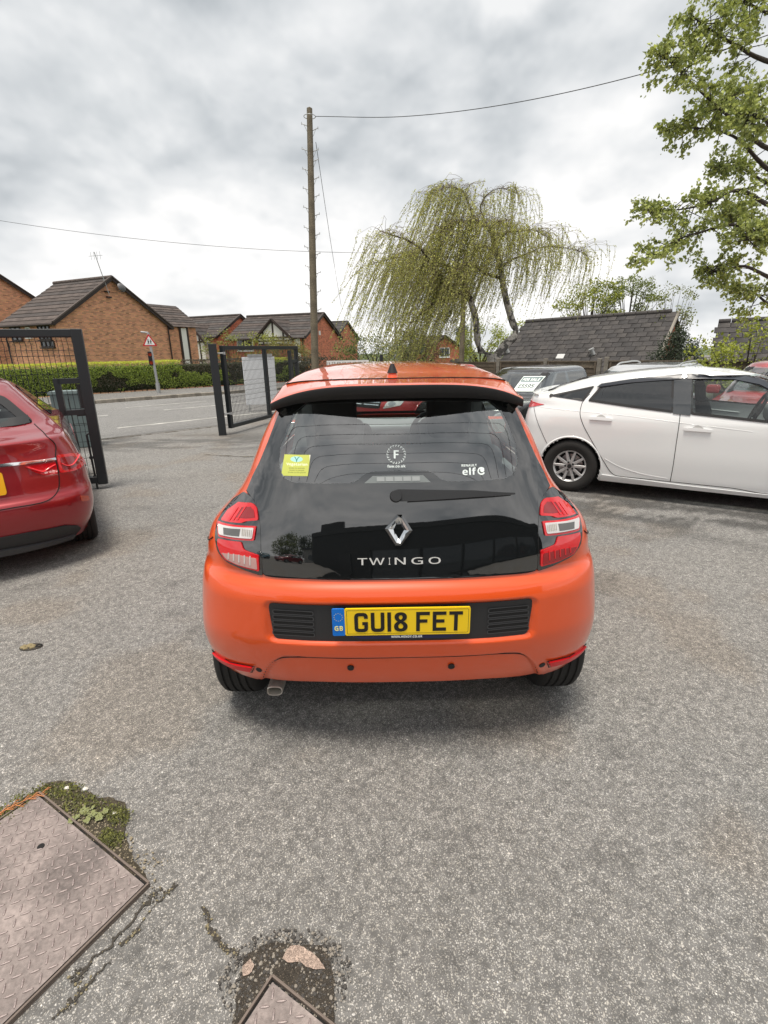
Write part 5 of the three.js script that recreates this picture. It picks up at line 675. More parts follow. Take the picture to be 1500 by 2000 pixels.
    obj('lamp_band', slab(roundLoop([[-0.704, 0.965], [-0.528, 0.982], [-0.538, 0.930], [-0.690, 0.921]], 0.006, 3), null, 0.025, m, 0.0125, 0.01), M.lensRed, l); obj('clear_lens', slab(roundLoop([[-0.695, 0.959], [-0.536, 0.975], [-0.544, 0.937], [-0.685, 0.929]], 0.006, 3), null, 0.025, m, 0.0155, 0.006), M.lensClear, l); obj('bulb_box', patch([[-0.664, 0.955], [-0.589, 0.964], [-0.594, 0.939], [-0.661, 0.934]], null, 0.03, m, 0.0165), std(0.16, 0.16, 0.155, { roughness: 0.2, metalness: 0.5 }), l); for (let i = 0; i < 6; i++) obj('lens_rib', slab([[-0.583 + i * 0.007, 0.943], [-0.581 + i * 0.007, 0.943], [-0.579 + i * 0.007, 0.966], [-0.581 + i * 0.007, 0.966]], null, 0.03, m, 0.018, 0.003), std(0.45, 0.42, 0.38, { roughness: 0.2 }), l);
    obj('tail_lens', slab(roundLoop([[-0.693, 0.914], [-0.591, 0.921], [-0.581, 0.894], [-0.522, 0.880], [-0.523, 0.819], [-0.591, 0.828], [-0.661, 0.844], [-0.684, 0.868], [-0.696, 0.894]], 0.006, 3), null, 0.025, m, 0.0125, 0.008), M.lensRed, l);
    obj('lower_lens', slab(roundLoop([[-0.675, 0.868], [-0.606, 0.874], [-0.530, 0.868], [-0.529, 0.826], [-0.608, 0.836], [-0.654, 0.849]], 0.005, 3), null, 0.025, m, 0.0145, 0.004), s < 0 ? M.lensPink : M.lensDeep, l); for (let i = 0; i < 5; i++) obj('lens_rib', slab([[-0.645 + i * 0.022, 0.853 - i * 0.003], [-0.641 + i * 0.022, 0.853 - i * 0.003], [-0.639 + i * 0.022, 0.875], [-0.643 + i * 0.022, 0.875]], null, 0.03, m, 0.0165, 0.003), s < 0 ? M.lensClear : M.lensRed, l);
    obj('reflector', slab([[-0.609, 0.366], [-0.593, 0.398], [-0.70, 0.383], [-0.80, 0.372], [-0.795, 0.352], [-0.70, 0.352]], null, 0.012, m, 0.012, 0.014), M.reflector, o); obj('reflector_recess', ringOn([[-0.602, 0.358], [-0.583, 0.405], [-0.70, 0.390], [-0.812, 0.378], [-0.805, 0.345], [-0.70, 0.345]], 0.006, m, 0.007), M.seam, o);
    for (const [x, y] of [[-0.571, 0.381], [-0.197, 0.419]]) { const c = new THREE.CylinderGeometry(0.0125, 0.0135, 0.006, 18); c.rotateX(Math.PI / 2); obj('parking_sensor', lay(c, m, x, y, -0.008 + (x < -0.5 ? 0.009 : 0)), M.darkPlastic, o); }
    obj('valance_line', lineOn([[-0.568, 0.318], [-0.552, 0.36], [-0.52, 0.42], [-0.47, 0.462], [-0.40, 0.4755], [-0.2, 0.478], [0, 0.479]], m, 0.0022, -0.004, 60), M.seam, o);
    obj('panel_gap', lineOn([[-0.80, 0.862], [-0.765, 0.88], [-0.735, 0.905]], m, 0.002, 0.002, 12), M.seam, o);
    pane(o, S, S.side(s), sideWin, M.glass, { seal: 0.035 });
    wheel(o, s * 0.735, zA, Rw, 0.192, 0.19, { flip: s < 0, grooves: true }); wheel(o, s * 0.75, zB, Rw, 0.165, 0.19, { flip: s < 0 });
    archOf(o, S, s, zA, 0.3, 0.356, M.orange, 1.05, Math.PI + 0.1, 0.010, false); { const c = new THREE.CircleGeometry(0.35, 32); c.rotateY(Math.PI / 2); c.translate(s * 0.60, 0.3, zA - 0.02); obj('inner_wing', clipBelow(c, 0.3), M.seam, o); } archOf(o, S, s, zB, 0.3, 0.362, M.orange);
    { const mr = new THREE.Group(); mr.name = 'door_mirror'; o.add(mr); obj('shell', rbox(0.2, 0.13, 0.09, 0.04, s * 0.80, 1.03, -2.25), M.orange, mr); obj('mirror_glass', rbox(0.17, 0.1, 0.01, 0.004, s * 0.80, 1.03, -2.203), M.chrome, mr); obj('mirror_arm', rod([s * 0.66, 1.0, -2.27], [s * 0.75, 1.02, -2.27], 0.02), M.darkPlastic, mr); }
  }
  pane(o, S, S.front, wind, M.glass, { seal: 0.03, name: 'windscreen' });
  // roof spoiler over the window
  {
    const roofY = (x, z) => { for (let y = S.y1; y > 1.2; y -= 0.0008) { const r = S.row(y); if (Math.abs(x) < r.w && z <= S.rearZ(x, y)) return y; } return 1.2; };
    const N = 56, prof = x => { const t = Math.abs(x) / 0.476, k = Math.pow(t, 2.2), d = Math.pow(t, 3.4); return [[-0.60, roofY(x * 0.985, -0.60) + 0.001], [-0.40 - 0.05 * k, Math.max(roofY(x * 0.96, -0.44) + 0.003, 1.435)], [-0.160 - 0.15 * k, 1.489 - 0.068 * d], [-0.142 - 0.15 * k, 1.4835 - 0.070 * d], [-0.139 - 0.15 * k, 1.479 - 0.071 * d], [-0.142 - 0.15 * k, 1.438 - 0.052 * d], [-0.22 - 0.11 * k, 1.436 - 0.052 * d], [-0.315 - 0.07 * k, 1.434 - 0.05 * d]]; };
    const make = (a, b) => { const pos = [], idx = []; for (let i = 0; i <= N; i++) { const x = -0.476 + 0.952 * i / N, p = prof(x); for (let k = a; k <= b; k++) pos.push(x * (1 - 0.012 * (k < 2 ? 1 : 0)), p[k][1], p[k][0]); } const n = b - a + 1; for (let i = 0; i < N; i++) for (let k = 0; k < n - 1; k++) { const q = i * n + k; idx.push(q, q + n, q + 1, q + 1, q + n, q + n + 1); } const g = new THREE.BufferGeometry(); g.setAttribute('position', new THREE.Float32BufferAttribute(pos, 3)); g.setIndex(idx); g.computeVertexNormals(); return g; };
    const sp = new THREE.Group(); sp.name = 'roof_spoiler'; o.add(sp); obj('top_skin', make(0, 3), M.orange, sp); obj('underside', make(3, 7), M.darkPlastic, sp); const gap = []; for (let i = 0; i <= 40; i++) { const x = -0.44 + 0.88 * i / 40, p = prof(x); gap.push(V(x, p[1][1] + 0.0015, p[1][0])); } obj('roof_joint', new THREE.TubeGeometry(new THREE.CatmullRomCurve3(gap), 60, 0.0028, 5), M.seam, sp);
    for (const s of [-1, 1]) obj('corner_fin', slab([[s * 0.43, 1.365], [s * 0.468, 1.385], [s * 0.458, 1.43], [s * 0.38, 1.44], [s * 0.395, 1.40]], null, 0.03, map, 0.022, 0.02), M.glossBlack, sp);
  }
  { const an = new THREE.Group(); an.name = 'antenna'; o.add(an); obj('base', place(new THREE.CylinderGeometry(0.016, 0.026, 0.022, 16), -0.012, 1.499, -0.5), M.orange, an); obj('stub', place(new THREE.CylinderGeometry(0.007, 0.022, 0.036, 16), -0.012, 1.526, -0.5), M.darkPlastic, an); }
  for (const s of [-1, 1]) obj('roof_groove', tube([[s * 0.335, 1.491, -0.58], [s * 0.33, 1.5075, -0.9], [s * 0.325, 1.512, -1.3], [s * 0.325, 1.512, -1.7]], 0.004, 30, 5), M.seam, o);
  { const ex = new THREE.Group(); ex.name = 'exhaust'; o.add(ex); const ring = (W, Hh, z) => [...Array(28)].map((_, i) => { const a = i / 28 * 6.2832, c = Math.cos(a), d = Math.sin(a); return [-0.535 + W * Math.sign(c) * Math.pow(Math.abs(c), 0.7), 0.224 + Hh * Math.sign(d) * Math.pow(Math.abs(d), 0.7), z]; }), rings = [ring(0.033, 0.022, -0.36), ring(0.034, 0.023, -0.165), ring(0.032, 0.0215, -0.157), ring(0.029, 0.018, -0.159), ring(0.028, 0.017, -0.30)], pos = [], idx = []; rings.forEach(r => r.forEach(p => pos.push(...p))); for (let j = 0; j < rings.length - 1; j++) for (let i = 0; i < 28; i++) { const a = j * 28 + i, b = j * 28 + (i + 1) % 28; idx.push(a, b, a + 28, b, b + 28, a + 28); } const g = new THREE.BufferGeometry(); g.setAttribute('position', new THREE.Float32BufferAttribute(pos, 3)); g.setIndex(idx); g.computeVertexNormals(); obj('tip', g, std(0.62, 0.58, 0.52, { metalness: 0.6, roughness: 0.38 }), ex); obj('pipe', tube([[-0.535, 0.24, -0.3], [-0.5, 0.27, -0.6], [-0.35, 0.3, -0.9]], 0.026, 16, 12), std(0.09, 0.07, 0.06, { metalness: 0.6, roughness: 0.6 }), ex); obj('bore', place(new THREE.CircleGeometry(0.03, 20).scale(1, 0.62, 1), -0.535, 0.224, -0.28), M.seam, ex); }
  // interior
  {
    obj('parcel_shelf', rbox(0.95, 0.03, 0.4, 0.01, 0, 0.99, -0.5), M.trimInside, o); obj('boot_trim', [box(0.04, 0.5, 0.7, -0.56, 0.8, -0.6), box(0.04, 0.5, 0.7, 0.56, 0.8, -0.6)], M.trimInside, o); obj('floor_pan', box(1.3, 0.05, 2.3, 0, 0.36, -1.5), M.darkPlastic, o);
    for (const s of [-1, 1]) { obj('rear_seat', rbox(0.52, 0.66, 0.14, 0.06, s * 0.265, 0.83, -0.82, 0.2), M.seatMid, o); obj('front_seat', [rbox(0.45, 0.62, 0.13, 0.06, s * 0.345, 0.86, -1.55, 0.2), rbox(0.27, 0.32, 0.11, 0.05, s * 0.345, 1.235, -1.42, 0.16), rbox(0.46, 0.14, 0.5, 0.05, s * 0.345, 0.55, -1.85)], M.seatCloth, o); obj('seat_shoulder', rbox(0.36, 0.2, 0.12, 0.06, s * 0.345, 1.10, -1.47, 0.18), M.seatMid, o); obj('belt_strap', beam([s * 0.505, 1.36, -1.3], [s * 0.49, 1.0, -1.38], 0.045, 0.004), M.seatLight, o); obj('inner_pillar', beam([s * 0.46, 1.40, -1.43], [s * 0.57, 0.95, -1.40], 0.12, 0.04), M.trimInside, o); }
    obj('headlining', box(0.72, 0.01, 1.5, 0, 1.455, -1.35), M.seatLight, o);
    const db = new THREE.Group(); db.name = 'dashboard'; o.add(db); obj('top_pad', rbox(1.2, 0.16, 0.42, 0.07, 0, 0.965, -2.52), M.seatLight, db); obj('trim_bar', rbox(1.1, 0.07, 0.1, 0.03, 0, 1.0, -2.28), M.cream, db); obj('centre_stack', rbox(0.26, 0.34, 0.12, 0.04, 0, 0.83, -2.24), M.plastic, db); obj('screen', rbox(0.17, 0.1, 0.01, 0.004, 0, 0.92, -2.176), M.glossBlack, db); obj('knob', [place(new THREE.CylinderGeometry(0.022, 0.022, 0.02, 16), -0.06, 0.82, -2.17, Math.PI / 2), place(new THREE.CylinderGeometry(0.022, 0.022, 0.02, 16), 0.06, 0.82, -2.17, Math.PI / 2)], M.satin, db);
    obj('steering_wheel', [place(new THREE.TorusGeometry(0.175, 0.016, 8, 30), 0.33, 0.99, -2.05, -0.35), place(new THREE.CylinderGeometry(0.06, 0.06, 0.04, 16), 0.33, 0.98, -2.06, 1.2), box(0.31, 0.035, 0.02, 0.33, 0.985, -2.06, -0.35)], M.plastic, o); obj('inner_mirror', [rbox(0.22, 0.065, 0.03, 0.015, 0, 1.32, -2.02), rod([0, 1.35, -2.05], [0, 1.42, -2.1], 0.01)], M.darkPlastic, o);
  }
}
// ---------------------------------------------------------------- the red saloon at the left edge
{
  const q = (y, zr, zf, w, lr = .48, nr = 2.8) => [y, zr, zf, w, lr, nr, .7, 2.3];
  const S = new CarShape([q(.18, -.10, -4.2, .80), q(.3, -.04, -4.3, .86), q(.5, 0, -4.36, .90), q(.555, -.004, -4.36, .90), q(.575, -.022, -4.36, .898), q(.60, -.045, -4.36, .895), q(.72, -.062, -4.32, .885), q(.82, -.075, -4.2, .86), q(.93, -.088, -3.7, .825), q(.99, -.084, -3.3, .795), q(1.004, -.10, -3.2, .787), q(1.012, -.15, -3.15, .78), q(1.022, -.23, -3.1, .77), q(1.05, -.36, -2.98, .74), q(1.08, -.5, -2.9, .71), q(1.15, -.6, -2.74, .65), q(1.25, -.75, -2.5, .57), q(1.33, -.9, -2.3, .50), q(1.39, -1.1, -2.1, .43, .4), q(1.42, -1.38, -1.98, .33, .28), q(1.435, -1.55, -1.85, .15, .1)]);
  const o = thing('red_saloon', 'dark red saloon cut off by the left edge of the picture', 'car', [-2.995, 0, -3.19], 0.576); const m = S.rear, f = S.rearFlip;
  const winHalf = [[0, 1.315], [0.32, 1.305], [0.418, 1.285], [0.468, 1.236], [0.563, 1.125], [0.594, 1.082], [0.5, 1.073], [0, 1.069]], win = smoothish([...winHalf, ...winHalf.slice(1, -1).reverse().map(([x, y]) => [-x, y])]); function smoothish(P) { return roundLoop(P, 0.04, 3); }
  const side = roundLoop([[-1.30, 1.07], [-1.38, 1.335], [-2.1, 1.335], [-2.72, 1.06]], 0.06), wind = roundLoop([[-0.56, 1.1], [-0.4, 1.37], [0.4, 1.37], [0.56, 1.1]], 0.05);
  const lidOf = (x, y, z) => Math.abs(x) < 0.69 - (y < 0.66 ? (0.66 - y) * 0.9 : 0) && y > 0.555 && y < 1.06;
  S.shell(o, (x, y, z, k) => {
    if (k === 'rear' && inPoly(x, y, inset(win, 0.015))) return null; if (k === 'front' && inPoly(x, y, inset(wind, 0.015))) return null;
    if (k === 'side' && inPoly(z, y, inset(side, 0.015))) return Math.abs(z + 1.75) < 0.05 ? 'pillar' : null;
    for (const zc of [-0.78, -3.5]) if (Math.abs(x) > 0.55 && y < 0.8 && (zc < -1 || z < zc + 0.16 || y < 0.345) && Math.hypot(z - zc, y - 0.33) < 0.385) return null;
    if (k === 'rear' && lidOf(x, y, z)) return 'boot_lid'; return 'body';
  }, { body: M.red, boot_lid: M.red, pillar: M.glossBlack }, { rowStep: 0.028, tr: 36 });
  pane(o, S, m, win, M.glass, { seal: 0.055, name: 'rear_window' }); pane(o, S, S.front, wind, M.glass, { name: 'windscreen', seal: 0.03 });
  for (const s of [-1, 1]) {
    const mm = s > 0 ? m : f; pane(o, S, S.side(s), side, M.privacy, { seal: 0.03 }); const l = new THREE.Group(); l.name = 'tail_lamp'; o.add(l);
    obj('outer_lens', slab(roundLoop([[0.705, 0.868], [0.80, 0.853], [0.852, 0.832], [0.868, 0.80], [0.872, 0.735], [0.80, 0.722], [0.70, 0.733]], 0.015, 3), null, 0.03, mm, 0.006, 0.015), M.lensRed, l); obj('outer_inner', patch(roundLoop([[0.72, 0.845], [0.80, 0.832], [0.845, 0.80], [0.84, 0.76], [0.78, 0.742], [0.72, 0.75]], 0.012, 3), null, 0.03, mm, 0.0075), M.lensDeep, l);
    obj('inner_lens', slab(roundLoop([[0.688, 0.818], [0.685, 0.733], [0.60, 0.737], [0.548, 0.772], [0.49, 0.826]], 0.012, 3), null, 0.03, mm, 0.006, 0.015), M.lensRed, l); obj('light_curve', lineOn([[0.51, 0.815], [0.56, 0.785], [0.60, 0.765], [0.64, 0.785], [0.68, 0.80]], mm, 0.006, 0.009, 24), std(0.85, 0.02, 0.03, { roughness: 0.1, clearcoat: 1 }), l); obj('light_curve', lineOn([[0.72, 0.80], [0.75, 0.775], [0.79, 0.77], [0.82, 0.79], [0.85, 0.815]], mm, 0.006, 0.009, 24), std(0.85, 0.02, 0.03, { roughness: 0.1, clearcoat: 1 }), l);
    obj('bumper_reflector', slab(roundLoop([[0.80, 0.535], [0.858, 0.505], [0.858, 0.465], [0.80, 0.485]], 0.01), null, 0.03, mm, 0.003, 0.008), std(0.45, 0.05, 0.015, { roughness: 0.15, clearcoat: 1 }), o);
    wheel(o, s * 0.775, -0.74, 0.32, 0.215, 0.22, { flip: s < 0, grooves: true }); wheel(o, s * 0.82, -3.5, 0.33, 0.225, 0.23, { flip: s < 0 }); archOf(o, S, s, -0.78, 0.33, 0.39, M.red, 1.15, Math.PI + 0.2, 0.012, false); { const c = new THREE.CircleGeometry(0.38, 32); c.rotateY(Math.PI / 2); c.translate(s * 0.6, 0.33, -0.8); obj('inner_wing', clipBelow(c, 0.28), M.seam, o); } archOf(o, S, s, -3.5, 0.33, 0.39, M.red);
    obj('shut_line', lineOn([[0.598, 1.072], [0.69, 0.985], [0.712, 0.94], [0.695, 0.85], [0.693, 0.73], [0.665, 0.61], [0.60, 0.562], [0.35, 0.553], [0, 0.55]], mm, 0.004, 0.001, 90), M.seam, o); { const c = new THREE.CylinderGeometry(0.012, 0.012, 0.005, 14); c.rotateX(Math.PI / 2); obj('parking_sensor', lay(c, mm, 0.72, 0.49, 0.001), M.red, o); }
  }
  obj('chrome_bar', slab(roundLoop([[-0.69, 0.832], [-0.4, 0.842], [0, 0.846], [0.4, 0.842], [0.69, 0.832], [0.69, 0.85], [0.4, 0.864], [0, 0.87], [-0.4, 0.864], [-0.69, 0.85]], 0.004, 2), null, 0.04, m, 0.014, 0.016), M.chrome, o);
  obj('diffuser', slab(roundLoop([[-0.70, 0.20], [-0.755, 0.25], [-0.74, 0.29], [-0.66, 0.33], [-0.43, 0.345], [0, 0.35], [0.43, 0.345], [0.66, 0.33], [0.74, 0.29], [0.755, 0.25], [0.70, 0.20]], 0.02, 3), null, 0.04, m, 0.012, 0.03), M.plastic, o); obj('diffuser_blade', slab([[-0.68, 0.195], [0.68, 0.195], [0.70, 0.225], [0, 0.26], [-0.70, 0.225]], null, 0.04, m, 0.03, 0.025), M.satin, o);
  { const np = new THREE.Group(); np.name = 'number_plate'; o.add(np); obj('plate_back', slab(roundLoop([[-0.35, 0.645], [0.35, 0.645], [0.358, 0.66], [0.358, 0.795], [0.35, 0.806], [-0.35, 0.806], [-0.358, 0.795], [-0.358, 0.66]], 0.012, 3), null, 0.06, m, 0.010, 0.012), std(0.88, 0.46, 0.01, { roughness: 0.35, clearcoat: 0.4 }), np); }
  obj('underbody', rbox(1.4, 0.14, 3.4, 0.04, 0, 0.27, -2.15), M.darkPlastic, o); cabin(o, { w: 0.72, z0: -1.0, z1: -2.6, belt: 1.0 });
  obj('parcel_shelf', rbox(1.1, 0.03, 0.5, 0.01, 0, 1.03, -0.9), M.seatLight, o);
}
// ---------------------------------------------------------------- the white car on the right, side on
const whiteCar = [1.965, 0, -6.542], whiteTurn = Math.atan2(-0.857, -0.515);
{
  const q = (y, zr, zf, w, lr = .5, nr = 2.6, lf = .8) => [y, zr, zf, w, lr, nr, lf, 2.2];
  const S = new CarShape([q(.165, -.14, -3.9, .775), q(.22, -.08, -4.02, .80), q(.35, -.02, -4.1, .815), q(.55, 0, -4.12, .825), q(.72, -.0, -4.04, .825), q(.84, -.015, -3.7, .818), q(.90, -.03, -3.4, .805), q(.96, -.045, -3.06, .785), q(1.02, -.06, -2.93, .765, .45), q(1.06, -.09, -2.85, .748, .4), q(1.085, -.19, -2.8, .735, .35), q(1.11, -.28, -2.76, .722, .35), q(1.15, -.36, -2.68, .705, .35), q(1.2, -.5, -2.58, .685, .35), q(1.24, -.63, -2.48, .667, .35), q(1.283, -.86, -2.36, .64, .35), q(1.31, -1.04, -2.27, .60, .32, 2.4, .35), q(1.33, -1.2, -2.17, .53, .3, 2.4, .35), q(1.348, -1.37, -2.05, .42, .25, 2.4, .3), q(1.362, -1.58, -1.86, .2, .1, 2, .1)]);
  const o = thing('white_liftback', 'white liftback car parked side on beside the orange hatchback', 'car', whiteCar, whiteTurn);
  const Z = u => -(u + 0.70), P = L => L.map(([u, y]) => [Z(u), y]); const zA = Z(-0.02), zB = Z(2.5), yc = 0.297, R = 0.335;
  const quarter = roundLoop(P([[-0.34, 1.067], [0.135, 1.185], [0.05, 1.024]]), 0.02), rearW = roundLoop(P([[0.092, 1.026], [0.20, 1.187], [0.52, 1.245], [0.88, 1.278], [0.925, 0.94], [0.55, 0.975]]), 0.025), frontW = roundLoop(P([[1.02, 1.284], [1.07, 0.932], [1.705, 0.886], [2.06, 0.90], [1.86, 1.07], [1.62, 1.222], [1.4, 1.276]]), 0.03);
  const wind = roundLoop([[-0.62, 1.0], [-0.45, 1.3], [0.45, 1.3], [0.62, 1.0]], 0.05), rw = roundLoop([[-0.5, 1.10], [-0.42, 1.25], [0.42, 1.25], [0.5, 1.10]], 0.03);
  const cut = [inset(rearW, 0.01), inset(frontW, 0.01), inset(quarter, 0.01)]; const rearDoor = P([[0.03, 0.99], [0.035, 0.89], [0.146, 0.672], [0.335, 0.39], [0.469, 0.243], [0.769, 0.236], [1.0, 0.236], [0.985, 0.923], [0.96, 1.32], [0.2, 1.32]]), frontDoor = P([[0.985, 0.923], [1.0, 0.236], [1.95, 0.236], [2.02, 0.6], [2.06, 0.9], [1.6, 1.32], [0.97, 1.32]]);
  S.shell(o, (x, y, z, k) => {
    if (k !== 'top' && Math.abs(x) > 0.35) for (const c of cut) if (inPoly(z, y, c)) return null;
    if (k === 'front' && inPoly(x, y, inset(wind, 0.012))) return null; if (k === 'rear' && inPoly(x, y, inset(rw, 0.012))) return null;
    for (const zc of [zA, zB]) if (Math.abs(x) > 0.5 && y < 0.75 && Math.hypot(z - zc, y - yc) < R) return null;
    if (k !== 'top' && Math.abs(x) > 0.45) { if (inPoly(z, y, rearDoor)) return x > 0 ? 'rear_door' : 'rear_door2'; if (inPoly(z, y, frontDoor)) return x > 0 ? 'front_door' : 'front_door2'; }
    return 'body';
  }, { body: M.white, rear_door: M.white, rear_door2: M.white, front_door: M.white, front_door2: M.white }, { rowStep: 0.024, sideStep: 0.03, tr: 32 });
  for (const s of [-1, 1]) {
    const m = S.side(s);
    pane(o, S, m, quarter, M.privacy, { seal: 0.02, name: 'quarter_window' }); pane(o, S, m, rearW, M.privacy, { seal: 0.024, name: 'rear_door_window' }); pane(o, S, m, frontW, M.glass, { seal: 0.024, name: 'front_door_window' });
    obj('wind_deflector', slab(roundLoop(P([[0.16, 1.168], [0.20, 1.205], [0.52, 1.262], [0.945, 1.302], [0.945, 1.262], [0.5, 1.222]]), 0.006, 2), null, 0.03, m, 0.016, 0.008), M.privacyTrim ??= std(0.03, 0.035, 0.045, { roughness: 0.35 }), o); obj('wind_deflector', slab(roundLoop(P([[0.985, 1.304], [1.4, 1.296], [1.63, 1.243], [1.86, 1.10], [1.82, 1.09], [1.60, 1.208], [1.38, 1.256], [0.99, 1.264]]), 0.006, 2), null, 0.03, m, 0.016, 0.008), M.privacyTrim, o);
    obj('door_pillar', slab(P([[0.875, 1.29], [0.92, 0.935], [1.075, 0.922], [1.03, 1.295]]), null, 0.05, m, 0.010, 0.006), M.glossBlack, o);
    const sl = (pts, r = 0.0035) => obj('door_seam', lineOn(P(pts), m, r, 0.0, 80), M.seam, o); sl([[0.10, 1.10], [0.04, 1.01], [0.032, 0.95], [0.036, 0.885], [0.085, 0.77], [0.146, 0.672], [0.24, 0.53], [0.335, 0.39], [0.42, 0.275], [0.469, 0.243], [0.56, 0.237], [0.769, 0.236], [1.0, 0.234]]); sl([[0.965, 1.06], [0.985, 0.923], [0.995, 0.6], [1.0, 0.40], [0.998, 0.234]]); sl([[1.0, 0.234], [1.5, 0.234], [1.93, 0.236], [2.0, 0.5], [2.04, 0.75], [2.06, 0.9]]); sl([[-0.51, 0.93], [-0.44, 0.80], [-0.36, 0.66], [-0.29, 0.54]], 0.003);
    for (const [a, b, y] of [[0.14, 0.365, 0.850], [1.04, 1.272, 0.791]]) { const h = new THREE.Group(); h.name = 'door_handle'; o.add(h); const c = [(a + b) / 2, y]; obj('grip', slab(roundLoop(P([[a, y - 0.014], [b, y - 0.018], [b + 0.004, y + 0.006], [c[0], y + 0.017], [a, y + 0.016]]), 0.012, 3), null, 0.03, m, 0.016, 0.018), M.white, h); obj('cup_shade', patch(smoothLoop(P([[c[0] - 0.05, y + 0.012], [c[0], y + 0.042], [c[0] + 0.05, y + 0.012], [c[0], y - 0.004]]), 20), null, 0.03, m, 0.0025), std(0.42, 0.42, 0.41, { roughness: 0.4 }), h); }  // grey patch painted on for the shade in the handle hollow
    obj('tail_lamp', slab(roundLoop(P([[-0.64, 0.992], [-0.37, 0.972], [-0.43, 0.955], [-0.61, 0.905]]), 0.008, 2), null, 0.03, m, 0.006, 0.012), M.lensRed, o);
    obj('shoulder_crease', lineOn(P([[-0.5, 0.945], [0.04, 0.916], [0.5, 0.893], [0.996, 0.85], [1.6, 0.80]]), m, 0.006, -0.0035, 80), M.white, o); obj('lower_crease', lineOn(P([[0.34, 0.42], [0.5, 0.345], [0.72, 0.29], [0.97, 0.265]]), m, 0.009, -0.0055, 50), M.white, o); obj('sill_moulding', slab(P([[0.31, 0.168], [2.12, 0.168], [2.14, 0.205], [1.1, 0.215], [0.33, 0.24]]), null, 0.06, m, 0.012, 0.02), M.white, o);
    wheel(o, s * 0.735, zA, yc, 0.185, 0.193, { flip: s < 0, pair: 0.2 }); wheel(o, s * 0.735, zB, yc, 0.185, 0.193, { flip: s < 0, pair: 0.2 }); archOf(o, S, s, zA, yc, R + 0.004, M.white, -0.38, Math.PI + 0.3, 0.011); archOf(o, S, s, zB, yc, R + 0.004, M.white, -0.3, Math.PI + 0.38, 0.011);
    { const mr = new THREE.Group(); mr.name = 'door_mirror'; o.add(mr); obj('shell', rbox(0.2, 0.14, 0.1, 0.045, s * 0.92, 0.99, Z(1.9)), M.white, mr); obj('mirror_arm', rod([s * 0.76, 0.95, Z(1.92)], [s * 0.86, 0.97, Z(1.92)], 0.02), M.darkPlastic, mr); }
  }
  pane(o, S, S.front, wind, M.glass, { seal: 0.03, name: 'windscreen' }); pane(o, S, S.rear, rw, M.privacy, { seal: 0.03, name: 'rear_window' });
  obj('boot_spoiler', slab(roundLoop([[-0.66, 1.058], [0.66, 1.058], [0.62, 1.075], [-0.62, 1.075]], 0.01), null, 0.05, S.rear, 0.03, 0.03), M.white, o); obj('underbody', rbox(1.3, 0.12, 3.5, 0.04, 0, 0.235, -2.1), M.darkPlastic, o); cabin(o, { w: 0.7, z0: Z(0.05), z1: Z(1.95), belt: 0.93 });
}
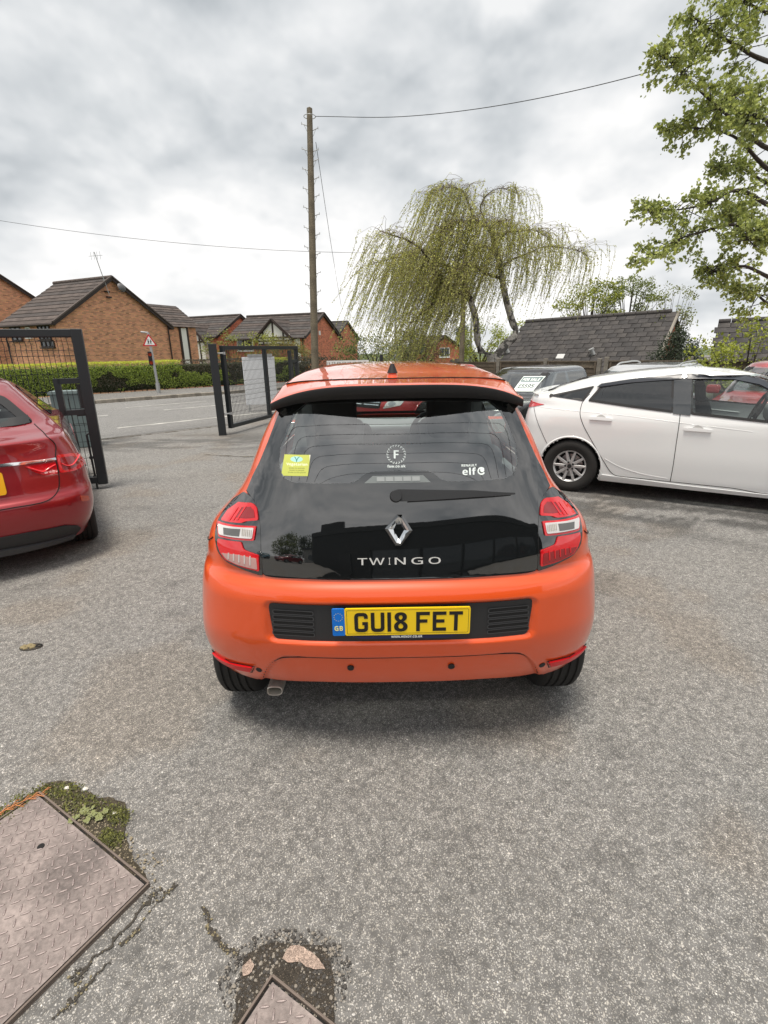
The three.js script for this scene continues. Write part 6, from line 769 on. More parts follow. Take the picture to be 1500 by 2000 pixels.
// ---------------------------------------------------------------- plainer cars further off: the same kit
function farCar(name, label, pos, turn, { len, w, h, belt, hood, paint, r = 0.31, glass = M.screen, estate = false, suv = false, rails = false, grp }) {
  const q = (y, zr, zf, ww, lr = .45, nr = 3, lf = .6, nf = 2.4) => [y, zr, zf, ww, lr, nr, lf, nf]; const top = h, g = h - belt, back = estate || suv ? 0.14 : 0.42, ws = hood + 0.0;
  const S = new CarShape([q(.24, -.1, -len + .12, w * .93), q(.4, -.02, -len + .02, w), q(.6, 0, -len, w), q(belt - .18, -.01, -len + .06, w), q(belt - .07, -.03, -len + .3, w * .985), q(belt, -.06, -len + ws, w * .95), q(belt + g * .25, -.06 - back * .3, -len + ws + .22, w * .89), q(belt + g * .55, -.06 - back * .66, -len + ws + .48, w * .81), q(belt + g * .82, -.06 - back, -len + ws + .74, w * .73), q(belt + g * .93, -.12 - back, -len + ws + .88, w * .62, .4, 3, .4), q(top - .012, -.35 - back, -len + ws + 1.1, w * .45, .3, 2.6, .3), q(top, -.7 - back, -len + ws + 1.5, w * .2, .1, 2, .1, 2)]);
  const o = thing(name, label, 'car', pos, turn, grp); const y0 = belt + 0.03, y1 = belt + g * 0.8, zw = -len + ws;
  const side = roundLoop([[-0.22 - back * 0.5, y0], [-0.30 - back, y1], [zw + 0.95, y1], [zw + 0.28, y0]], 0.05), wind = roundLoop([[-w * .82, belt + .05], [-w * .66, belt + g * .8], [w * .66, belt + g * .8], [w * .82, belt + .05]], 0.06), rw = roundLoop([[-w * .72, belt + .06], [-w * .62, belt + g * .78], [w * .62, belt + g * .78], [w * .72, belt + .06]], 0.06); const zA = -0.72, zB = -len + 0.85, R = r + 0.05, mid = (-0.3 - back + zw + 0.6) / 2;
  S.shell(o, (x, y, z, k) => { if (k !== 'top' && Math.abs(x) > w * 0.5 && k !== 'front' && inPoly(z, y, inset(side, 0.012))) return Math.abs(z - mid) < 0.06 ? 'pillar' : null; if (k === 'front' && inPoly(x, y, inset(wind, 0.012))) return null; if (k === 'rear' && inPoly(x, y, inset(rw, 0.012))) return null; for (const zc of [zA, zB]) if (Math.abs(x) > w * 0.6 && y < r * 2 + 0.15 && Math.hypot(z - zc, y - r) < R) return null; return 'body'; }, { body: paint, pillar: M.glossBlack }, { rowStep: 0.04, sideStep: 0.05, tr: 24 });
  pane(o, S, S.front, wind, glass, { seal: 0.035, name: 'windscreen' }); pane(o, S, S.rear, rw, glass, { seal: 0.035, name: 'rear_window' });
  for (const s of [-1, 1]) { pane(o, S, S.side(s), side, glass, { seal: 0.035 }); wheel(o, s * (w - 0.1), zA, r, 0.2, r * 0.64, { flip: s < 0 }); wheel(o, s * (w - 0.1), zB, r, 0.2, r * 0.64, { flip: s < 0 }); archOf(o, S, s, zA, r, R + 0.004, suv ? M.plastic : paint); archOf(o, S, s, zB, r, R + 0.004, suv ? M.plastic : paint);
    const lm = (x, y, l) => { const p = S.front(x, y, l); return [s * p[0], p[1], p[2]]; }, tm = (x, y, l) => { const p = S.rear(x, y, l); return [s * p[0], p[1], p[2]]; };
    { const hl = new THREE.Group(); hl.name = 'headlamp'; o.add(hl); obj('lens', slab(roundLoop([[w * .5, belt - .36], [w * .86, belt - .30], [w * .92, belt - .17], [w * .62, belt - .2]], 0.03, 3), null, 0.04, lm, 0.006, 0.02), M.lensClear, hl); obj('reflector_bowl', patch(smoothLoop([[w * .62, belt - .26], [w * .7, belt - .31], [w * .78, belt - .26], [w * .7, belt - .22]], 16), null, 0.04, lm, 0.008), M.steel, hl); }
    obj('tail_lamp', slab(roundLoop([[w * .72, belt - .3], [w * .93, belt - .3], [w * .9, belt - .06], [w * .76, belt - .06]], 0.03, 3), null, 0.04, tm, 0.006, 0.02), M.lensRed, o);
    { const mr = new THREE.Group(); mr.name = 'door_mirror'; o.add(mr); obj('shell', rbox(0.2, 0.14, 0.11, 0.045, s * (w + 0.08), belt + 0.06, zw + 0.5), paint, mr); obj('mirror_glass', rbox(0.16, 0.11, 0.01, 0.004, s * (w + 0.08), belt + 0.06, zw + 0.557), M.chrome, mr); obj('mirror_arm', rod([s * (w * 0.9), belt + 0.02, zw + 0.48], [s * (w + 0.04), belt + 0.04, zw + 0.49], 0.02), M.darkPlastic, mr); }
    if (rails) obj('roof_rail', tube([[s * w * .6, top - .07, -0.42 - back], [s * w * .62, top + .0, -0.6 - back], [s * w * .62, top + .012, mid], [s * w * .62, top - .0, zw + 1.5], [s * w * .62, top - .06, zw + 1.3]], 0.016, 40, 8), M.silver, o);
    obj('door_seam', [lineOn([[mid, belt], [mid, 0.5], [mid + 0.02, 0.36]], S.side(s), 0.004, 0, 30), lineOn([[zw + 0.4, belt], [zw + 0.38, 0.6], [zw + 0.44, 0.36]], S.side(s), 0.004, 0, 30)], M.seam, o); obj('door_handle', slab(roundLoop([[mid + 0.1, belt - 0.12], [mid + 0.3, belt - 0.12], [mid + 0.3, belt - 0.09], [mid + 0.1, belt - 0.09]], 0.012), null, 0.05, S.side(s), 0.03, 0.03), paint, o);
  }
  obj('grille', slab(roundLoop([[-w * .42, belt - .36], [w * .42, belt - .36], [w * .46, belt - .2], [-w * .46, belt - .2]], 0.03, 3), null, 0.05, S.front, 0.006, 0.02), M.darkPlastic, o); obj('grille_bar', [slab([[-w * .40, belt - .30], [w * .40, belt - .30], [w * .40, belt - .285], [-w * .40, belt - .285]], null, 0.05, S.front, 0.012, 0.01), slab([[-w * .42, belt - .255], [w * .42, belt - .255], [w * .42, belt - .24], [-w * .42, belt - .24]], null, 0.05, S.front, 0.012, 0.01)], M.chrome, o); obj('lower_grille', slab(roundLoop([[-w * .5, .3], [w * .5, .3], [w * .54, .42], [-w * .54, .42]], 0.03, 3), null, 0.05, S.front, 0.006, 0.02), M.darkPlastic, o); obj('underbody', rbox(w * 1.6, 0.14, len * 0.84, 0.04, 0, 0.3, -len / 2), M.darkPlastic, o);
  cabin(o, { w: w * 0.85, z0: -0.55 - back, z1: zw + 0.5, belt }); return { o, S, belt, w, zw, g };
}
const yardCar = (x, z) => [x, G(x, z), z];
{ // dark off-roader with a price sheet in its windscreen
  const c = farCar('dark_off_roader', 'black off-roader with a price sheet in its windscreen', yardCar(4.56, -12.59), 2.39, { len: 4.3, w: 0.86, h: 1.68, belt: 1.13, hood: 1.05, paint: M.black, r: 0.35, suv: true, grp: 'cars for sale in the yard' });
  const sh = new THREE.Group(); sh.name = 'price_sheet'; c.o.add(sh); const m = (x, y, l) => { const p = c.S.front(x, y, l - 0.02); return p; }; const tex = canvasTex(256, 192, (x, w, h) => { x.fillStyle = '#dfe9e4'; x.fillRect(0, 0, w, h); x.fillStyle = '#5d6f72'; x.fillRect(10, 10, w - 20, 62); x.fillStyle = '#f2f6f3'; x.font = 'bold 46px sans-serif'; x.textAlign = 'center'; x.fillText('FOR SALE', w / 2, 58); x.fillStyle = '#1a262c'; x.font = 'bold 72px sans-serif'; x.fillText('£5595', w / 2, 150); });
  const W = 0.36, Hh = 0.27, X = -0.42, Y = c.belt + 0.235; const pg = patch([[X - W / 2, Y - Hh / 2], [X + W / 2, Y - Hh / 2], [X + W / 2, Y + Hh / 2], [X - W / 2, Y + Hh / 2]], null, 0.1, (x, y, l) => m(x, y, l), 0.030), uv = pg.attributes.uv; for (let i = 0; i < uv.count; i++) uv.setXY(i, 1 - (uv.getX(i) - X + W / 2) / W, (uv.getY(i) - Y + Hh / 2) / Hh); obj('sheet', pg, std(1, 1, 1, { map: tex, roughness: 0.6 }), sh);
}
farCar('silver_estate', 'silver estate car of which only the railed roof shows above the white car', [6.31, -0.28, -10.96], 2.39, { len: 4.4, w: 0.86, h: 1.55, belt: 1.0, hood: 1.0, paint: M.silver, estate: true, rails: true, grp: 'cars for sale in the yard' });
farCar('red_hatchback', 'bright red hatchback seen through and above the white car at the right edge', [7.70, -0.13, -9.3], 2.39, { len: 3.9, w: 0.84, h: 1.47, belt: 0.98, hood: 0.95, paint: M.brightRed, grp: 'cars for sale in the yard' });
farCar('red_hatchback', 'red car glimpsed through the windows of the orange hatchback', [2.2, -0.05, -12.6], 2.39, { len: 3.7, w: 0.82, h: 1.32, belt: 0.92, hood: 0.95, paint: M.brightRed, grp: 'cars for sale in the yard' });
// ---------------------------------------------------------------- gates
function meshPanel(w, h, n, bend) { // welded wire panel with pressed folds, x from 0 to w
  const out = [], fold = y => { let d = 0; for (const b of bend) d += 0.035 * Math.max(0, 1 - Math.abs(y - b) / 0.055); return d; }; const ys = [0]; for (const b of bend) ys.push(b - 0.055, b, b + 0.055); ys.push(h);
  const seg = (a, b, r) => { const d = [b[0] - a[0], b[1] - a[1], b[2] - a[2]], L = Math.hypot(...d), u = d.map(v => v / L), p = Math.abs(u[1]) > 0.5 ? [1, 0, 0] : [0, 1, 0], s = [u[1] * p[2] - u[2] * p[1], u[2] * p[0] - u[0] * p[2], u[0] * p[1] - u[1] * p[0]], t = [u[1] * s[2] - u[2] * s[1], u[2] * s[0] - u[0] * s[2], u[0] * s[1] - u[1] * s[0]]; const c = []; for (const [i, j] of [[1, 1], [-1, 1], [-1, -1], [1, -1]]) for (const e of [a, b]) c.push([e[0] + (s[0] * i + t[0] * j) * r, e[1] + (s[1] * i + t[1] * j) * r, e[2] + (s[2] * i + t[2] * j) * r]); for (let k = 0; k < 4; k++) { const A = c[k * 2], B = c[k * 2 + 1], C = c[(k * 2 + 2) % 8], D = c[(k * 2 + 3) % 8]; out.push(...A, ...B, ...C, ...B, ...D, ...C); } };
  for (let i = 0; i <= n; i++) { const x = w * i / n; for (let k = 0; k < ys.length - 1; k++) seg([x, ys[k], fold(ys[k])], [x, ys[k + 1], fold(ys[k + 1])], 0.0026); }
  for (let y = 0.05; y < h; y += 0.2) seg([0, y, fold(y) + 0.005], [w, y, fold(y) + 0.005], 0.0026); for (const b of bend) for (const e of [-0.05, 0.05]) seg([0, b + e, 0.006], [w, b + e, 0.006], 0.0026);
  const g = new THREE.BufferGeometry(); g.setAttribute('position', new THREE.Float32BufferAttribute(out, 3)); g.computeVertexNormals(); return g;
}
function lockBox(o, x, y, z, s, sz = 1) { const l = new THREE.Group(); l.name = 'lock_bracket'; o.add(l); obj('bracket_bar', [box(0.24 * sz, 0.06 * sz, 0.07, x + s * 0.12 * sz, y, z), box(0.24 * sz, 0.06 * sz, 0.07, x + s * 0.12 * sz, y - 0.36 * sz, z), box(0.065 * sz, 0.42 * sz, 0.07, x + s * 0.25 * sz, y - 0.18 * sz, z)], M.gate, l); obj('lock_case', box(0.08 * sz, 0.28 * sz, 0.055, x + s * 0.02, y - 0.18 * sz, z + 0.01), M.plastic, l); obj('handle', rod([x, y - 0.05, z + 0.02], [x + s * 0.02, y - 0.02, z + 0.12], 0.014), M.galv, l); }
{ // left leaf, its lock stile towards us
  const o = thing('steel_gate', 'left mesh gate leaf standing open behind the red saloon', 'gate', [-3.50, 0.06, -6.0], Math.PI + 0.42, 'black steel mesh gates'); // local x runs away from the lock stile, to the left
  const Hg = 1.82, W = 3.4; obj('stile', rbox(0.11, Hg, 0.11, 0.008, 0.0, Hg / 2, 0, 0, 0, 0.02), M.gate, o); for (const x of [1.06, 2.1, 3.3]) obj('stile', rbox(0.075, Hg - 0.06, 0.075, 0.006, x, Hg / 2, 0), M.gate, o); obj('top_rail', rbox(W, 0.085, 0.09, 0.008, W / 2, Hg - 0.045, 0), M.gate, o); obj('bottom_rail', rbox(W, 0.085, 0.09, 0.008, W / 2, 0.06, 0), M.gate, o);
  for (const [x0, x1] of [[0.05, 1.02], [1.1, 2.06], [2.14, 3.26]]) obj('wire_mesh', meshPanel(x1 - x0, Hg - 0.16, Math.round((x1 - x0) / 0.05), [0.62, Hg - 0.26]).translate(x0, 0.08, 0.03), M.gate, o);
  lockBox(o, 0.03, 1.25, 0, 1); obj('drop_bolt', [rod([0.09, -0.06, -0.02], [0.09, 0.62, -0.02], 0.012), box(0.1, 0.03, 0.03, 0.06, 0.34, -0.02), box(0.1, 0.03, 0.03, 0.06, 0.1, -0.02), rod([0.09, 0.62, -0.02], [0.0, 0.66, -0.02], 0.01)], M.gate, o); obj('latch', box(0.18, 0.03, 0.03, 0.06, 0.86, 0), M.gate, o);
}
{ // right post and its leaf, folded back towards the road
  const p = thing('gate_post', 'stout black gate post right of the gateway', 'gate post', [-3.25, 0, -10.0], 0.3); obj('shaft', rbox(0.15, 2.05, 0.15, 0.008, 0, 0.72, 0), M.gate, p); obj('cap', rbox(0.155, 0.02, 0.155, 0.006, 0, 1.745, 0), M.gate, p); for (const y of [0.42, 1.58]) obj('hinge', [rod([0.08, y, 0], [0.2, y, -0.03], 0.014), box(0.05, 0.05, 0.05, 0.2, y, -0.04)], M.galv, p);
  const dx = 0.92, dz = -3.1, L = Math.hypot(dx, dz), o = thing('steel_gate', 'right mesh gate leaf folded back beside its post', 'gate', [-3.10, 0.12, -10.12], Math.atan2(-dz, dx), 'black steel mesh gates'); const Hg = 1.6;
  for (const x of [0, L / 2, L]) { obj('stile', rbox(0.085, Hg, 0.085, 0.006, x, Hg / 2, 0), M.gate, o); } obj('top_rail', rbox(L, 0.075, 0.085, 0.006, L / 2, Hg - 0.04, 0.003), M.gate, o); obj('bottom_rail', rbox(L, 0.075, 0.085, 0.006, L / 2, 0.04, 0.003), M.gate, o);
  for (const [a, b] of [[0.05, L / 2 - 0.05], [L / 2 + 0.05, L - 0.05]]) obj('wire_mesh', meshPanel(b - a, Hg - 0.12, Math.round((b - a) / 0.05), [0.6, 0.8]).translate(a, 0.06, 0.03), M.gate, o); obj('bolt', [...Array(11)].map((_, i) => place(new THREE.CylinderGeometry(0.012, 0.012, 0.012, 8), 0.0 + (i < 5 ? 0 : i < 8 ? L / 2 : L), 0.15 + (i % 5) * 0.33, -0.046, Math.PI / 2)), M.galv, o);
  lockBox(o, L, 1.24, 0, -1, 1.3); obj('drop_bolt', box(0.09, 1.55, 0.06, L - 0.55, 0.72, 0.09), M.gate, o);
}
{ const o = thing('white_board', 'upright white sheet board seen through the right gate leaf', 'board', [-3.36, 0, -14.05], 0.25); obj('sheet', [rbox(0.86, 1.27, 0.03, 0.008, 0, 0.83, 0)], std(0.74, 0.76, 0.78, { roughness: 0.6 }), o); obj('top_bar', box(0.66, 0.07, 0.05, 0.05, 1.5, 0), M.galv, o); obj('leg', box(0.05, 0.22, 0.05, -0.35, 0.1, 0), M.galv, o); obj('leg', box(0.05, 0.22, 0.05, 0.35, 0.1, 0), M.galv, o); }
{ const o = thing('ribbed_panel', 'low white ribbed metal panel on the road frontage', 'fence', [-0.92, 0, -14.1], -Math.atan2(RA[1], RA[0]) * 0.25); obj('rail', box(1.16, 0.05, 0.03, 0, 0.4, -0.03), M.whiteFrame, o); for (let i = 0; i < 16; i++) obj('rib', box(0.055, 1.18, 0.024, -0.54 + i * 0.072, 0.71, 0.006 * (i & 1)), M.whiteFrame, o); obj('rail', box(1.16, 0.04, 0.034, 0, 1.31, 0), M.whiteFrame, o); for (const x of [-0.56, 0.56]) obj('post', box(0.05, 1.3, 0.05, x, 0.65, -0.06), M.galv, o); }
{ const o = thing('fence_post', 'short black square post right of the white ribbed panel', 'post', [0.0, 0, -14.6]); obj('shaft', rbox(0.09, 1.5, 0.09, 0.006, 0, 0.7, 0), M.gate, o); obj('cap', rbox(0.096, 0.02, 0.096, 0.005, 0, 1.455, 0), M.gate, o); }
{ // school crossing warning sign with its twin lamps
  const o = thing('warning_sign', 'red triangle warning sign with two walking figures on a grey pole', 'traffic sign', [-8.72, 0.11, -19.75], 0.38); obj('pole', [taper([V(0, -0.1, 0), V(0, 0.4, 0)], [0.075, 0.075], 12), taper([V(0, 0.4, 0), V(-0.02, 1.2, 0), V(-0.05, 2.25, 0)], [0.05, 0.048, 0.045], 12), rod([-0.05, 2.23, 0], [-0.3, 2.26, 0.02], 0.03)], M.galv, o);
  const tri = r => roundLoop([[0, r], [r * 0.866, -r / 2], [-r * 0.866, -r / 2]], r * 0.16, 5), flat = (x, y, l) => [x - 0.05, y + 1.9, 0.06 + l]; obj('plate', slab(tri(0.30), null, 1, flat, 0.0, 0.012), std(0.55, 0.02, 0.025, { roughness: 0.4 }), o); obj('white_field', slab(tri(0.215), null, 1, flat, 0.004, 0.004), M.paper, o);
  const fig = (x, s) => [place(new THREE.CircleGeometry(0.022 * s, 12), x - 0.05, 1.9 + 0.075 * s, 0.066), box(0.04 * s, 0.07 * s, 0.002, x - 0.05, 1.9 + 0.015 * s, 0.066), box(0.016 * s, 0.075 * s, 0.002, x - 0.064 * 1, 1.9 - 0.05 * s, 0.066, 0, 0, -0.25), box(0.016 * s, 0.075 * s, 0.002, x - 0.036, 1.9 - 0.05 * s, 0.066, 0, 0, 0.25), box(0.012, 0.05 * s, 0.002, x - 0.025, 1.9 + 0.02 * s, 0.066, 0, 0, 0.5)]; obj('figures', [...fig(-0.04, 1), ...fig(0.045, 0.85)], M.ink, o);
  const lampB = new THREE.Group(); lampB.name = 'twin_lamp'; o.add(lampB); obj('backboard', rbox(0.16, 0.52, 0.05, 0.03, -0.1, 1.3, 0.02), M.darkPlastic, lampB); for (const y of [1.45, 1.15]) { obj('lens', place(new THREE.CylinderGeometry(0.06, 0.06, 0.03, 18), -0.1, y, 0.06, Math.PI / 2), std(0.5, 0.06, 0.02, { roughness: 0.2 }), lampB); obj('hood', place(new THREE.CylinderGeometry(0.075, 0.075, 0.14, 18, 1, true, 0, Math.PI), -0.1, y, 0.11, Math.PI / 2, 0, Math.PI / 2), std(0.28, 0.05, 0.03, { roughness: 0.5 }), lampB); }
}
{ const o = thing('utility_cabinet', 'small grey green cabinet between the gate and the hedge', 'cabinet', [-5.55, 0, -9.0], 0.3); obj('case', rbox(0.55, 0.95, 0.4, 0.02, 0, 0.475, 0), std(0.12, 0.16, 0.16, { roughness: 0.5 }), o); obj('lid', rbox(0.6, 0.05, 0.45, 0.012, 0, 0.97, 0), std(0.15, 0.2, 0.2, { roughness: 0.5 }), o); obj('door_line', box(0.006, 0.8, 0.004, 0, 0.47, 0.202), M.seam, o); }

// ---------------------------------------------------------------- iron covers and broken tarmac in the foreground
const iron = std(0.34, 0.285, 0.265, { roughness: 0.62, metalness: 0.15, map: TEX.mottle, bumpMap: TEX.grain, bumpScale: 0.0008 }), ironBar = std(0.47, 0.39, 0.37, { roughness: 0.5, metalness: 0.35, map: TEX.mottle }), ironEdge = std(0.27, 0.215, 0.18, { roughness: 0.7, metalness: 0.3, map: TEX.mottle });
function treadPlate(name, label, corner, ang, w, d, frame, seen) { // corner: its nearest corner to the right; x runs along the first edge, z along the other
  const o = thing(name, label, 'manhole cover', [corner[0], 0.0, corner[1]], ang, 'steel tread plate covers'); const pg = uvMetres(box(w, 0.02, d, w / 2, 0.003, d / 2), 1.3); obj('plate', pg, iron, o);
  obj('edge_frame', [box(w + 0.018, 0.02, 0.006, w / 2, 0.004 + frame, -0.010), box(0.006, 0.02, d + 0.018, -0.010, 0.004 + frame, d / 2), box(w + 0.018, 0.02, 0.006, w / 2, 0.004, d + 0.010), box(0.006, 0.02, d + 0.018, w + 0.010, 0.004, d / 2)], ironEdge, o); obj('dark_gap', [box(w + 0.02, 0.004, 0.008, w / 2, 0.004, -0.004), box(0.008, 0.004, d + 0.02, -0.004, 0.004, d / 2)], M.seam, o);  // near-black strips between plate and frame on two edges
  const bar = new THREE.SphereGeometry(1, 10, 6); bar.scale(0.0135, 0.0028, 0.0036); let n = 0; const P = 0.0305, rest = [];
  for (let i = 0; i < w / P - 0.6; i++) for (let j = 0; j < d / P - 0.6; j++) { const x = (i + 0.6) * P, z = (j + 0.6) * P; if (seen && !seen(x, z)) continue; if (n++ >= 300) { rest.push(bar.clone().rotateY((i + j) & 1 ? 0.62 : -0.95).translate(x, 0.0135, z)); continue; } const m = new THREE.Mesh(bar, ironBar); m.name = 'tread_bar'; m.castShadow = m.receiveShadow = true; m.position.set(x + rr(-0.001, 0.001), 0.0135, z); m.rotation.y = ((i + j) & 1 ? 0.62 : -0.95) + 0.0; o.add(m); }
  if (rest.length) tag(obj('tread_bars_beyond', rest, ironBar, o), null, null, null, 'stuff');
  return o;
}
const bigAng = Math.atan2(1.105 - 1.443, -1.335 + 0.775) ; // the far edge runs from the right corner away to the left
{ // local x along the edge towards (-1.335, -1.443); local z towards the lower left
  const ux = -0.56 / 0.654, uz = -0.338 / 0.654, th = Math.atan2(-uz, ux); const o = treadPlate('tread_plate_cover', 'large rusty pink steel tread plate cover at the lower left', [-0.775, -1.105], th + 0, 0.655, 0.9, 0.003, (x, z) => z > -1);
  o.scale.z = 1; const hole = new THREE.CylinderGeometry(0.011, 0.011, 0.004, 16); obj('lifting_hole', place(hole, 0.42, 0.0135, 0.10), M.seam, o);
  if (Math.sin(th) * 0 + 1) { // make sure the plate lies towards the camera side
    const zz = Math.cos(th); if (zz < 0) o.scale.z = -1;
  }
}
{ const th = Math.atan2(0.0, 1); const ax = [-0.362 + 0.317, -0.769 + 0.847], L = Math.hypot(...ax), ux = 0.135 / Math.hypot(0.135, 0.081), uz = 0.081 / Math.hypot(0.135, 0.081); treadPlate('tread_plate_cover', 'small steel tread plate cover with its corner at the bottom edge', [-0.317, -0.847], Math.atan2(-uz, ux), 0.45, 0.45, 0.004); }
// dirt and moss lying in the broken tarmac edge; cracks drawn as dark surface ribbons
function blotch(outline, y, mat, name, parent, wob = 0.012, seed = 1) { const L = []; for (let i = 0; i < outline.length; i++) { const a = outline[i], b = outline[(i + 1) % outline.length], n = Math.max(2, Math.ceil(Math.hypot(a[0] - b[0], a[1] - b[1]) / 0.012)); for (let k = 0; k < n; k++) { const x = lerp(a[0], b[0], k / n), z = lerp(a[1], b[1], k / n); L.push([x + wob * (fbm(x * 40, z * 40, seed, 3) - 0.5) * 2, -(z + wob * (fbm(x * 40 + 9, z * 40, seed + 5, 3) - 0.5) * 2)]); } } const g = patch(L, null, 0.03, (x, v, l) => [x, y + 0.002 * fbm(x * 60, v * 60, 3, 2), -v], 0); const uv = g.attributes.uv; for (let i = 0; i < uv.count; i++) uv.setXY(i, uv.getX(i) * 0.8, uv.getY(i) * 0.8); return obj(name, g, mat, parent); }
{
  const o = thing('moss_patch', 'moss, grit and weeds in the broken tarmac round the large tread plate', 'moss', [0, 0, 0]); const dirt = std(0.52, 0.44, 0.30, { roughness: 1, map: TEX.tarmac, bumpMap: TEX.tarmacBump, bumpScale: 0.004 });
  blotch([[-1.46, -1.33], [-1.40, -1.42], [-1.335, -1.51], [-1.27, -1.52], [-1.20, -1.48], [-1.10, -1.435], [-1.00, -1.42], [-0.955, -1.37], [-0.93, -1.28], [-0.86, -1.20], [-0.77, -1.12], [-0.78, -1.108], [-1.335, -1.443], [-1.47, -1.25]], 0.005, dirt, 'dirt', o, 0.012, 2);
  const r = mulberry(55), moss = new Leaves('diamond'), grit = [], big = [[-1.45, -1.31, -1.36, -1.45, 0.05], [-1.34, -1.47, -1.20, -1.455, 0.045], [-1.22, -1.43, -1.05, -1.37, 0.05], [-1.02, -1.38, -0.95, -1.33, 0.035], [-1.0, -1.28, -0.93, -1.25, 0.03]];
  for (const [x0, z0, x1, z1, w] of big) for (let i = 0; i < 420; i++) { const t = r(), x = lerp(x0, x1, t) + (r() - 0.5) * w * 1.6, z = lerp(z0, z1, t) + (r() - 0.5) * w * 1.6; if ((x + 0.775) * 0.338 - (z + 1.105) * 0.56 < 0.006 && x > -1.34) continue; const y = 0.006 + 0.012 * r() * fbm(x * 30, z * 30, 3, 2), d = rdir(r); d.y = Math.abs(d.y) + 0.4; moss.add(V(x, y, z), d, rdir(r), 0.006 + 0.007 * r(), shadeOf([0.10, 0.11, 0.025], [0.30, 0.31, 0.07], r)); }
  for (let i = 0; i < 14; i++) { const x = -1.09 + (r() - 0.5) * 0.11, z = -1.355 + (r() - 0.5) * 0.06; for (let k = 0; k < 7; k++) { const a = r() * 6.28, d = V(Math.cos(a), 0.5, Math.sin(a)); moss.add(V(x, 0.01, z), d, V(0, 1, 0.1), 0.013 + 0.008 * r(), [0.34, 0.37, 0.15]); } }
  obj('moss', moss.geo(), leafWhite, o); const st = new THREE.DodecahedronGeometry(1, 0); for (let i = 0; i < 420; i++) { const t = r(), x = lerp(-1.3, -0.78, t) + (r() - 0.5) * 0.12, z = lerp(-1.48, -1.14, t) + (r() - 0.5) * 0.09; if ((x + 0.775) * 0.338 - (z + 1.105) * 0.56 < 0.004) continue; const s = 0.002 + 0.0032 * r() * r(); grit.push(st.clone().scale(s * (0.7 + 0.6 * r()), s * 0.7, s).rotateY(r() * 6).translate(x, 0.006, z)); } tag(obj('grit', grit, std(0.26, 0.22, 0.15, { roughness: 0.95 }), o), null, null, null, 'stuff'); { const pm = std(0.62, 0.60, 0.54, { roughness: 0.9 }); for (const [x, z] of [[-1.245, -1.475], [-1.0, -1.36], [-1.17, -1.47]]) obj('white_pebble', st.clone().scale(0.011, 0.006, 0.009).translate(x, 0.01, z), pm, o); }
}
{ // dry orange conifer twig
  const o = thing('dry_twig', 'dry orange conifer twig on the moss beside the tread plate', 'twig', [-1.38, 0.012, -1.40]); const g = [], r = mulberry(3), ax = V(0.77, 0, -0.64).normalize(), sd = V(0.64, 0, 0.77); g.push(taper([V(0, 0, 0).addScaledVector(ax, -0.1), V(0, 0.008, 0), V(0, 0.004, 0).addScaledVector(ax, 0.09)], [0.0018, 0.0015, 0.0008], 5)); for (let i = 0; i < 11; i++) { const t = lerp(-0.085, 0.08, i / 10) + rr(-0.006, 0.006), s = i & 1 ? 1 : -1, b = V(0, 0.006, 0).addScaledVector(ax, t), e = b.clone().addScaledVector(ax, 0.022).addScaledVector(sd, s * (0.012 + 0.028 * r())); e.y = 0.004; g.push(rod(b.toArray(), e.toArray(), 0.0015, 0.0008, 5)); for (const q of [0.4, 0.7]) { const m = b.clone().lerp(e, q); g.push(rod(m.toArray(), m.clone().addScaledVector(ax, 0.014).addScaledVector(sd, -s * 0.004).toArray(), 0.0012, 0.0007, 4)); } } obj('stem', g, std(0.56, 0.22, 0.08, { roughness: 0.8 }), o);
}
function crack(label, pts, w, seed, chips = 1) { // dark hairline ribbon painting the groove's shade, with crumbs of dirt, grit and moss lodged along it
  const r = mulberry(seed), c = new THREE.CatmullRomCurve3(pts.map(p => V(p[0], 0, p[1]))), len = c.getLength(), n = Math.ceil(len / 0.004), pos = [], idx = [], o = thing('tarmac_crack', label, 'crack', [0, 0, 0], 0, 'cracks in the tarmac');
  const off = t => (fbm(t * len * 28, seed + 7, 4, 3) - 0.5) * 0.035 + (fbm(t * len * 160, seed + 3, 1, 2) - 0.5) * 0.008;
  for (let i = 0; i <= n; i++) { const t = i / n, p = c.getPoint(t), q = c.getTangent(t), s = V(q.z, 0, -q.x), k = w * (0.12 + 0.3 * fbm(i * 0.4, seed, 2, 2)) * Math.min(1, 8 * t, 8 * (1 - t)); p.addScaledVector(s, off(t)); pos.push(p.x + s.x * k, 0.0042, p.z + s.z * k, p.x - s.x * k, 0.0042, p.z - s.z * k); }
  for (let i = 0; i < n; i++) { const a = i * 2; idx.push(a, a + 1, a + 2, a + 2, a + 1, a + 3); } const g = new THREE.BufferGeometry(); g.setAttribute('position', new THREE.Float32BufferAttribute(pos, 3)); g.setIndex(idx); g.computeVertexNormals(); obj('hairline', g, M.crackShadeDirt, o);
  const st = new THREE.DodecahedronGeometry(1, 0), dk = [], lt = [], N = Math.ceil(len * 1500 * chips);
  for (let i = 0; i < N; i++) { const t = r(), open = sstep(0.42, 0.62, fbm(t * len * 11, seed + 1, 6, 3)); if (r() > 0.12 + open) continue; const p = c.getPoint(t), q = c.getTangent(t), s = V(q.z, 0, -q.x); p.addScaledVector(s, off(t) + (r() + r() + r() - 1.5) * w * (0.5 + 1.4 * open)); const a = (0.0012 + 0.0034 * r() * r()) * (w > 0.012 ? 2 : 1); (r() < 0.8 ? dk : lt).push(st.clone().scale(a * (0.7 + 0.7 * r()), a * 0.45, a).rotateY(r() * 6).translate(p.x, 0.004, p.z)); }
  if (dk.length) tag(obj('dirt_crumbs', dk, M.crackShadeDirt, o), null, null, null, 'stuff'); if (lt.length) tag(obj('grit_crumbs', lt, M.crackGrit, o), null, null, null, 'stuff');
}
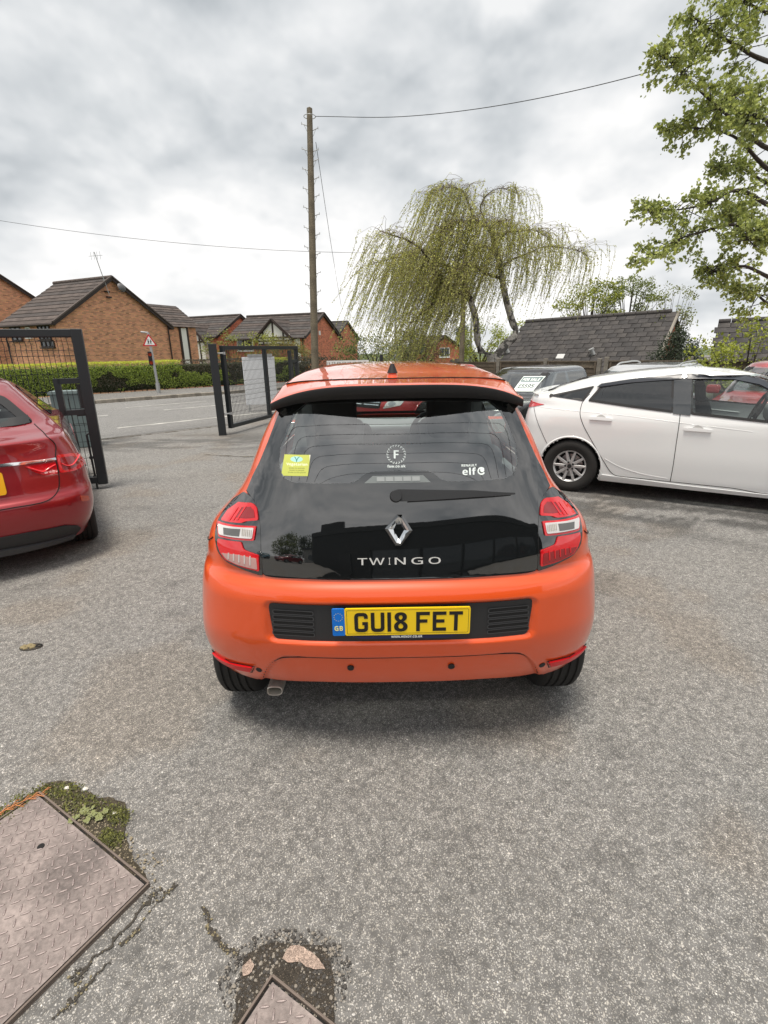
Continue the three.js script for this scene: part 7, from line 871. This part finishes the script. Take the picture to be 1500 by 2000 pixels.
M.crackGrit = std(0.20, 0.17, 0.10, { roughness: 1 });
M.crackShadeDirt = std(0.050, 0.044, 0.036, { roughness: 1 });  // shared by the painted groove shade and the dirt crumbs
crack('long crack of painted dark shade and dirt crumbs beside the right edge of the large tread plate', [[-0.72, -1.10], [-0.745, -1.05], [-0.775, -1.0], [-0.80, -0.95], [-0.83, -0.90], [-0.86, -0.86]], 0.012, 4); crack('thin branching crack right of the large tread plate', [[-0.68, -1.115], [-0.72, -1.06], [-0.74, -1.0], [-0.775, -0.945]], 0.004, 9); crack('short wide crack nearest the lower edge by the large tread plate', [[-0.775, -0.92], [-0.81, -0.87], [-0.84, -0.82], [-0.86, -0.78]], 0.008, 14); crack('fine wandering crack leading to the small tread plate', [[-0.575, -1.04], [-0.54, -0.995], [-0.51, -0.965], [-0.475, -0.935], [-0.43, -0.915]], 0.0045, 21); crack('hairline crack across the yard towards the gate post', [[-2.95, -8.0], [-2.5, -7.85], [-2.1, -7.75], [-1.6, -7.7]], 0.016, 33, 0.5); crack('dark seam where the yard meets the road', [[-8.2, -7.4], [-6.5, -8.85], [-5.2, -9.95], [-4.2, -10.8], [-3.2, -11.8]], 0.03, 41, 0.4);
{ const o = thing('broken_tarmac', 'broken tarmac with bare pinkish concrete round the small tread plate', 'rubble', [0, 0, 0]); const dk = std(0.46, 0.39, 0.31, { roughness: 1, map: TEX.tarmac, bumpMap: TEX.tarmacBump, bumpScale: 0.005 });
  blotch([[-0.40, -0.76], [-0.41, -0.83], [-0.405, -0.91], [-0.36, -0.94], [-0.29, -0.945], [-0.21, -0.935], [-0.165, -0.90], [-0.155, -0.85], [-0.15, -0.79], [-0.14, -0.74], [-0.317, -0.845], [-0.37, -0.76]], 0.0045, dk, 'dirt', o, 0.012, 12); const pink = std(1, 0.76, 0.62, { roughness: 0.95, map: TEX.paleGrain, bumpMap: TEX.tarmacBump, bumpScale: 0.004 }); blotch([[-0.30, -0.905], [-0.285, -0.93], [-0.245, -0.928], [-0.20, -0.905], [-0.18, -0.88], [-0.20, -0.872], [-0.235, -0.885], [-0.25, -0.895], [-0.285, -0.895]], 0.0085, pink, 'bare_concrete', o, 0.008, 22); blotch([[-0.405, -0.885], [-0.39, -0.905], [-0.375, -0.89], [-0.385, -0.865], [-0.40, -0.862]], 0.0085, pink, 'bare_concrete', o, 0.007, 25);
  const r = mulberry(8), st = new THREE.DodecahedronGeometry(1, 0), gr = [], gd = []; for (let i = 0; i < 1100; i++) { const a = r() * 6.28, q = 0.03 + 0.125 * Math.pow(r(), 0.7), x = -0.285 + Math.cos(a) * q * 1.15, z = -0.865 + Math.sin(a) * q * 0.75; if (z > -0.835 + Math.abs(x + 0.317) * 0.0 && Math.abs(x + 0.317) < (z + 0.847) * 1.1) continue; const s = 0.0018 + 0.0042 * r() * r(); (r() < 0.4 ? gr : gd).push(st.clone().scale(s, s * 0.7, s * (0.7 + 0.6 * r())).rotateY(r() * 6).translate(x, 0.0055, z)); } tag(obj('stone_chips', gr, std(0.24, 0.215, 0.18, { roughness: 0.9 }), o), null, null, null, 'stuff'); tag(obj('dark_chips', gd, std(0.06, 0.055, 0.05, { roughness: 0.9 }), o), null, null, null, 'stuff'); }
{ const o = thing('stop_tap_cover', 'small oval dirt filled tap cover in the tarmac on the left', 'tap cover', [-2.05, 0.0, -2.46], 0.1); const sh = (a, b, l, m, n) => { const g = new THREE.CylinderGeometry(a, a, 0.006, 24); g.scale(1, 1, b / a); g.translate(0, l, 0); obj(n, g, m, o); }; sh(0.062, 0.036, 0.002, M.crackShadeDirt, 'rim'); const g = []; const r = mulberry(4), st = new THREE.DodecahedronGeometry(1, 0); for (let i = 0; i < 60; i++) { const a = r() * 6.28, q = Math.sqrt(r()); const s = 0.004 + 0.005 * r(); g.push(st.clone().scale(s, s * 0.7, s).translate(-0.014 + Math.cos(a) * q * 0.04, 0.007, Math.sin(a) * q * 0.024)); } obj('silt', g, std(0.24, 0.20, 0.11, { roughness: 1 }), o); const t = new THREE.TorusGeometry(0.014, 0.004, 6, 16); t.rotateX(Math.PI / 2); t.translate(0.042, 0.006, -0.004); obj('ring', t, M.seam, o); }

// ---------------------------------------------------------------- behind the photographer: what the black glass mirrors
{ const o = thing('showroom', 'black clad showroom behind the viewer mirrored in the tailgate glass', 'building', [2.2, 0, 11.5], Math.PI + 0.55); const W = 17, Hh = 3.5;
  const wall = uvMetres(box(W, Hh, 6, 0, Hh / 2, -3)); obj('wall', wall, std(0.015, 0.016, 0.018, { roughness: 0.6 }), o); obj('parapet', box(W + 0.2, 0.35, 6.2, 0, Hh + 0.17, -3), std(0.025, 0.026, 0.028, { roughness: 0.5 }), o); obj('shop_window', [...Array(5)].map((_, i) => box(1.9, 2.2, 0.05, -6.2 + i * 2.1, 1.25, 0.02)), M.houseGlass, o); for (let i = 0; i < 6; i++) obj('mullion', box(0.08, 2.3, 0.1, -7.2 + i * 2.1, 1.25, 0.03), M.gate, o); obj('door', box(1.0, 2.1, 0.06, 5.0, 1.05, 0.03), M.plastic, o); obj('sign_board', box(2.4, 0.7, 0.12, 6.2, Hh + 0.6, -0.1), std(0.03, 0.03, 0.034), o); }
{ const o = thing('rendered_annexe', 'pale rendered annexe behind the viewer beside the showroom', 'building', [-4.2, 0, 19], Math.PI + 0.35); obj('wall', uvMetres(box(7, 2.9, 5, 0, 1.45, -2.5)), std(0.5, 0.5, 0.48, { roughness: 0.9, map: TEX.mottle }), o); obj('roof_edge', box(7.3, 0.25, 5.3, 0, 3.0, -2.5), M.gate, o); obj('window', box(2.4, 1.3, 0.06, 1.4, 1.5, 0.02), M.houseGlass, o); obj('door', box(1, 2.1, 0.06, -0.8, 1.05, 0.02), M.gate, o); }
planted('round_tree', 'round dark tree behind the viewer left of the annexe', 'tree', -13, 24, { at: [-13, 3.2, 24], radii: [3.6, 2.3, 3], clumps: 60, per: 60, size: 0.26, base: dark[0], alt: green[1], trunk: 0.2 });
planted('round_tree', 'second tree behind the viewer further along the yard edge', 'tree', -8.6, 27, { at: [-8.6, 3.4, 27], radii: [2.6, 2.3, 2.4], clumps: 50, per: 60, size: 0.26, base: dark[0], alt: dark[1], trunk: 0.2 });
farCar('blue_hatchback', 'pale blue hatchback parked far behind the viewer', [-10.4, 0, 13.0], 0.4, { len: 3.9, w: 0.84, h: 1.46, belt: 0.98, hood: 0.95, paint: paint(0.25, 0.42, 0.5), grp: 'cars behind the viewer' }); farCar('dark_red_hatchback', 'dark red hatchback parked far behind the viewer', [-6.3, 0, 14.5], 0.3, { len: 4.0, w: 0.85, h: 1.46, belt: 0.98, hood: 0.95, paint: M.red, grp: 'cars behind the viewer' });
renderer.render(scene, camera);
